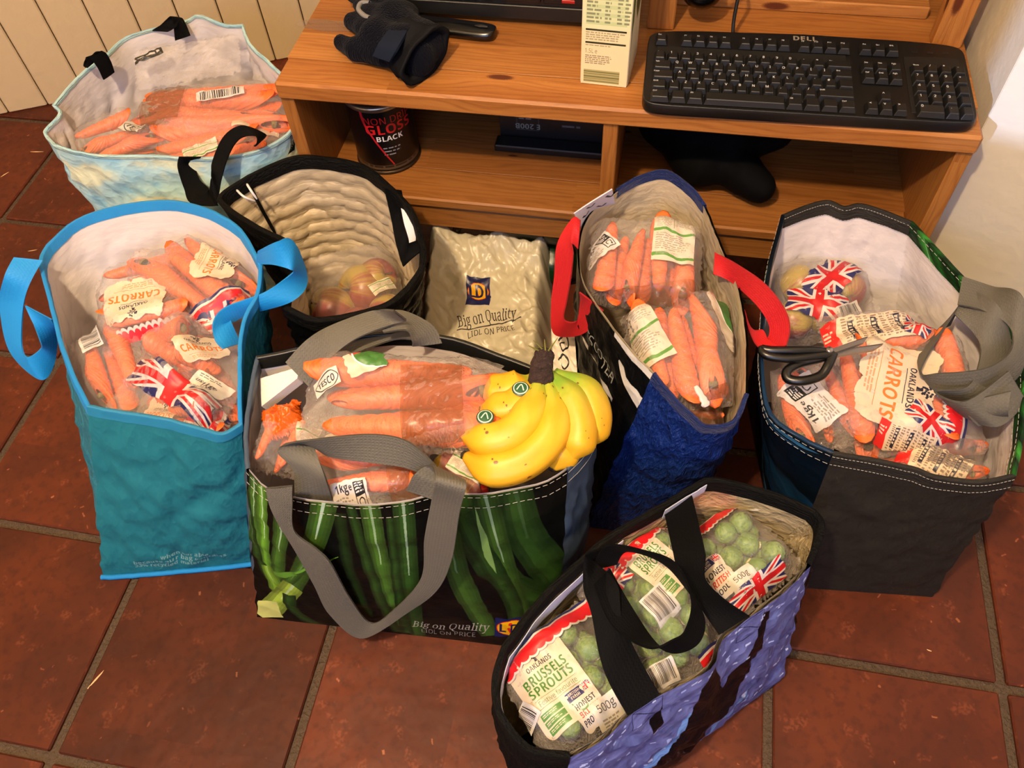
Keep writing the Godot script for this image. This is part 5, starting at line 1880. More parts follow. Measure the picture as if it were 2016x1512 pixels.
func cool_bag() -> void:
	var s := sack([[Vector3(-0.4968, 0.325, -0.68), Vector3(-0.4469, 0.325, -0.6629), Vector3(-0.4014, 0.325, -0.6752), Vector3(-0.3499, 0.325, -0.7036), Vector3(-0.3259, 0.325, -0.7399)], [Vector3(-0.3259, 0.325, -0.7399), Vector3(-0.3136, 0.33, -0.7871), Vector3(-0.3327, 0.33, -0.8475), Vector3(-0.3662, 0.335, -0.8998), Vector3(-0.4137, 0.335, -0.9447)], [Vector3(-0.4137, 0.335, -0.9447), Vector3(-0.4638, 0.335, -0.9807), Vector3(-0.53, 0.335, -0.9909), Vector3(-0.5879, 0.335, -0.9833), Vector3(-0.6422, 0.335, -0.9311)], [Vector3(-0.6422, 0.335, -0.9311), Vector3(-0.6688, 0.335, -0.8865), Vector3(-0.662, 0.335, -0.8616), Vector3(-0.5934, 0.33, -0.8242), Vector3(-0.5177, 0.325, -0.7921), Vector3(-0.5072, 0.325, -0.7284), Vector3(-0.4968, 0.325, -0.68)]], [Vector3(-0.52, 0.004, -0.71), Vector3(-0.4, 0.004, -0.71), Vector3(-0.425, 0.004, -0.92), Vector3(-0.58, 0.004, -0.93)], 0.012, 0.003, 121, 0.0075)
	var im := blank(512, 512, Color(0.02, 0.02, 0.024))
	var g := RandomNumberGenerator.new()
	g.seed = 9
	for k in 260:
		var x := g.randf() * 512
		var y := g.randf() * 512
		var sgn := g.randf_range(-14, 14)
		stroke(im, [Vector2(x, y), Vector2(x + sgn, y + 20), Vector2(x + sgn * 0.6, y + 46)], 2.5, 0.5, Color(0.10, 0.10, 0.08).lerp(Color(0.25, 0.24, 0.2), g.randf() * 0.5), 6)
	var fur := panel_mat(im, 0.45, 0.3)
	var im2 := blank(512, 256, Color(0.018, 0.018, 0.02))
	stroke(im2, [Vector2(90, 82), Vector2(150, 78), Vector2(215, 70)], 5, 5, Color(0.62, 0.12, 0.14))
	stroke(im2, [Vector2(215, 70), Vector2(220, 80)], 5, 5, Color(0.62, 0.12, 0.14))
	stroke(im2, [Vector2(230, 40), Vector2(250, 46), Vector2(256, 60)], 5, 2, Color(0.8, 0.8, 0.8))
	var b := bag("cool_bag", "black insulated cool bag with a quilted silver cream lining and a pack of apples inside", s, [panel_mat(im2, 0.4, 0.25), fur, fur, M.black_cloth], M.silver_lining, [M.black_cloth], 0.020, [], 0.006)
	strap(b, [[Vector3(-0.4125, 0.338, -0.9272), Vector3(-0.3972, 0.32, -0.8935), Vector3(-0.3787, 0.3, -0.8496), Vector3(-0.3611, 0.3, -0.8142), Vector3(-0.3494, 0.315, -0.7942), Vector3(-0.3474, 0.335, -0.8189)], [Vector3(-0.3948, 0.3167, -0.9503), Vector3(-0.3849, 0.3126, -0.9265), Vector3(-0.3638, 0.3198, -0.8758), Vector3(-0.3511, 0.2898, -0.8472), Vector3(-0.3247, 0.3284, -0.8181), Vector3(-0.3362, 0.3178, -0.8485)]], M.black_strap, 0.002, 60)
	part("lining_edge", ribbon_mesh([[Vector3(-0.3667, 0.328, -0.8914), Vector3(-0.3547, 0.325, -0.8715), Vector3(-0.3444, 0.32, -0.8474), Vector3(-0.3445, 0.315, -0.8265)], [Vector3(-0.3799, 0.3265, -0.9003), Vector3(-0.3694, 0.3197, -0.8751), Vector3(-0.356, 0.3092, -0.849), Vector3(-0.3547, 0.3038, -0.8318)]], 0.0015, 30), mat(Color(0.84, 0.84, 0.86), 0.5), b)
	var sl := Geo.new()
	sl.tube(crs([Vector3(-0.6388, 0.33, -0.9202), Vector3(-0.6352, 0.31, -0.9168), Vector3(-0.6295, 0.27, -0.9154), Vector3(-0.6213, 0.22, -0.9139)], 16), [0.0012, 0.0025, 0.003, 0.003, 0.003, 0.003, 0.003, 0.003, 0.003, 0.003, 0.003, 0.003, 0.003, 0.003, 0.003, 0.002, 0.001], 6)
	part("lining_seam", sl.mesh(), M.black_cloth, b)
	for q in [[Vector3(-0.6448, 0.34, -0.8911), Vector3(-0.6241, 0.345, -0.873), Vector3(-0.6133, 0.33, -0.8807)], [Vector3(-0.6302, 0.345, -0.9017), Vector3(-0.618, 0.345, -0.8879), Vector3(-0.6118, 0.33, -0.8856)]]:
		var tg := Geo.new()
		tg.tube(crs(q, 10), [0.001, 0.002, 0.002, 0.002, 0.002, 0.002, 0.002, 0.002, 0.002, 0.0015, 0.001], 6)
		part("loose_tape", tg.mesh(), mat(Color(0.85, 0.83, 0.82), 0.6), b)
	var p := round_pack("clear bag of red and yellow apples at the bottom of the black cool bag", "in the clear bag inside the black cool bag", "apple", apples, Vector3(-0.4651, 0.1778, -0.8416), Vector3(0.9005, 0, -0.4348), Vector3(0.0755, 0.9848, 0.1564), 0.1488, 0.1900, 0.0750, [[-0.058, 0.03, 0.040], [0.012, -0.012, 0.045], [0.072, -0.03, 0.036], [0.065, 0.05, 0.034], [-0.01, 0.064, 0.034]], 221, "apples", 0.004)
	patch(p, "printed_label", M.advice_label, 0.0442, 0.0166, 0.04, 0.022, 2.754)
	# something to lie on
	p = round_pack("second clear bag of apples beneath the first in the black cool bag", "in the lower clear bag inside the black cool bag", "apple", apples, Vector3(-0.4983, 0.0895, -0.91), Vector3(0.9006, 0, -0.4347), Vector3(0, 1, 0), 0.1614, 0.1800, 0.0850, [[-0.06, 0.0, 0.036], [0.01, 0.02, 0.04], [0.07, -0.01, 0.036], [0.01, -0.05, 0.036], [-0.03, 0.06, 0.03]], 222, "apples", 0.004)


func leaf_stem(im: Image, pts: Array, w0: float, w1: float, col: Color, streak := 0.5) -> void:
	# a long ribbed leaf or stem: dark sides, lighter ribs
	stroke(im, pts, w0, w1, col * Color(0.45, 0.5, 0.5))
	var n := 7
	for k in n:
		var off := (k - (n - 1) / 2.0) / n
		var q := []
		for p in pts.size():
			var d: Vector2 = ((pts[mini(p + 1, pts.size() - 1)] - pts[maxi(p - 1, 0)]) as Vector2).normalized().orthogonal()
			q.append(pts[p] + d * off * lerpf(w0, w1, float(p) / (pts.size() - 1)))
		var f := 1.0 - 1.5 * absf(off) + (0.25 if k == 2 else 0.0)
		stroke(im, q, w0 / n * 1.1, w1 / n * 1.1, col * Color(0.5 + 0.6 * f, 0.5 + 0.6 * f, 0.5 + 0.5 * f))
	if streak > 0:
		stroke(im, pts.slice(0, 2) if pts.size() > 2 else pts, w0 * 0.16, w0 * 0.05, col.lerp(Color(0.75, 0.85, 0.78), streak))


func leek_image() -> Image:
	var im := blank(1024, 576, Color(0.018, 0.022, 0.018))
	var d := Color(0.12, 0.215, 0.085)
	var mid := Color(0.21, 0.34, 0.13)
	var li := Color(0.32, 0.50, 0.17)
	leaf_stem(im, [Vector2(700, -20), Vector2(760, 180), Vector2(900, 330), Vector2(1030, 380)], 90, 90, d, 0.0)
	leaf_stem(im, [Vector2(850, -20), Vector2(900, 150), Vector2(1030, 330)], 100, 120, d, 0.1)
	leaf_stem(im, [Vector2(330, 30), Vector2(350, 220), Vector2(400, 460)], 40, 30, d * 0.7, 0.0)
	leaf_stem(im, [Vector2(420, -20), Vector2(450, 200), Vector2(520, 540)], 62, 48, mid, 0.5)
	leaf_stem(im, [Vector2(360, -20), Vector2(420, 250), Vector2(490, 560)], 30, 40, d, 0.0)
	leaf_stem(im, [Vector2(520, -20), Vector2(535, 250), Vector2(560, 580)], 66, 52, d * 1.2, 0.6)
	leaf_stem(im, [Vector2(480, 40), Vector2(500, 300), Vector2(525, 560)], 24, 40, d, 0.0)
	leaf_stem(im, [Vector2(640, 40), Vector2(690, 250), Vector2(800, 520)], 86, 66, mid * 0.9, 0.3)
	leaf_stem(im, [Vector2(760, -20), Vector2(830, 220), Vector2(930, 520)], 72, 60, mid * 0.85, 0.5)
	leaf_stem(im, [Vector2(700, 60), Vector2(860, 360), Vector2(890, 560)], 60, 50, d, 0.0)
	poly(im, [Vector2(735, 30), Vector2(775, 120), Vector2(810, 250), Vector2(770, 190)], Color(0.42, 0.55, 0.30))
	leaf_stem(im, [Vector2(290, -20), Vector2(250, 130), Vector2(140, 400)], 82, 60, mid, 0.8)
	leaf_stem(im, [Vector2(40, -20), Vector2(30, 130), Vector2(60, 330)], 50, 44, mid, 0.7)
	leaf_stem(im, [Vector2(80, -20), Vector2(62, 200), Vector2(75, 330)], 46, 40, li, 0.7)
	leaf_stem(im, [Vector2(150, 60), Vector2(120, 220), Vector2(95, 370)], 58, 44, mid, 0.6)
	leaf_stem(im, [Vector2(-10, 60), Vector2(20, 260), Vector2(90, 400)], 40, 40, d, 0.2)
	leaf_stem(im, [Vector2(200, 250), Vector2(150, 330), Vector2(100, 400)], 40, 40, mid, 0.2)
	stroke(im, [Vector2(320, 180), Vector2(240, 240), Vector2(160, 300)], 3, 10, li * 1.2)
	stroke(im, [Vector2(170, 300), Vector2(120, 320), Vector2(80, 330)], 16, 24, li)
	leaf_stem(im, [Vector2(60, 310), Vector2(85, 380), Vector2(110, 450)], 46, 64, Color(0.40, 0.55, 0.18), 0.3)
	leaf_stem(im, [Vector2(150, 370), Vector2(100, 450), Vector2(40, 540)], 74, 88, Color(0.52, 0.62, 0.24), 0.5)
	poly(im, [Vector2(10, 490), Vector2(80, 470), Vector2(95, 560), Vector2(20, 576), Vector2(0, 560)], Color(0.76, 0.78, 0.44))
	leaf_stem(im, [Vector2(130, 420), Vector2(140, 500), Vector2(220, 590)], 50, 40, d, 0.0)
	im.fill_rect(Rect2i(740, 470, 0, 0), d)
	words(im, "Big on Quality", Vector2(668, 488), 44, Color(0.62, 0.60, 0.56), false, -0.02, 0.85, 0.25, "Droid Serif")
	words(im, "LIDL ON PRICE", Vector2(660, 528), 25, Color(0.5, 0.48, 0.45), false, -0.02, 1.1)
	lidl_mark(im, Rect2(812, 440, 106, 84))
	return im


func lidl_mark(im: Image, r: Rect2) -> void:
	im.fill_rect(Rect2i(r), Color(0.07, 0.10, 0.30))
	var c := r.get_center()
	dot(im, c, r.size.x * 0.46, Color(0.75, 0.16, 0.10), 0.74)
	dot(im, c, r.size.x * 0.43, Color(0.90, 0.68, 0.06), 0.74)
	var h := r.size.y * 0.62
	words(im, "L", c + Vector2(-r.size.x * 0.27, 0), h, Color(0.07, 0.10, 0.30))
	bar(im, c + Vector2(-0.09, -0.06) * r.size.x, c + Vector2(0.0, 0.19) * r.size.x, r.size.x * 0.08, Color(0.8, 0.14, 0.10))
	dot(im, c + Vector2(-0.03, -0.2) * r.size.x, r.size.x * 0.06, Color(0.8, 0.14, 0.10))
	words(im, "DL", c + Vector2(r.size.x * 0.2, 0), h, Color(0.07, 0.10, 0.30), true, 0.0, 0.85)


func leek_bag() -> void:
	var s := sack([[Vector3(-0.4326, 0.36, -0.4046), Vector3(-0.4036, 0.36, -0.3852), Vector3(-0.3629, 0.36, -0.3771), Vector3(-0.3176, 0.358, -0.3789), Vector3(-0.2789, 0.358, -0.3825), Vector3(-0.2338, 0.358, -0.3951), Vector3(-0.1951, 0.36, -0.4109), Vector3(-0.1512, 0.36, -0.4161), Vector3(-0.1091, 0.362, -0.4298), Vector3(-0.0786, 0.364, -0.4423), Vector3(-0.0566, 0.366, -0.4615)], [Vector3(-0.0566, 0.366, -0.4615), Vector3(-0.0407, 0.366, -0.4881), Vector3(-0.0278, 0.366, -0.5294)], [Vector3(-0.0278, 0.366, -0.5294), Vector3(-0.0714, 0.37, -0.5762), Vector3(-0.1124, 0.372, -0.5936), Vector3(-0.1668, 0.375, -0.6073), Vector3(-0.2227, 0.378, -0.6213), Vector3(-0.2905, 0.378, -0.6222), Vector3(-0.356, 0.375, -0.6088), Vector3(-0.4188, 0.37, -0.5847), Vector3(-0.4774, 0.368, -0.5614)], [Vector3(-0.4774, 0.368, -0.5614), Vector3(-0.468, 0.365, -0.5107), Vector3(-0.4537, 0.362, -0.4539), Vector3(-0.4326, 0.36, -0.4046)]], [Vector3(-0.507, 0.004, -0.337), Vector3(-0.05, 0.004, -0.362), Vector3(-0.045, 0.004, -0.56), Vector3(-0.5, 0.004, -0.53)], 0.012, 0.0035, 131)
	var front := panel_mat(leek_image(), 0.5, 0.12)
	var dark := mat(Color(0.03, 0.045, 0.04), 0.4)
	var b := bag("shopping_bag", "wide shopping bag printed with green leeks on black, holding carrots and bananas", s, [front, M.slate, dark, M.slate], M.white_lining, [M.slate], 0.020, [null, M.slate, dark, M.slate])
	stitches(b, s, [0], [0.003, 0.022], 0.0012, M.thread)
	stitches(b, s, [1, 2], [0.003, 0.018], 0.0022, M.thread)
	strap(b, [[Vector3(-0.3688, 0.345, -0.3819), Vector3(-0.3621, 0.395, -0.3968), Vector3(-0.3748, 0.42, -0.4016), Vector3(-0.3659, 0.43, -0.4083), Vector3(-0.3382, 0.432, -0.4175), Vector3(-0.2757, 0.43, -0.4359), Vector3(-0.2331, 0.425, -0.4364), Vector3(-0.1982, 0.41, -0.4192)], [Vector3(-0.3277, 0.335, -0.3938), Vector3(-0.3225, 0.3905, -0.3931), Vector3(-0.3336, 0.4069, -0.4099), Vector3(-0.3487, 0.403, -0.4322), Vector3(-0.33, 0.3931, -0.4219), Vector3(-0.2784, 0.3931, -0.4207), Vector3(-0.2385, 0.3874, -0.4236), Vector3(-0.2088, 0.3717, -0.4237)]], M.grey_strap, 0.0024, 90)
	strap(b, [[Vector3(-0.2356, 0.365, -0.4064), Vector3(-0.2236, 0.395, -0.4118), Vector3(-0.2071, 0.405, -0.4219), Vector3(-0.1781, 0.4774, -0.3703), Vector3(-0.1899, 0.4208, -0.3718), Vector3(-0.2073, 0.3353, -0.3639), Vector3(-0.2232, 0.2344, -0.3525), Vector3(-0.2741, 0.1345, -0.3373), Vector3(-0.3095, 0.0928, -0.331), Vector3(-0.3245, 0.171, -0.3363), Vector3(-0.3308, 0.2614, -0.3434), Vector3(-0.3429, 0.2898, -0.3478), Vector3(-0.3654, 0.3218, -0.3539), Vector3(-0.3549, 0.3823, -0.3649), Vector3(-0.3507, 0.4061, -0.3716)], [Vector3(-0.1989, 0.36, -0.4017), Vector3(-0.1841, 0.375, -0.4094), Vector3(-0.1734, 0.385, -0.4188), Vector3(-0.1476, 0.4689, -0.3711), Vector3(-0.1584, 0.4148, -0.3648), Vector3(-0.1763, 0.3062, -0.3565), Vector3(-0.2017, 0.2205, -0.3482), Vector3(-0.2463, 0.1459, -0.34), Vector3(-0.3238, 0.0579, -0.3185), Vector3(-0.363, 0.1091, -0.3277), Vector3(-0.369, 0.1921, -0.3381), Vector3(-0.3741, 0.2761, -0.3467), Vector3(-0.3823, 0.3411, -0.355), Vector3(-0.3851, 0.3718, -0.3621), Vector3(-0.384, 0.3956, -0.3687)]], M.grey_strap, 0.0024, 130)
	strap(b, [[Vector3(-0.3918, 0.375, -0.5233), Vector3(-0.3751, 0.39, -0.5506), Vector3(-0.3416, 0.405, -0.582), Vector3(-0.2976, 0.42, -0.5993), Vector3(-0.2772, 0.43, -0.6022)], [Vector3(-0.4202, 0.3998, -0.5379), Vector3(-0.398, 0.4133, -0.5669), Vector3(-0.3774, 0.4049, -0.5999), Vector3(-0.3288, 0.4135, -0.6235), Vector3(-0.283, 0.4661, -0.5861)]], M.grey_strap, 0.0024, 60)
	strap(b, [[Vector3(-0.3977, 0.365, -0.5391), Vector3(-0.3599, 0.372, -0.5746), Vector3(-0.3061, 0.38, -0.6055), Vector3(-0.2775, 0.385, -0.6075)], [Vector3(-0.4236, 0.3649, -0.5745), Vector3(-0.3845, 0.3673, -0.6056), Vector3(-0.3302, 0.3697, -0.6359), Vector3(-0.2932, 0.3701, -0.6411)]], M.grey_strap, 0.0024, 50)
	strap(b, [[Vector3(-0.3076, 0.41, -0.5937), Vector3(-0.2784, 0.415, -0.5981), Vector3(-0.2716, 0.4, -0.5932), Vector3(-0.2746, 0.385, -0.5964)], [Vector3(-0.3297, 0.4022, -0.6262), Vector3(-0.2956, 0.4076, -0.6334), Vector3(-0.2566, 0.3911, -0.6293), Vector3(-0.2423, 0.373, -0.6165)]], M.grey_strap, 0.0024, 50)
	var p := carrot_pack("clear carrot pack with a brown panel lying lengthwise on top of the leek-printed bag", "in the top pack of the leek-printed bag", Vector3(-0.2721, 0.365, -0.5204), Vector3(0.9816, 0.0201, -0.1897), Vector3(-0.0197, 0.9998, 0.0038), 0.2487, 0.1400, 0.0750, 4, 231, 0.0, 4)
	patch(p, "brown_panel", M.brown_print, 0.0435, 0.0161, 0.075, 0.11, -0.070)
	patch(p, "shop_label", M.shop_label, -0.0895, -0.0199, 0.035, 0.02, -0.339)
	patch(p, "leaf_print", M.leaf_label, -0.0413, -0.0412, 0.05, 0.035, -0.403)
	p = carrot_pack("small carrot pack on end in the near left corner of the leek-printed bag", "in the near corner of the leek-printed bag", Vector3(-0.4161, 0.3192, -0.4601), Vector3(0.0813, 0.1354, -0.9875), Vector3(-0.0111, 0.9908, 0.1349), 0.0739, 0.0800, 0.0700, 3, 232)
	patch(p, "printed_label", M.advice_label, 0.0233, 0.0503, 0.06, 0.03, 1.272)
	p = carrot_pack("carrot pack with white labels under the front handle of the leek-printed bag", "under the front handle of the leek-printed bag", Vector3(-0.2964, 0.325, -0.4512), Vector3(0.9815, 0.0369, -0.1878), Vector3(-0.0363, 0.9993, 0.0069), 0.1353, 0.1150, 0.0750, 4, 233)
	patch(p, "brown_panel", M.brown_print, 0.0511, 0.0432, 0.045, 0.06, -0.138)
	patch(p, "white_label", M.recycle_label, -0.0171, 0.0518, 0.045, 0.03, -0.143)
	patch(p, "printed_label", M.cream_print, -0.0542, -0.0264, 0.075, 0.035, -0.100)
	# a folded white embossed paper towel against the lining, and an orange net's tag end
	var tw := Geo.new()
	var rows := []
	for r in 14:
		var row := PackedVector3Array()
		for c in 14:
			var q: Vector3 = (Vector3(-0.4609, 0.335, -0.5086) as Vector3).lerp(Vector3(-0.4147, 0.365, -0.5389), c / 13.0).lerp((Vector3(-0.4705, 0.35, -0.5411) as Vector3).lerp(Vector3(-0.4126, 0.375, -0.5504), c / 13.0), r / 13.0)
			row.append(q + Vector3(0, 0.0012 * (sin(r * 2.4) * sin(c * 2.4)), 0))
		rows.append(row)
	tw.grid(rows)
	var back := []
	for r in rows:
		var row := PackedVector3Array()
		for q in r:
			row.append(q + Vector3(0.002, -0.016, -0.004))
		back.append(row)
	tw.grid(back, [], true)
	for e in [[0, 0, 0, 1], [13, 0, 0, 1], [0, 0, 1, 0], [0, 13, 1, 0]]:
		for i in 13:
			var r0: int = e[0] + i * e[2]
			var c0: int = e[1] + i * e[3]
			tw.quad(rows[r0][c0], rows[r0 + e[2]][c0 + e[3]], back[r0 + e[2]][c0 + e[3]], back[r0][c0])
	tag(part("paper_towel", tw.mesh(), mat(Color(0.9, 0.86, 0.8), 0.85), self), "folded white embossed paper towel against the lining of the leek-printed bag", "paper towel")
	p = open_pack("orange_net", "crumpled orange and yellow plastic wrapper beside the carrots in the leek-printed bag", "wrapper", Vector3(-0.4225, 0.3436, -0.4869), Vector3(0.8948, 0.1081, -0.4332), Vector3(-0.0973, 0.9941, 0.0471), 0.0463, 0.0450)
	part("film", film(p, [[Vector3(-0.01, 0, 0), 0.012], [Vector3(0.012, 0.002, 0.003), 0.010]], 0.002, 77, 0.004), mat(Color(0.78, 0.34, 0.06), 0.35), p.root)
	# under the bananas
	p = round_pack("apple pack with a cream label wedged under the bananas", "in the pack under the bananas", "apple", apples, Vector3(-0.1826, 0.314, -0.4659), Vector3(0.9963, 0, 0.0856), Vector3(0, 1, 0), 0.0583, 0.1200, 0.0700, [[-0.012, 0.0, 0.034], [0.02, 0.035, 0.022]], 241, "apples", 0.003)
	patch(p, "printed_label", M.advice_label, 0.0102, 0.0086, 0.05, 0.03, 0.275)
	bananas()


func bananas() -> void:
	var root := thing("banana_bunch", "bunch of ripe yellow bananas with green tinged necks resting in the leek-printed bag", "bananas")
	var ripe := []
	for k in 3:
		var im := blank(128, 256, Color.WHITE)
		var f := FastNoiseLite.new()
		f.seed = 50 + k
		f.frequency = 0.03
		for y in 256:
			for x in 128:
				var v := 1.0 - y / 255.0
				var q := f.get_noise_2d(x * 1.0, y * 0.4)
				var c := Color(0.83, 0.62, 0.10).lerp([Color(0.56, 0.66, 0.20), Color(0.58, 0.64, 0.16), Color(0.44, 0.62, 0.20)][k], smoothstep([0.62, 0.62, 0.25][k], 0.9, 1.0 - v + 0.1 * q))
				c = c.lerp(Color(0.95, 0.74, 0.22), clampf(0.15 + q * 0.6, 0, 0.3))
				im.set_pixel(x, y, c.lerp(Color(0.22, 0.14, 0.05), smoothstep(0.96, 1.0, v)))
		var g := RandomNumberGenerator.new()
		g.seed = k
		for i in 22:
			var c := Vector2(g.randf() * 128, g.randf_range(30, 240))
			dot(im, c, g.randf_range(0.6, 1.6), Color(0.4, 0.24, 0.08), 2.0)
		ripe.append(mat(Color.WHITE, 0.45, {albedo_texture = tex(im), subsurf_scatter_enabled = false}))
	# from the stalk to the tip
	var all := [[Vector3(-0.1006, 0.402, -0.5626), Vector3(-0.0838, 0.402, -0.526), Vector3(-0.0811, 0.394, -0.4891), Vector3(-0.1043, 0.384, -0.4571), Vector3(-0.1406, 0.378, -0.4433), Vector3(-0.1785, 0.376, -0.4568)], [Vector3(-0.1052, 0.404, -0.5605), Vector3(-0.1047, 0.404, -0.5214), Vector3(-0.117, 0.398, -0.4879), Vector3(-0.1452, 0.392, -0.4711), Vector3(-0.1846, 0.386, -0.4777)], [Vector3(-0.1096, 0.395, -0.564), Vector3(-0.1152, 0.393, -0.5382), Vector3(-0.1335, 0.388, -0.5196), Vector3(-0.1704, 0.382, -0.5164)], [Vector3(-0.114, 0.39, -0.567), Vector3(-0.1247, 0.385, -0.5559), Vector3(-0.1456, 0.38, -0.5486), Vector3(-0.174, 0.374, -0.546)], [Vector3(-0.0941, 0.4, -0.5681), Vector3(-0.0678, 0.396, -0.5398), Vector3(-0.0508, 0.386, -0.5059), Vector3(-0.0536, 0.37, -0.4733)], [Vector3(-0.0902, 0.395, -0.5747), Vector3(-0.0536, 0.387, -0.5579), Vector3(-0.037, 0.378, -0.5311), Vector3(-0.0406, 0.362, -0.4975)], [Vector3(-0.0972, 0.392, -0.5719), Vector3(-0.0732, 0.384, -0.5361), Vector3(-0.0647, 0.37, -0.4959), Vector3(-0.0759, 0.358, -0.4629)]]
	for i in all.size():
		var pts := crs(all[i], 30)
		var rad := []
		for k in 31:
			var u := k / 30.0
			var r: float = 0.0228 * (0.34 + 0.66 * smoothstep(0.02, 0.38, u)) * (1.0 - 0.72 * smoothstep(0.80, 0.985, u))
			rad.append(r if k < 30 else 0.003)
		var g := Geo.new()
		# five soft edges
		var P := []
		var up := Vector3.ZERO
		for k in 31:
			var tn: Vector3 = (pts[mini(k + 1, 30)] - pts[maxi(k - 1, 0)]).normalized()
			if up == Vector3.ZERO:
				up = Vector3.UP
			up = (up - tn * up.dot(tn)).normalized()
			var side: Vector3 = tn.cross(up)
			var row := PackedVector3Array()
			for c in 21:
				var a := TAU * c / 20.0
				var e := 1.0 + 0.045 * cos(a * 5.0 + i)
				row.append(pts[k] + (side * cos(a) + up * sin(a)) * rad[k] * e)
			P.append(row)
		g.grid(P, [], true, true)
		var o := part("banana", g.mesh(), ripe[0 if i in [0, 1] else (1 if i in [2, 3, 6] else 2)], root)
		var tip := Geo.new()
		tip.tube([pts[29], pts[30], pts[30] + (pts[30] - pts[29]) * 0.6], [0.0052, 0.0056, 0.002], 8)
		part("tip", tip.mesh(), mat(Color(0.12, 0.08, 0.04), 0.8), o)
	var st := Geo.new()
	st.tube(crs([Vector3(-0.1014, 0.405, -0.5528), Vector3(-0.103, 0.418, -0.5634), Vector3(-0.1011, 0.428, -0.5751), Vector3(-0.1011, 0.43, -0.5827)], 12), [0.017, 0.0165, 0.0155, 0.0145, 0.014, 0.0145, 0.0135, 0.0125, 0.013, 0.0125, 0.011, 0.009, 0.002], 11, 0.75)
	part("stalk", st.mesh(), mat(Color(0.15, 0.075, 0.06), 0.85, {heightmap_texture = M.soft.heightmap_texture, heightmap_scale = 0.4}), root)
	for q in [[Vector3(-0.1082, 0.437, -0.5747), Vector3(-0.1192, 0.45, -0.5704)], [Vector3(-0.1037, 0.437, -0.5769), Vector3(-0.1143, 0.452, -0.5772)], [Vector3(-0.0964, 0.437, -0.5765), Vector3(-0.086, 0.46, -0.5788)], [Vector3(-0.1, 0.437, -0.5759), Vector3(-0.102, 0.45, -0.5821)]]:
		var fb := Geo.new()
		fb.tube([q[0], (q[0] as Vector3).lerp(q[1], 0.6), q[1]], [0.0012, 0.0008, 0.0003], 5)
		part("stalk_fibre", fb.mesh(), mat(Color(0.42, 0.42, 0.15), 0.8), root)
	var im2 := blank(96, 96, Color(0.10, 0.24, 0.16))
	dot(im2, Vector2(48, 48), 38, Color(0.85, 0.88, 0.8))
	dot(im2, Vector2(48, 48), 33, Color(0.10, 0.30, 0.2))
	stroke(im2, [Vector2(30, 62), Vector2(48, 28), Vector2(66, 62)], 6, 6, Color(0.85, 0.88, 0.8))
	var sm := label_mat(im2)
	for q in [[0, 0], [1, 1]]:
		var c: Vector3 = [Vector3(-0.1567, 0.412, -0.4902), Vector3(-0.1225, 0.417, -0.5322)][q[0]]
		var sg := Geo.new()
		sg.lathe([Vector2(0.0105, -0.0012), Vector2(0.008, 0.0006), Vector2(0.0001, 0.0012)], 16)
		var uvs := PackedVector2Array()
		for vtx in sg.v:
			uvs.append(Vector2(0.5 + vtx.x / 0.022, 0.5 + vtx.z / 0.022))
		sg.t = uvs
		part("sticker", sg.mesh(), sm, root, c)


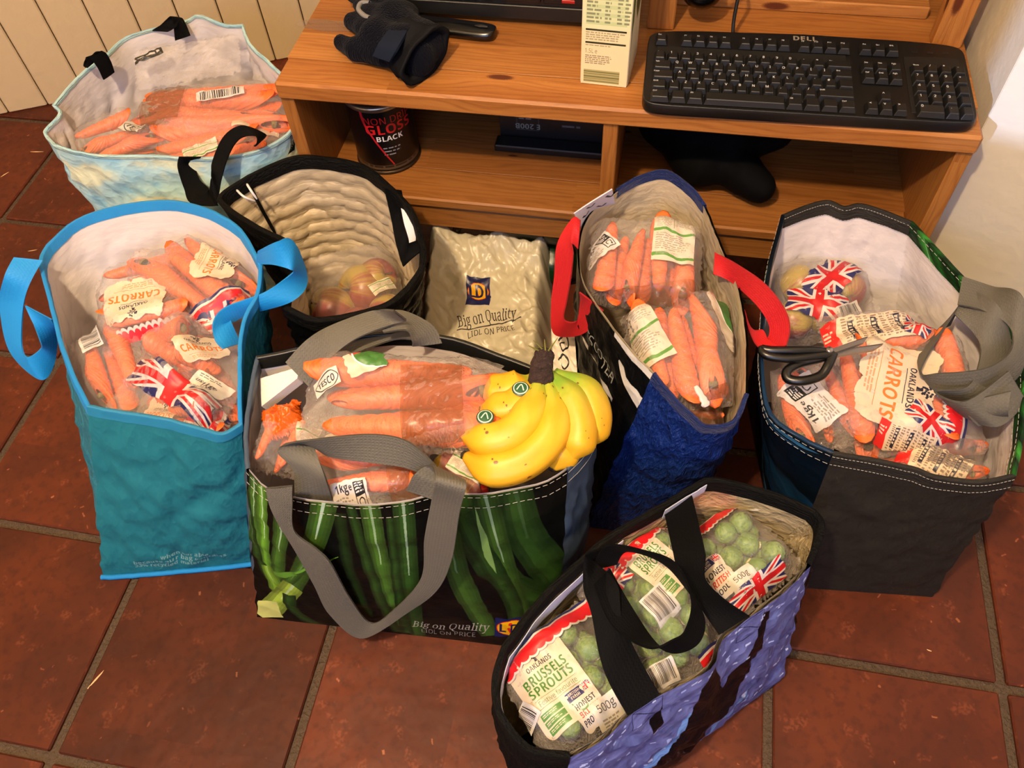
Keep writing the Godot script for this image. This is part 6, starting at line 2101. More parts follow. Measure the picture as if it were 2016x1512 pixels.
func blue_bag() -> void:
	var s := sack([[Vector3(0.0286, 0.385, -0.5994), Vector3(0.0525, 0.37, -0.5808), Vector3(0.0826, 0.36, -0.5586), Vector3(0.0997, 0.358, -0.5494), Vector3(0.131, 0.362, -0.5583), Vector3(0.1447, 0.37, -0.5966)], [Vector3(0.1447, 0.37, -0.5966), Vector3(0.1438, 0.372, -0.655), Vector3(0.1398, 0.375, -0.7016), Vector3(0.128, 0.378, -0.7674), Vector3(0.1019, 0.38, -0.8372), Vector3(0.0773, 0.385, -0.9046)], [Vector3(0.0773, 0.385, -0.9046), Vector3(0.0531, 0.395, -0.9294), Vector3(0.016, 0.41, -0.9418), Vector3(-0.0169, 0.4, -0.9393), Vector3(-0.0372, 0.395, -0.926), Vector3(-0.0523, 0.39, -0.9133)], [Vector3(-0.0523, 0.39, -0.9133), Vector3(-0.0844, 0.385, -0.8666), Vector3(-0.0924, 0.38, -0.8197), Vector3(-0.0833, 0.38, -0.7534), Vector3(-0.055, 0.38, -0.7031), Vector3(-0.0088, 0.385, -0.6381), Vector3(0.0286, 0.385, -0.5994)]], [Vector3(-0.035, 0.004, -0.565), Vector3(0.12, 0.004, -0.565), Vector3(0.095, 0.004, -0.88), Vector3(-0.1, 0.004, -0.86)], 0.002, 0.005, 141)
	var im := blank(768, 640, Color(0.030, 0.032, 0.036))
	var g := RandomNumberGenerator.new()
	g.seed = 4
	for k in 90:
		var p := Vector2(g.randf() * 768, g.randf() * 640)
		stroke(im, [p, p + Vector2(g.randf_range(-20, 30), 50), p + Vector2(g.randf_range(-30, 40), 110)], 2, 1, Color(0.09, 0.10, 0.10), 6)
	var white := Color(0.82, 0.80, 0.76)
	stroke(im, [Vector2(390, 135), Vector2(480, 165), Vector2(560, 168), Vector2(655, 190)], 7, 18, white)
	stroke(im, [Vector2(640, 60), Vector2(690, 85), Vector2(768, 100)], 10, 40, white)
	stroke(im, [Vector2(600, 4), Vector2(690, 8), Vector2(768, 10)], 20, 18, white)
	stroke(im, [Vector2(430, 320), Vector2(520, 340), Vector2(610, 420)], 3, 5, Color(0.6, 0.6, 0.58))
	words(im, "TESCO", Vector2(500, 112), 40, Color(0.6, 0.6, 0.58), false, 0.05, 1.1)
	words(im, "TEA", Vector2(600, 128), 42, Color(0.62, 0.62, 0.6), false, 0.05, 1.1)
	var sidem := panel_mat(im, 0.42, 0.3)
	var im2 := blank(512, 512, Color(0.030, 0.032, 0.036))
	stroke(im2, [Vector2(460, 10), Vector2(440, 120), Vector2(410, 260)], 30, 4, white)
	stroke(im2, [Vector2(300, 0), Vector2(280, 100), Vector2(200, 250)], 8, 12, white)
	var rm := panel_mat(im2, 0.42, 0.3)
	var b := bag("shopping_bag", "blue fronted shopping bag with red handles packed with two carrot packs", s, [M.blue_cloth, rm, M.blue_cloth, sidem], M.silver_lining, [M.blue_cloth], 0.012, [M.blue_cloth, null, M.blue_cloth, null])
	# the turned-out printed flap at the far corner
	var im3 := blank(128, 64, Color(0.80, 0.80, 0.84))
	for q in [[20, 20], [52, 14], [84, 22], [108, 12], [34, 44], [70, 46], [100, 44]]:
		stroke(im3, [Vector2(q[0] - 8, q[1] + 5), Vector2(q[0], q[1] - 6), Vector2(q[0] + 8, q[1] + 4)], 5, 3, Color(0.10, 0.11, 0.2))
	var flap := mat(Color.WHITE, 0.5, {albedo_texture = tex(im3), uv1_scale = Vector3(9, 25, 1)})
	part("printed_flap", ribbon_mesh([[Vector3(-0.0934, 0.378, -0.8439), Vector3(-0.0815, 0.385, -0.8723), Vector3(-0.0508, 0.39, -0.8868)], [Vector3(-0.1008, 0.4231, -0.8233), Vector3(-0.0827, 0.4257, -0.8431), Vector3(-0.0545, 0.4348, -0.8652)]], 0.0016, 20), flap, b)
	strap(b, [[Vector3(-0.0905, 0.385, -0.7952), Vector3(-0.0983, 0.4, -0.7888), Vector3(-0.0955, 0.39, -0.7799), Vector3(-0.0957, 0.36, -0.7655), Vector3(-0.0987, 0.33, -0.7494), Vector3(-0.1, 0.31, -0.7306), Vector3(-0.0815, 0.315, -0.7255), Vector3(-0.0773, 0.35, -0.7304), Vector3(-0.0778, 0.385, -0.7175)], [Vector3(-0.0904, 0.4204, -0.8138), Vector3(-0.1025, 0.4098, -0.8273), Vector3(-0.1207, 0.3775, -0.8082), Vector3(-0.1213, 0.3356, -0.7844), Vector3(-0.1223, 0.3003, -0.7622), Vector3(-0.1149, 0.2731, -0.7334), Vector3(-0.0863, 0.2754, -0.7292), Vector3(-0.0613, 0.3234, -0.7051), Vector3(-0.0438, 0.3703, -0.7025)]], M.red_strap, 0.0022, 100)
	strap(b, [[Vector3(0.095, 0.375, -0.8246), Vector3(0.1196, 0.405, -0.7774), Vector3(0.1569, 0.42, -0.729), Vector3(0.1865, 0.4, -0.6961), Vector3(0.1851, 0.37, -0.6709), Vector3(0.1557, 0.36, -0.6825), Vector3(0.1369, 0.37, -0.7312)], [Vector3(0.0954, 0.3693, -0.7891), Vector3(0.1193, 0.369, -0.7789), Vector3(0.1502, 0.3846, -0.7293), Vector3(0.169, 0.3713, -0.709), Vector3(0.1704, 0.3558, -0.7006), Vector3(0.1636, 0.3508, -0.7164), Vector3(0.1496, 0.3381, -0.7203)]], M.red_strap, 0.0022, 90)
	var p := carrot_pack("upper carrot pack with a white advice label at the far end of the blue bag", "in the upper pack of the blue bag", Vector3(0.0023, 0.3474, -0.8153), Vector3(0.0181, -0.1693, 0.9854), Vector3(0.0554, 0.9842, 0.1681), 0.1477, 0.1600, 0.0850, 6, 251)
	patch(p, "advice_label", M.advice_label, -0.0214, -0.0333, 0.058, 0.082, -1.574)
	patch(p, "white_label", M.recycle_label, 0.0033, 0.0683, 0.052, 0.038, -2.349)
	patch(p, "brown_panel", M.brown_print, 0.0729, -0.0051, 0.15, 0.03, -1.819)
	p = carrot_pack("lower carrot pack with a green leaf print at the near end of the blue bag", "in the lower pack of the blue bag", Vector3(0.0754, 0.3267, -0.6772), Vector3(0.2944, -0.1094, 0.9494), Vector3(0.0324, 0.994, 0.1045), 0.1554, 0.1550, 0.0900, 6, 252)
	patch(p, "advice_label", M.advice_label, -0.0175, 0.0659, 0.06, 0.085, -1.823)
	patch(p, "leaf_print", M.leaf_label, -0.0313, -0.0593, 0.05, 0.085, -1.750)
	patch(p, "brown_panel", M.brown_print, 0.0936, 0.0139, 0.1, 0.035, -1.821)
	p = carrot_pack("lowest carrot pack in brown tinted film at the front of the blue bag", "lowest at the front of the blue bag", Vector3(0.1063, 0.272, -0.63), Vector3(0.9933, 0, -0.1156), Vector3(0, 1, 0), 0.0629, 0.0700, 0.0600, 3, 253)
	patch(p, "brown_panel", M.brown_print, -0.0076, 0.0210, 0.1, 0.05, -0.207)
	# twisted film tail
	var tl := Geo.new()
	tl.tube(crs([Vector3(0.078, 0.41, -0.571), Vector3(0.0882, 0.405, -0.5579), Vector3(0.0933, 0.4, -0.5513)], 8), [0.003, 0.004, 0.005, 0.004, 0.006, 0.005, 0.007, 0.006, 0.004], 6, 0.3)
	tag(part("film_twist", tl.mesh(), mat(Color(0.8, 0.74, 0.72), 0.2), self), "small twisted film end on top of the lower pack in the blue bag", "film")


func charcoal_bag() -> void:
	var s := sack([[Vector3(0.2501, 0.34, -0.5477), Vector3(0.297, 0.338, -0.5458), Vector3(0.3432, 0.336, -0.5425), Vector3(0.366, 0.334, -0.537), Vector3(0.416, 0.335, -0.5378), Vector3(0.4542, 0.338, -0.5504)], [Vector3(0.4542, 0.338, -0.5504), Vector3(0.4744, 0.34, -0.6212), Vector3(0.4907, 0.342, -0.7306), Vector3(0.4653, 0.345, -0.801), Vector3(0.4291, 0.348, -0.8524), Vector3(0.3724, 0.35, -0.9484)], [Vector3(0.3724, 0.35, -0.9484), Vector3(0.3263, 0.352, -0.9674), Vector3(0.2983, 0.352, -0.9743), Vector3(0.2785, 0.35, -0.9673), Vector3(0.2553, 0.352, -0.9749), Vector3(0.2266, 0.35, -0.9634), Vector3(0.1903, 0.35, -0.9369)], [Vector3(0.1903, 0.35, -0.9369), Vector3(0.1718, 0.345, -0.8325), Vector3(0.1643, 0.343, -0.7316), Vector3(0.164, 0.342, -0.6645), Vector3(0.1744, 0.34, -0.595), Vector3(0.2093, 0.34, -0.5649), Vector3(0.2501, 0.34, -0.5477)]], [Vector3(0.265, 0.004, -0.515), Vector3(0.481, 0.004, -0.535), Vector3(0.43, 0.004, -0.86), Vector3(0.205, 0.004, -0.85)], 0.002, 0.003, 151)
	var im := blank(512, 512, Color(0.018, 0.05, 0.09))
	stroke(im, [Vector2(100, 60), Vector2(250, 160), Vector2(520, 250)], 130, 160, Color(0.05, 0.16, 0.27))
	stroke(im, [Vector2(120, 300), Vector2(300, 330), Vector2(480, 440)], 20, 60, Color(0.16, 0.33, 0.46))
	stroke(im, [Vector2(200, 420), Vector2(350, 430), Vector2(500, 540)], 12, 30, Color(0.10, 0.22, 0.33))
	var left := panel_mat(im, 0.4, 0.15)
	var im2 := blank(512, 512, Color(0.02, 0.10, 0.035))
	for k in 16:
		var x := k * 36.0 - 20
		leaf_stem(im2, [Vector2(x, -10), Vector2(x + 30, 200), Vector2(x - 20, 520)], 34, 26, [Color(0.07, 0.26, 0.09), Color(0.16, 0.42, 0.16), Color(0.04, 0.16, 0.06)][k % 3], 0.4 if k % 3 == 1 else 0.0)
	var right := panel_mat(im2, 0.4, 0.12)
	var b := bag("shopping_bag", "charcoal fronted shopping bag with a green printed side and white lining by the white wall", s, [M.charcoal, right, M.charcoal, left], M.white_lining, [M.charcoal], 0.020, [M.charcoal, right, M.charcoal, left])
	stitches(b, s, [0, 3], [0.003, 0.019], 0.0022, M.thread)
	stitches(b, s, [1, 2], [0.003, 0.019], -0.0056, M.thread)
	strap(b, [[Vector3(0.4155, 0.35, -0.7983), Vector3(0.4355, 0.365, -0.7795), Vector3(0.4635, 0.37, -0.7539), Vector3(0.4603, 0.37, -0.7125), Vector3(0.4238, 0.375, -0.6757), Vector3(0.3763, 0.36, -0.6716), Vector3(0.3621, 0.34, -0.6881), Vector3(0.3996, 0.34, -0.7648), Vector3(0.4212, 0.345, -0.8035)], [Vector3(0.4288, 0.3486, -0.8518), Vector3(0.4601, 0.3591, -0.8283), Vector3(0.4697, 0.3996, -0.7802), Vector3(0.503, 0.351, -0.7419), Vector3(0.4536, 0.3291, -0.6704), Vector3(0.3947, 0.3083, -0.6676), Vector3(0.372, 0.3129, -0.7349), Vector3(0.4036, 0.2919, -0.7912), Vector3(0.4295, 0.2915, -0.8136)]], M.grey_strap, 0.0024, 110)
	strap(b, [[Vector3(0.4126, 0.345, -0.7844), Vector3(0.4339, 0.345, -0.753), Vector3(0.4332, 0.35, -0.7157), Vector3(0.407, 0.36, -0.657), Vector3(0.3718, 0.35, -0.651), Vector3(0.4012, 0.36, -0.6335), Vector3(0.4498, 0.375, -0.6758)], [Vector3(0.4353, 0.343, -0.8346), Vector3(0.4513, 0.3788, -0.7786), Vector3(0.4794, 0.3356, -0.7421), Vector3(0.4524, 0.3292, -0.6624), Vector3(0.4063, 0.3083, -0.6615), Vector3(0.4464, 0.3304, -0.6229), Vector3(0.4855, 0.3351, -0.6635)]], M.grey_strap, 0.0024, 90)
	strap(b, [[Vector3(0.406, 0.35, -0.641), Vector3(0.4138, 0.335, -0.6335), Vector3(0.4309, 0.32, -0.6286)], [Vector3(0.4478, 0.3757, -0.6448), Vector3(0.4522, 0.3537, -0.6308), Vector3(0.4712, 0.3149, -0.648)]], M.grey_strap, 0.0024, 24)
	var p := round_pack("clear apple pack with a flag print by the far corner of the charcoal bag", "in the flag-printed pack of the charcoal bag", "apple", apples, Vector3(0.258, 0.2528, -0.8759), Vector3(0.9271, 0.0644, -0.3693), Vector3(-0.0077, 0.9882, 0.1529), 0.1553, 0.1500, 0.0750, [[-0.035, -0.035, 0.032], [-0.075, 0.02, 0.03], [0.05, -0.01, 0.032], [0.0, 0.035, 0.03]], 261, "apples", 0.003)
	patch(p, "flag_print", M.flag_print, 0.0244, -0.0111, 0.095, 0.055, -0.561)
	patch(p, "flag_print", M.flag_print, -0.0158, 0.0327, 0.09, 0.05, 0.502)
	patch(p, "barcode_label", M.barcode_label, 0.0283, 0.0550, 0.045, 0.03, -0.327)
	p = carrot_pack("carrot pack printed with cooking directions at the far side of the charcoal bag", "in the pack printed with cooking directions", Vector3(0.3248, 0.2845, -0.7821), Vector3(0.9764, 0.0355, -0.2133), Vector3(-0.0347, 0.9994, 0.0076), 0.1409, 0.0850, 0.0600, 3, 262)
	patch(p, "cooking_print", M.cooking_print, -0.0106, 0.0040, 0.125, 0.05, -0.039)
	patch(p, "flag_print", M.flag_print, 0.0508, 0.0099, 0.04, 0.035, -1.046)
	p = carrot_pack("carrot pack with a white recycling label under the scissors", "in the pack under the scissors", Vector3(0.2399, 0.2776, -0.6558), Vector3(0.3133, -0.0795, 0.9463), Vector3(0.025, 0.9968, 0.0755), 0.1257, 0.1150, 0.0750, 4, 263)
	patch(p, "white_label", M.recycle_label, 0.0095, 0.0092, 0.075, 0.055, 2.732)
	p = carrot_pack("carrot pack with a large cream label read downwards in the middle of the charcoal bag", "under the large cream label of the charcoal bag", Vector3(0.3551, 0.2862, -0.6804), Vector3(0.176, -0.126, 0.9763), Vector3(0.0224, 0.992, 0.124), 0.1587, 0.1900, 0.0800, 5, 264)
	patch(p, "carrots_label", M.carrots_label, -0.0042, 0.0174, 0.135, 0.1, 0.367)
	patch(p, "scallop_print", M.scallop_print, 0.0405, -0.0449, 0.09, 0.035, 0.167)
	patch(p, "flag_print", M.flag_print, 0.0503, -0.0114, 0.06, 0.03, -0.747)
	patch(p, "cooking_print", M.cooking_print, 0.0705, 0.0181, 0.075, 0.03, -1.221)
	p = carrot_pack("carrot pack with a navy printed corner lowest by the front rim of the charcoal bag", "by the front rim of the charcoal bag", Vector3(0.3912, 0.263, -0.6014), Vector3(0.9986, 0.0395, -0.0354), Vector3(-0.0395, 0.9992, 0.0014), 0.1264, 0.0850, 0.0650, 3, 265)
	patch(p, "cooking_print", M.cooking_print, -0.0042, 0.0125, 0.08, 0.045, 0.512)
	patch(p, "grey_panel", M.grey_film, 0.0185, -0.0008, 0.05, 0.05, 0.323)
	scissors()


func scissors() -> void:
	var root := thing("scissors", "black handled scissors lying on the carrot packs in the charcoal bag", "scissors")
	var grip := mat(Color(0.02, 0.022, 0.026), 0.32)
	var steel := mat(Color(0.55, 0.53, 0.52), 0.3, {metallic = 0.9})
	for k in 2:
		var path := crs([[Vector3(0.2389, 0.372, -0.6743), Vector3(0.2212, 0.374, -0.6733), Vector3(0.1965, 0.374, -0.6695), Vector3(0.1722, 0.372, -0.6674), Vector3(0.1602, 0.37, -0.6688), Vector3(0.1665, 0.37, -0.66), Vector3(0.1912, 0.37, -0.6589), Vector3(0.2215, 0.372, -0.6652), Vector3(0.2428, 0.373, -0.6709)], [Vector3(0.2462, 0.372, -0.6738), Vector3(0.2406, 0.368, -0.6568), Vector3(0.2326, 0.362, -0.6443), Vector3(0.2116, 0.36, -0.6347), Vector3(0.195, 0.358, -0.6367), Vector3(0.1934, 0.36, -0.6476), Vector3(0.2085, 0.362, -0.6604), Vector3(0.2289, 0.367, -0.6669), Vector3(0.2449, 0.372, -0.672)]][k], 36)
		var rr := []
		for i in 37:
			rr.append(0.0062 if k else 0.0058)
		var g := Geo.new()
		g.tube(path, rr, 10)
		part("handle", g.mesh(), grip, root)
	for k in 2:
		var q: Array = [[Vector3(0.2396, 0.373, -0.6688), Vector3(0.2411, 0.373, -0.6771), Vector3(0.289, 0.373, -0.7055), Vector3(0.2835, 0.373, -0.6948)], [Vector3(0.2442, 0.3695, -0.669), Vector3(0.247, 0.3695, -0.679), Vector3(0.3081, 0.3695, -0.6996), Vector3(0.2963, 0.3695, -0.6881)]][k]
		var g := Geo.new()
		var up := Vector3(0.05, 0.0022, 0.0)
		up = Vector3(0, 0.0022, 0)
		for sg in [1, -1]:
			var a: Vector3 = q[0] + up * sg
			var b: Vector3 = q[1] + up * sg
			var c: Vector3 = q[2] + up * sg * 0.3
			var d: Vector3 = q[3] + up * sg
			if sg > 0:
				g.quad(a, b, c, d)
			else:
				g.quad(d, c, b, a)
		for i in 4:
			var a: Vector3 = q[i]
			var b: Vector3 = q[(i + 1) % 4]
			g.quad(a - up, b - up, b + up, a + up)
		part("blade", g.mesh(), steel, root)
	var sc := Geo.new()
	sc.lathe([Vector2(0.005, 0.0), Vector2(0.005, 0.004), Vector2(0.0035, 0.0056), Vector2(0.0001, 0.006)], 14)
	part("pivot", sc.mesh(), steel, root, Vector3(0.2405, 0.375, -0.6738))


func night_bag() -> void:
	var s := sack([[Vector3(-0.0112, 0.27, -0.1753), Vector3(0.0196, 0.28, -0.1949), Vector3(0.0436, 0.287, -0.2211), Vector3(0.0761, 0.29, -0.2491), Vector3(0.127, 0.288, -0.2865), Vector3(0.1371, 0.285, -0.3188), Vector3(0.1664, 0.287, -0.3504), Vector3(0.2025, 0.287, -0.3841), Vector3(0.2353, 0.285, -0.4245)], [Vector3(0.2353, 0.285, -0.4245), Vector3(0.2469, 0.288, -0.4573), Vector3(0.2505, 0.29, -0.4802), Vector3(0.2404, 0.292, -0.4945)], [Vector3(0.2404, 0.292, -0.4945), Vector3(0.2069, 0.296, -0.5042), Vector3(0.1681, 0.3, -0.5098), Vector3(0.1143, 0.305, -0.5119), Vector3(0.0914, 0.304, -0.4967), Vector3(0.0577, 0.3, -0.4689), Vector3(0.0033, 0.295, -0.4252), Vector3(-0.02, 0.29, -0.3998), Vector3(-0.0672, 0.288, -0.3377), Vector3(-0.1009, 0.286, -0.2727)], [Vector3(-0.1009, 0.286, -0.2727), Vector3(-0.1046, 0.282, -0.2322), Vector3(-0.0898, 0.278, -0.1983), Vector3(-0.0552, 0.272, -0.1732), Vector3(-0.0112, 0.27, -0.1753)]], [Vector3(-0.015, 0.004, -0.12), Vector3(0.262, 0.004, -0.375), Vector3(0.165, 0.004, -0.49), Vector3(-0.095, 0.004, -0.235)], 0.014, 0.0045, 161)
	var im := blank(1024, 512, Color(0.18, 0.21, 0.46))
	var f := FastNoiseLite.new()
	f.frequency = 0.008
	f.seed = 12
	for y in 512:
		for x in 1024:
			var q := f.get_noise_2d(x, y * 1.4)
			im.set_pixel(x, y, Color(0.39, 0.425, 0.66).lerp(Color(0.26, 0.28, 0.50), clampf(0.3 + q + y / 900.0, 0, 1)).lerp(Color(0.44, 0.51, 0.76), clampf(q * 1.2 - 0.1, 0, 0.6)))
	var g := RandomNumberGenerator.new()
	g.seed = 31
	var black := Color(0.035, 0.033, 0.06)
	var ice := Color(0.40, 0.56, 0.82)
	stroke(im, [Vector2(470, 150), Vector2(420, 230), Vector2(330, 330), Vector2(260, 470)], 30, 70, ice)
	stroke(im, [Vector2(820, 330), Vector2(700, 400), Vector2(560, 480)], 16, 60, ice)
	poly(im, [Vector2(490, 60), Vector2(560, 30), Vector2(600, 150), Vector2(640, 200), Vector2(760, 120), Vector2(800, 20), Vector2(830, 30), Vector2(800, 190), Vector2(700, 330), Vector2(560, 420), Vector2(520, 540), Vector2(190, 540), Vector2(240, 420), Vector2(330, 330), Vector2(400, 280), Vector2(455, 190)], black)
	poly(im, [Vector2(300, 90), Vector2(340, 40), Vector2(350, 110), Vector2(320, 150)], black)
	for k in 210:
		var p := Vector2(g.randf() * 1024, g.randf() * 500)
		if im.get_pixelv(Vector2i(p)).b > 0.25:
			bar(im, p, p + Vector2(g.randf_range(8, 22), g.randf_range(-3, 3)), g.randf_range(4, 8), Color(0.80, 0.84, 0.95).lerp(Color(0.6, 0.66, 0.9), g.randf()))
	for k in 40:
		var p := Vector2(g.randf_range(330, 640), g.randf_range(330, 512))
		stroke(im, [p, p + Vector2(6, 10), p + Vector2(-3, 22)], 2, 1, Color(0.36, 0.30, 0.30), 4)
	for q in [[230, 0], [690, 0]]:
		for e in [[0, 6, 110, 6], [0, 66, 110, 66], [0, 6, 0, 66], [110, 6, 110, 66], [0, 6, 110, 66]]:
			bar(im, Vector2(q[0] + e[0], e[1]), Vector2(q[0] + e[2], e[3]), 2, Color(0.06, 0.08, 0.2))
	var front := panel_mat(im, 0.36, 0.3)
	var im2 := blank(384, 384, Color(0.02, 0.02, 0.03))
	for k in 420:
		var p := Vector2(g.randf() * 384, g.randf() * 384)
		im2.fill_rect(Rect2i(int(p.x), int(p.y), g.randi_range(1, 3), g.randi_range(1, 3)), Color(0.25, 0.3, 0.5).lerp(Color(0.6, 0.65, 0.8), g.randf() * 0.6))
	var star := panel_mat(im2, 0.3, 0.3)
	var lil := mat(Color(0.70, 0.72, 0.82), 0.5)
	var b := bag("cool_bag", "night-blue printed cool bag with a metallic lining, full of sprout packs", s, [front, star, M.black_cloth, M.black_cloth], M.foil, [M.black_cloth], 0.018, [null, M.black_cloth, M.black_cloth, M.black_cloth], 0.005)
	strap(b, [[Vector3(0.0931, 0.3, -0.4871), Vector3(0.0995, 0.33, -0.4361), Vector3(0.1069, 0.345, -0.3928), Vector3(0.1089, 0.34, -0.3654), Vector3(0.132, 0.325, -0.3518), Vector3(0.164, 0.3, -0.3478)], [Vector3(0.0612, 0.277, -0.4798), Vector3(0.0674, 0.3061, -0.4358), Vector3(0.0739, 0.3235, -0.3999), Vector3(0.0832, 0.3136, -0.3809), Vector3(0.1056, 0.2958, -0.3584), Vector3(0.1334, 0.2893, -0.3243)]], M.black_strap, 0.0024, 70)
	strap(b, [[Vector3(-0.0169, 0.31, -0.3657), Vector3(-0.0209, 0.33, -0.3477), Vector3(-0.0173, 0.34, -0.3268), Vector3(-0.0075, 0.335, -0.3074), Vector3(0.0059, 0.325, -0.2688), Vector3(0.02, 0.315, -0.2448), Vector3(0.0425, 0.295, -0.2211)], [Vector3(0.008, 0.3236, -0.3953), Vector3(-0.0211, 0.3674, -0.3618), Vector3(-0.0092, 0.3353, -0.3656), Vector3(0.0154, 0.3486, -0.3405), Vector3(0.0252, 0.3388, -0.306), Vector3(0.0459, 0.3149, -0.2787), Vector3(0.0735, 0.2949, -0.2484)]], M.black_strap, 0.0024, 70)
	strap(b, [[Vector3(0.013, 0.335, -0.3694), Vector3(0.0221, 0.352, -0.3788), Vector3(0.0589, 0.35, -0.3737), Vector3(0.0855, 0.345, -0.3537), Vector3(0.1101, 0.335, -0.3245), Vector3(0.1075, 0.325, -0.2998), Vector3(0.0845, 0.325, -0.285), Vector3(0.0624, 0.328, -0.2911), Vector3(0.0317, 0.332, -0.3265), Vector3(0.0054, 0.335, -0.3621)], [Vector3(-0.0144, 0.3117, -0.3685), Vector3(-0.0005, 0.3783, -0.3693), Vector3(0.04, 0.3803, -0.3692), Vector3(0.0729, 0.3779, -0.3612), Vector3(0.0932, 0.3665, -0.3297), Vector3(0.0901, 0.3565, -0.3), Vector3(0.0777, 0.3602, -0.286), Vector3(0.0531, 0.3585, -0.2744), Vector3(0.0151, 0.344, -0.2969), Vector3(-0.0089, 0.3534, -0.3345)]], M.black_strap, 0.0024, 110)
	# pale binding that shows inside the far rim
	for q in [[2, 0.30, 0.44, 0.001, 0.016], [2, 0.56, 1.0, 0.019, 0.034], [3, 0.0, 0.62, 0.019, 0.034]]:
		var ra := []
		var rb := []
		for i in 13:
			var u: float = lerpf(q[1], q[2], i / 12.0)
			ra.append(rim_point(s, q[0], u, q[3], -0.0085))
			rb.append(rim_point(s, q[0], u, q[4], -0.0085))
		part("binding", ribbon_mesh([ra, rb], 0.001, 40), lil, b)
	var p: Pack
	var spots := []
	var who := ""
	p = round_pack("sprout pack with a large cream label at the near end of the night-blue bag", "in the near pack of the night-blue bag", "sprout", sprouts, Vector3(-0.0257, 0.245, -0.26), Vector3(0.7794, 0.0595, -0.6237), Vector3(-0.0465, 0.9982, 0.0372), 0.1344, 0.1420, 0.0700, [[-0.038, -0.041, 0.0145, 0, 1], [-0.024, -0.029, 0.0138, 0, 1, 1], [-0.008, -0.043, 0.0150, 0, 2], [0.006, -0.029, 0.0138, 0, 2, 1], [0.022, -0.040, 0.0139, 0, 3], [0.036, -0.029, 0.0138, 0, 3, 1], [-0.021, -0.016, 0.0144, 1, 1], [-0.009, -0.001, 0.0138, 1, 1, 1], [0.008, -0.012, 0.0155, 1, 2], [0.021, -0.001, 0.0138, 1, 2, 1], [0.037, -0.014, 0.0155, 1, 3], [0.047, -0.001, 0.0138, 1, 3, 1], [-0.039, 0.015, 0.0154, 2, 1], [-0.024, 0.028, 0.0138, 2, 1, 1], [-0.006, 0.013, 0.0152, 2, 2], [0.006, 0.028, 0.0138, 2, 2, 1], [0.022, 0.016, 0.0153, 2, 3], [0.036, 0.028, 0.0138, 2, 3, 1], [-0.024, 0.044, 0.0154, 3, 1], [0.007, 0.044, 0.0136, 3, 2], [0.039, 0.043, 0.0133, 3, 3]], 301, "sprouts")
	patch(p, "sprouts_label", M.sprouts_label, -0.0198, 0.0038, 0.072, 0.092, -0.105)
	patch(p, "honest_label", M.honest_label, 0.0021, 0.0405, 0.036, 0.046, -0.121)
	patch(p, "weight_label", M.weight_label, 0.0211, 0.0613, 0.036, 0.04, -0.072)
	patch(p, "barcode_label", M.barcode_label, -0.0667, 0.0196, 0.036, 0.026, -0.449)
	patch(p, "scallop_print", M.scallop_print, 0.0112, -0.0478, 0.15, 0.026, -0.172)
	p = round_pack("sprout pack with a barcode behind the handles of the night-blue bag", "in the middle pack of the night-blue bag", "sprout", sprouts, Vector3(0.0474, 0.247, -0.3889), Vector3(0.6358, 0.0281, -0.7713), Vector3(-0.0179, 0.9996, 0.0217), 0.1424, 0.1250, 0.0700, [[-0.036, -0.042, 0.0147, 0, 1], [-0.024, -0.029, 0.0138, 0, 1, 1], [-0.008, -0.044, 0.0133, 0, 2], [0.006, -0.029, 0.0138, 0, 2, 1], [0.022, -0.042, 0.0153, 0, 3], [0.036, -0.029, 0.0138, 0, 3, 1], [0.052, -0.040, 0.0135, 0, 4], [0.051, -0.029, 0.0138, 0, 4, 1], [-0.052, -0.016, 0.0138, 1, 0], [-0.039, -0.001, 0.0138, 1, 0, 1], [-0.024, -0.012, 0.0150, 1, 1], [-0.009, -0.001, 0.0138, 1, 1, 1], [0.008, -0.013, 0.0158, 1, 2], [0.021, -0.001, 0.0138, 1, 2, 1], [0.037, -0.013, 0.0140, 1, 3], [0.051, -0.001, 0.0138, 1, 3, 1], [-0.037, 0.015, 0.0142, 2, 1], [-0.024, 0.028, 0.0138, 2, 1, 1], [-0.007, 0.015, 0.0134, 2, 2], [0.006, 0.028, 0.0138, 2, 2, 1], [0.024, 0.013, 0.0140, 2, 3], [0.036, 0.028, 0.0138, 2, 3, 1], [0.051, 0.013, 0.0157, 2, 4], [0.051, 0.028, 0.0138, 2, 4, 1], [-0.053, 0.044, 0.0136, 3, 0], [-0.024, 0.040, 0.0145, 3, 1], [0.009, 0.042, 0.0151, 3, 2], [0.036, 0.041, 0.0138, 3, 3]], 302, "sprouts")
	patch(p, "sprouts_label", M.sprouts_label, 0.0168, 0.0008, 0.05, 0.085, -0.115)
	patch(p, "barcode_label", M.barcode_label, -0.0141, 0.0390, 0.034, 0.036, -0.008)
	patch(p, "scallop_print", M.scallop_print, 0.0057, -0.0304, 0.13, 0.026, -0.102)
	patch(p, "flag_print", M.flag_print, -0.0386, -0.0149, 0.05, 0.03, -0.195)
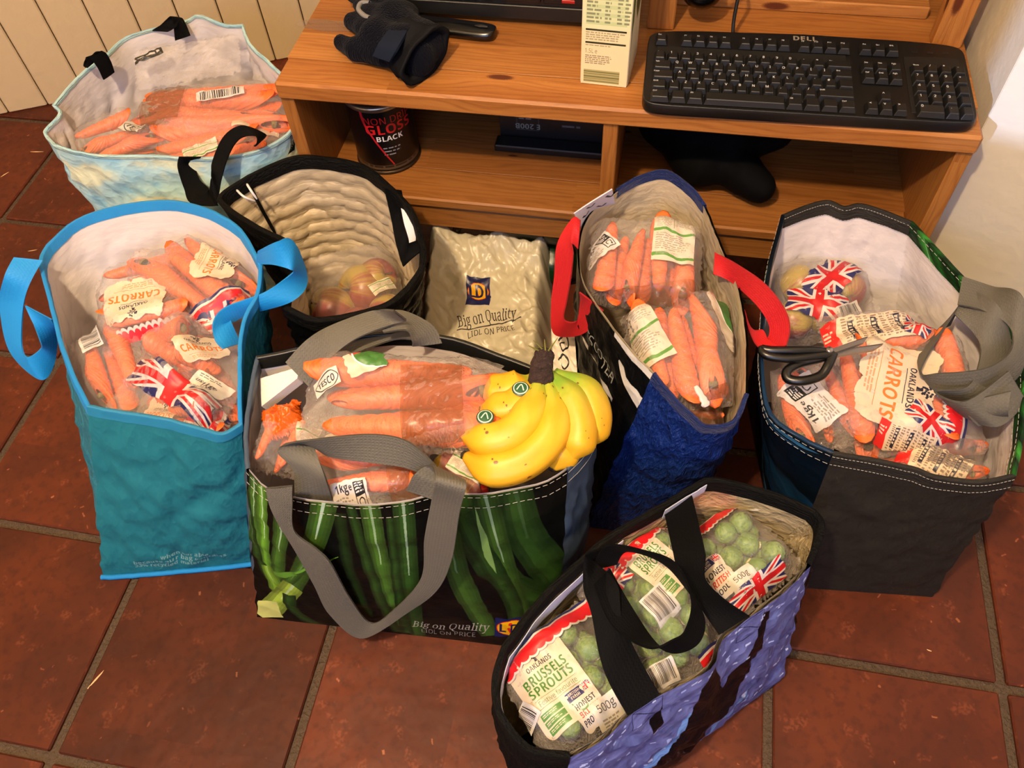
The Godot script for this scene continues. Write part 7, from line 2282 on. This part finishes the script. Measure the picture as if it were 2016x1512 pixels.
	p = round_pack("sprout pack with a white weight label by the metallic lining of the night-blue bag", "in the far pack of the night-blue bag", "sprout", sprouts, Vector3(0.1526, 0.245, -0.4362), Vector3(0.6915, 0.0324, -0.7216), Vector3(-0.0224, 0.9995, 0.0234), 0.1236, 0.1150, 0.0700, [[-0.024, -0.026, 0.0137, 0, 1], [-0.009, -0.015, 0.0138, 0, 1, 1], [0.009, -0.026, 0.0139, 0, 2], [0.021, -0.015, 0.0138, 0, 2, 1], [0.038, -0.029, 0.0143, 0, 3], [0.042, -0.015, 0.0138, 0, 3, 1], [-0.036, 0.001, 0.0139, 1, 0], [-0.024, 0.013, 0.0138, 1, 0, 1], [-0.007, 0.001, 0.0148, 1, 1], [0.006, 0.013, 0.0138, 1, 1, 1], [0.021, -0.000, 0.0145, 1, 2], [0.036, 0.013, 0.0138, 1, 2, 1], [-0.021, 0.029, 0.0150, 2, 1], [0.007, 0.030, 0.0138, 2, 2], [0.037, 0.027, 0.0148, 2, 3]], 303, "sprouts")
	patch(p, "honest_label", M.honest_label, -0.0412, 0.0105, 0.038, 0.048, 0.022)
	patch(p, "weight_label", M.weight_label, -0.0199, 0.0368, 0.034, 0.034, 0.034)
	patch(p, "flag_print", M.flag_print, -0.0069, 0.0466, 0.085, 0.022, -0.014)
	patch(p, "scallop_print", M.scallop_print, 0.0047, -0.0482, 0.08, 0.022, 0.005)
	p = round_pack("sprout pack showing bare sprouts inside the loop of the night-blue bag", "in the handle-loop pack of the night-blue bag", "sprout", sprouts, Vector3(0.0895, 0.239, -0.3179), Vector3(0.7337, 0.0356, -0.6785), Vector3(-0.0261, 0.9994, 0.0241), 0.1125, 0.0900, 0.0700, [[-0.024, -0.014, 0.0155, 0, 1], [-0.009, -0.001, 0.0138, 0, 1, 1], [0.007, -0.015, 0.0150, 0, 2], [0.021, -0.001, 0.0138, 0, 2, 1], [0.037, -0.014, 0.0138, 0, 3], [0.036, -0.001, 0.0138, 0, 3, 1], [-0.036, 0.012, 0.0140, 1, 0], [-0.006, 0.012, 0.0143, 1, 1], [0.021, 0.014, 0.0147, 1, 2]], 304, "sprouts")
	patch(p, "barcode_label", M.barcode_label, -0.0339, 0.0213, 0.034, 0.024, 0.094)
	patch(p, "scallop_print", M.scallop_print, 0.0410, 0.0342, 0.06, 0.022, -0.146)


# ---------------------------------------------------------------- on the floor
func floor_things() -> void:
	# crumpled white carrier bag lying full length under the bench
	var im := blank(1024, 1024, Color(0.82, 0.79, 0.69))
	lidl_mark(im, Rect2(385, 380, 170, 190))
	words(im, "Big on Quality", Vector2(545, 650), 104, Color(0.06, 0.06, 0.1), false, -0.24, 0.62, 0.2, "Droid Serif")
	stroke(im, [Vector2(335, 752), Vector2(470, 730), Vector2(610, 692), Vector2(800, 634)], 7, 7, Color(0.06, 0.06, 0.1))
	words(im, "LIDL ON PRICE", Vector2(580, 742), 54, Color(0.08, 0.08, 0.1), false, -0.24, 0.95)
	var g := Geo.new()
	var rows := []
	var low := []
	within = null
	fold.seed = 171
	crease.seed = 172
	var c0: Vector3 = Vector3(-0.3747, 0.06, -0.8264)
	var N := 80
	var quad := [Vector3(-0.3817, 0.05, -0.7767), Vector3(-0.1316, 0.05, -0.7934), Vector3(-0.1558, 0.1, -1.0818), Vector3(-0.4158, 0.1, -1.0722)]
	for r in N + 1:
		var row := PackedVector3Array()
		var lw := PackedVector3Array()
		for c in N + 1:
			var u := float(c) / N
			var v := float(r) / N
			var q: Vector3 = (quad[0] as Vector3).lerp(quad[1], u).lerp((quad[3] as Vector3).lerp(quad[2], u), v)
			var edge := minf(minf(u, 1 - u), minf(v, 1 - v))
			var puff := smoothstep(0.0, 0.14, edge)
			var k := q * 1000.0
			var w := absf(crease.get_noise_2d(k.x * 0.55, k.z * 0.55)) * 0.012 + absf(crease.get_noise_2d(k.z * 1.5 + 90, k.x * 1.5)) * 0.005 + 0.012 * fold.get_noise_2d(k.x * 0.8, k.z * 0.8)
			w *= 1.0 - 0.75 * exp(-pow((u - 0.52) / 0.22, 4) - pow((v - 0.42) / 0.24, 4))
			q.y = 0.008 + puff * (q.y + 0.015 + w) + 0.05 * smoothstep(0.26, 0.0, u) * puff + 0.04 * smoothstep(0.6, 1.0, v) * puff
			row.append(q + Vector3(fold.get_noise_2d(k.z, 5) * 0.006, 0, fold.get_noise_2d(k.x, 15) * 0.006))
			lw.append(Vector3(row[-1].x, 0.006, row[-1].z))
		rows.append(row)
		low.append(lw)
	g.grid(rows)
	var plastic := mat(Color(0.93, 0.92, 0.9), 0.34, {albedo_texture = tex(im), texture_repeat = false})
	var cb := thing("carrier_bag", "crumpled white plastic carrier bag with a printed slogan lying on the floor before the bench", "bag")
	part("upper_sheet", g.mesh(), plastic, cb)
	var g2 := Geo.new()
	g2.grid(low, [], true)
	part("lower_sheet", g2.mesh(), plastic, cb)
	# green bag pushed under the bench
	var balls := []
	for q in [[-0.33, 0.05, -1.04, 0.05], [-0.27, 0.06, -1.06, 0.055], [-0.2, 0.05, -1.08, 0.05]]:
		balls.append([Vector3(q[0], q[1], q[2]), Vector3(q[0] + 0.03, q[1], q[2]), q[3], q[3]])
	tag(part("carrier_bag", nets(balls, 0.008, 0.03, 0.008), mat(Color(0.02, 0.16, 0.05), 0.35), self), "crumpled dark green plastic bag pushed under the bench behind the white carrier bag", "bag")
	# white carrier with a black swirl squeezed beside the bananas
	var im2 := blank(256, 512, Color(0.86, 0.82, 0.76))
	var ink := Color(0.06, 0.06, 0.09)
	stroke(im2, [Vector2(70, 120), Vector2(150, 80), Vector2(180, 150), Vector2(110, 190), Vector2(90, 140), Vector2(140, 130)], 16, 12, ink, 40)
	stroke(im2, [Vector2(60, 260), Vector2(120, 220), Vector2(170, 270), Vector2(120, 320), Vector2(90, 280)], 16, 12, ink, 40)
	stroke(im2, [Vector2(80, 420), Vector2(90, 360), Vector2(120, 350), Vector2(130, 420)], 16, 14, ink, 30)
	stroke(im2, [Vector2(130, 420), Vector2(150, 360), Vector2(190, 350), Vector2(195, 430)], 16, 14, ink, 30)
	var sw := Geo.new()
	var srow := []
	for r in 24:
		var row := PackedVector3Array()
		for c in 12:
			var q: Vector3 = (Vector3(-0.1042, 0.2, -0.6729) as Vector3).lerp(Vector3(-0.0675, 0.2, -0.6695), c / 11.0).lerp((Vector3(-0.1277, 0.22, -0.7896) as Vector3).lerp(Vector3(-0.093, 0.22, -0.7948), c / 11.0), r / 23.0)
			row.append(q + Vector3(0, 0.008 * absf(crease.get_noise_2d(r * 9.0, c * 9.0)), 0))
		srow.append(row)
	sw.grid(srow)
	var sback := []
	for r in srow:
		var row := PackedVector3Array()
		for q in r:
			row.append(Vector3(q.x, 0.10, q.z + 0.006))
		sback.append(row)
	sw.grid(sback, [], true)
	for i in 23:
		sw.quad(srow[i][0], sback[i][0], sback[i + 1][0], srow[i + 1][0])
		sw.quad(sback[i][11], srow[i][11], srow[i + 1][11], sback[i + 1][11])
	tag(part("carrier_bag", sw.mesh(), label_mat(im2, 0.3), self), "folded white plastic bag with black curly print squeezed between bananas and blue bag", "bag")
	# straws and crumbs
	var straw := mat(Color(0.84, 0.68, 0.48), 0.7)
	var bits := [[Vector3(-0.7146, 0.003, -0.1947), Vector3(-0.7018, 0.003, -0.2256)], [Vector3(0.4568, 0.003, -0.4572), Vector3(0.4803, 0.003, -0.4509)], [Vector3(-1.4364, 0.003, -1.2987), Vector3(-1.3998, 0.003, -1.3035)], [Vector3(-1.4577, 0.003, -1.2055), Vector3(-1.4463, 0.003, -1.2278)], [Vector3(-1.2792, 0.003, -0.9952), Vector3(-1.2408, 0.003, -1.011)]]
	var told := ["bright pale straw lying across a floor joint beside the turquoise bag", "short pale straw on the dark tile in front of the charcoal bag", "thin pale fibre on the floor beside the aqua bag", "short pale fibre on the tile by the boarded wall", "pale fibre on the floor behind the turquoise handle"]
	for k in bits.size():
		var sg := Geo.new()
		sg.tube([bits[k][0], ((bits[k][0] + bits[k][1]) / 2 as Vector3) + Vector3(0, 0.001, 0.001), bits[k][1]], [0.0006, 0.0012, 0.0006] if k else [0.0012, 0.0016, 0.0012], 6)
		tag(part("straw", sg.mesh(), straw, self), told[k], "straw")
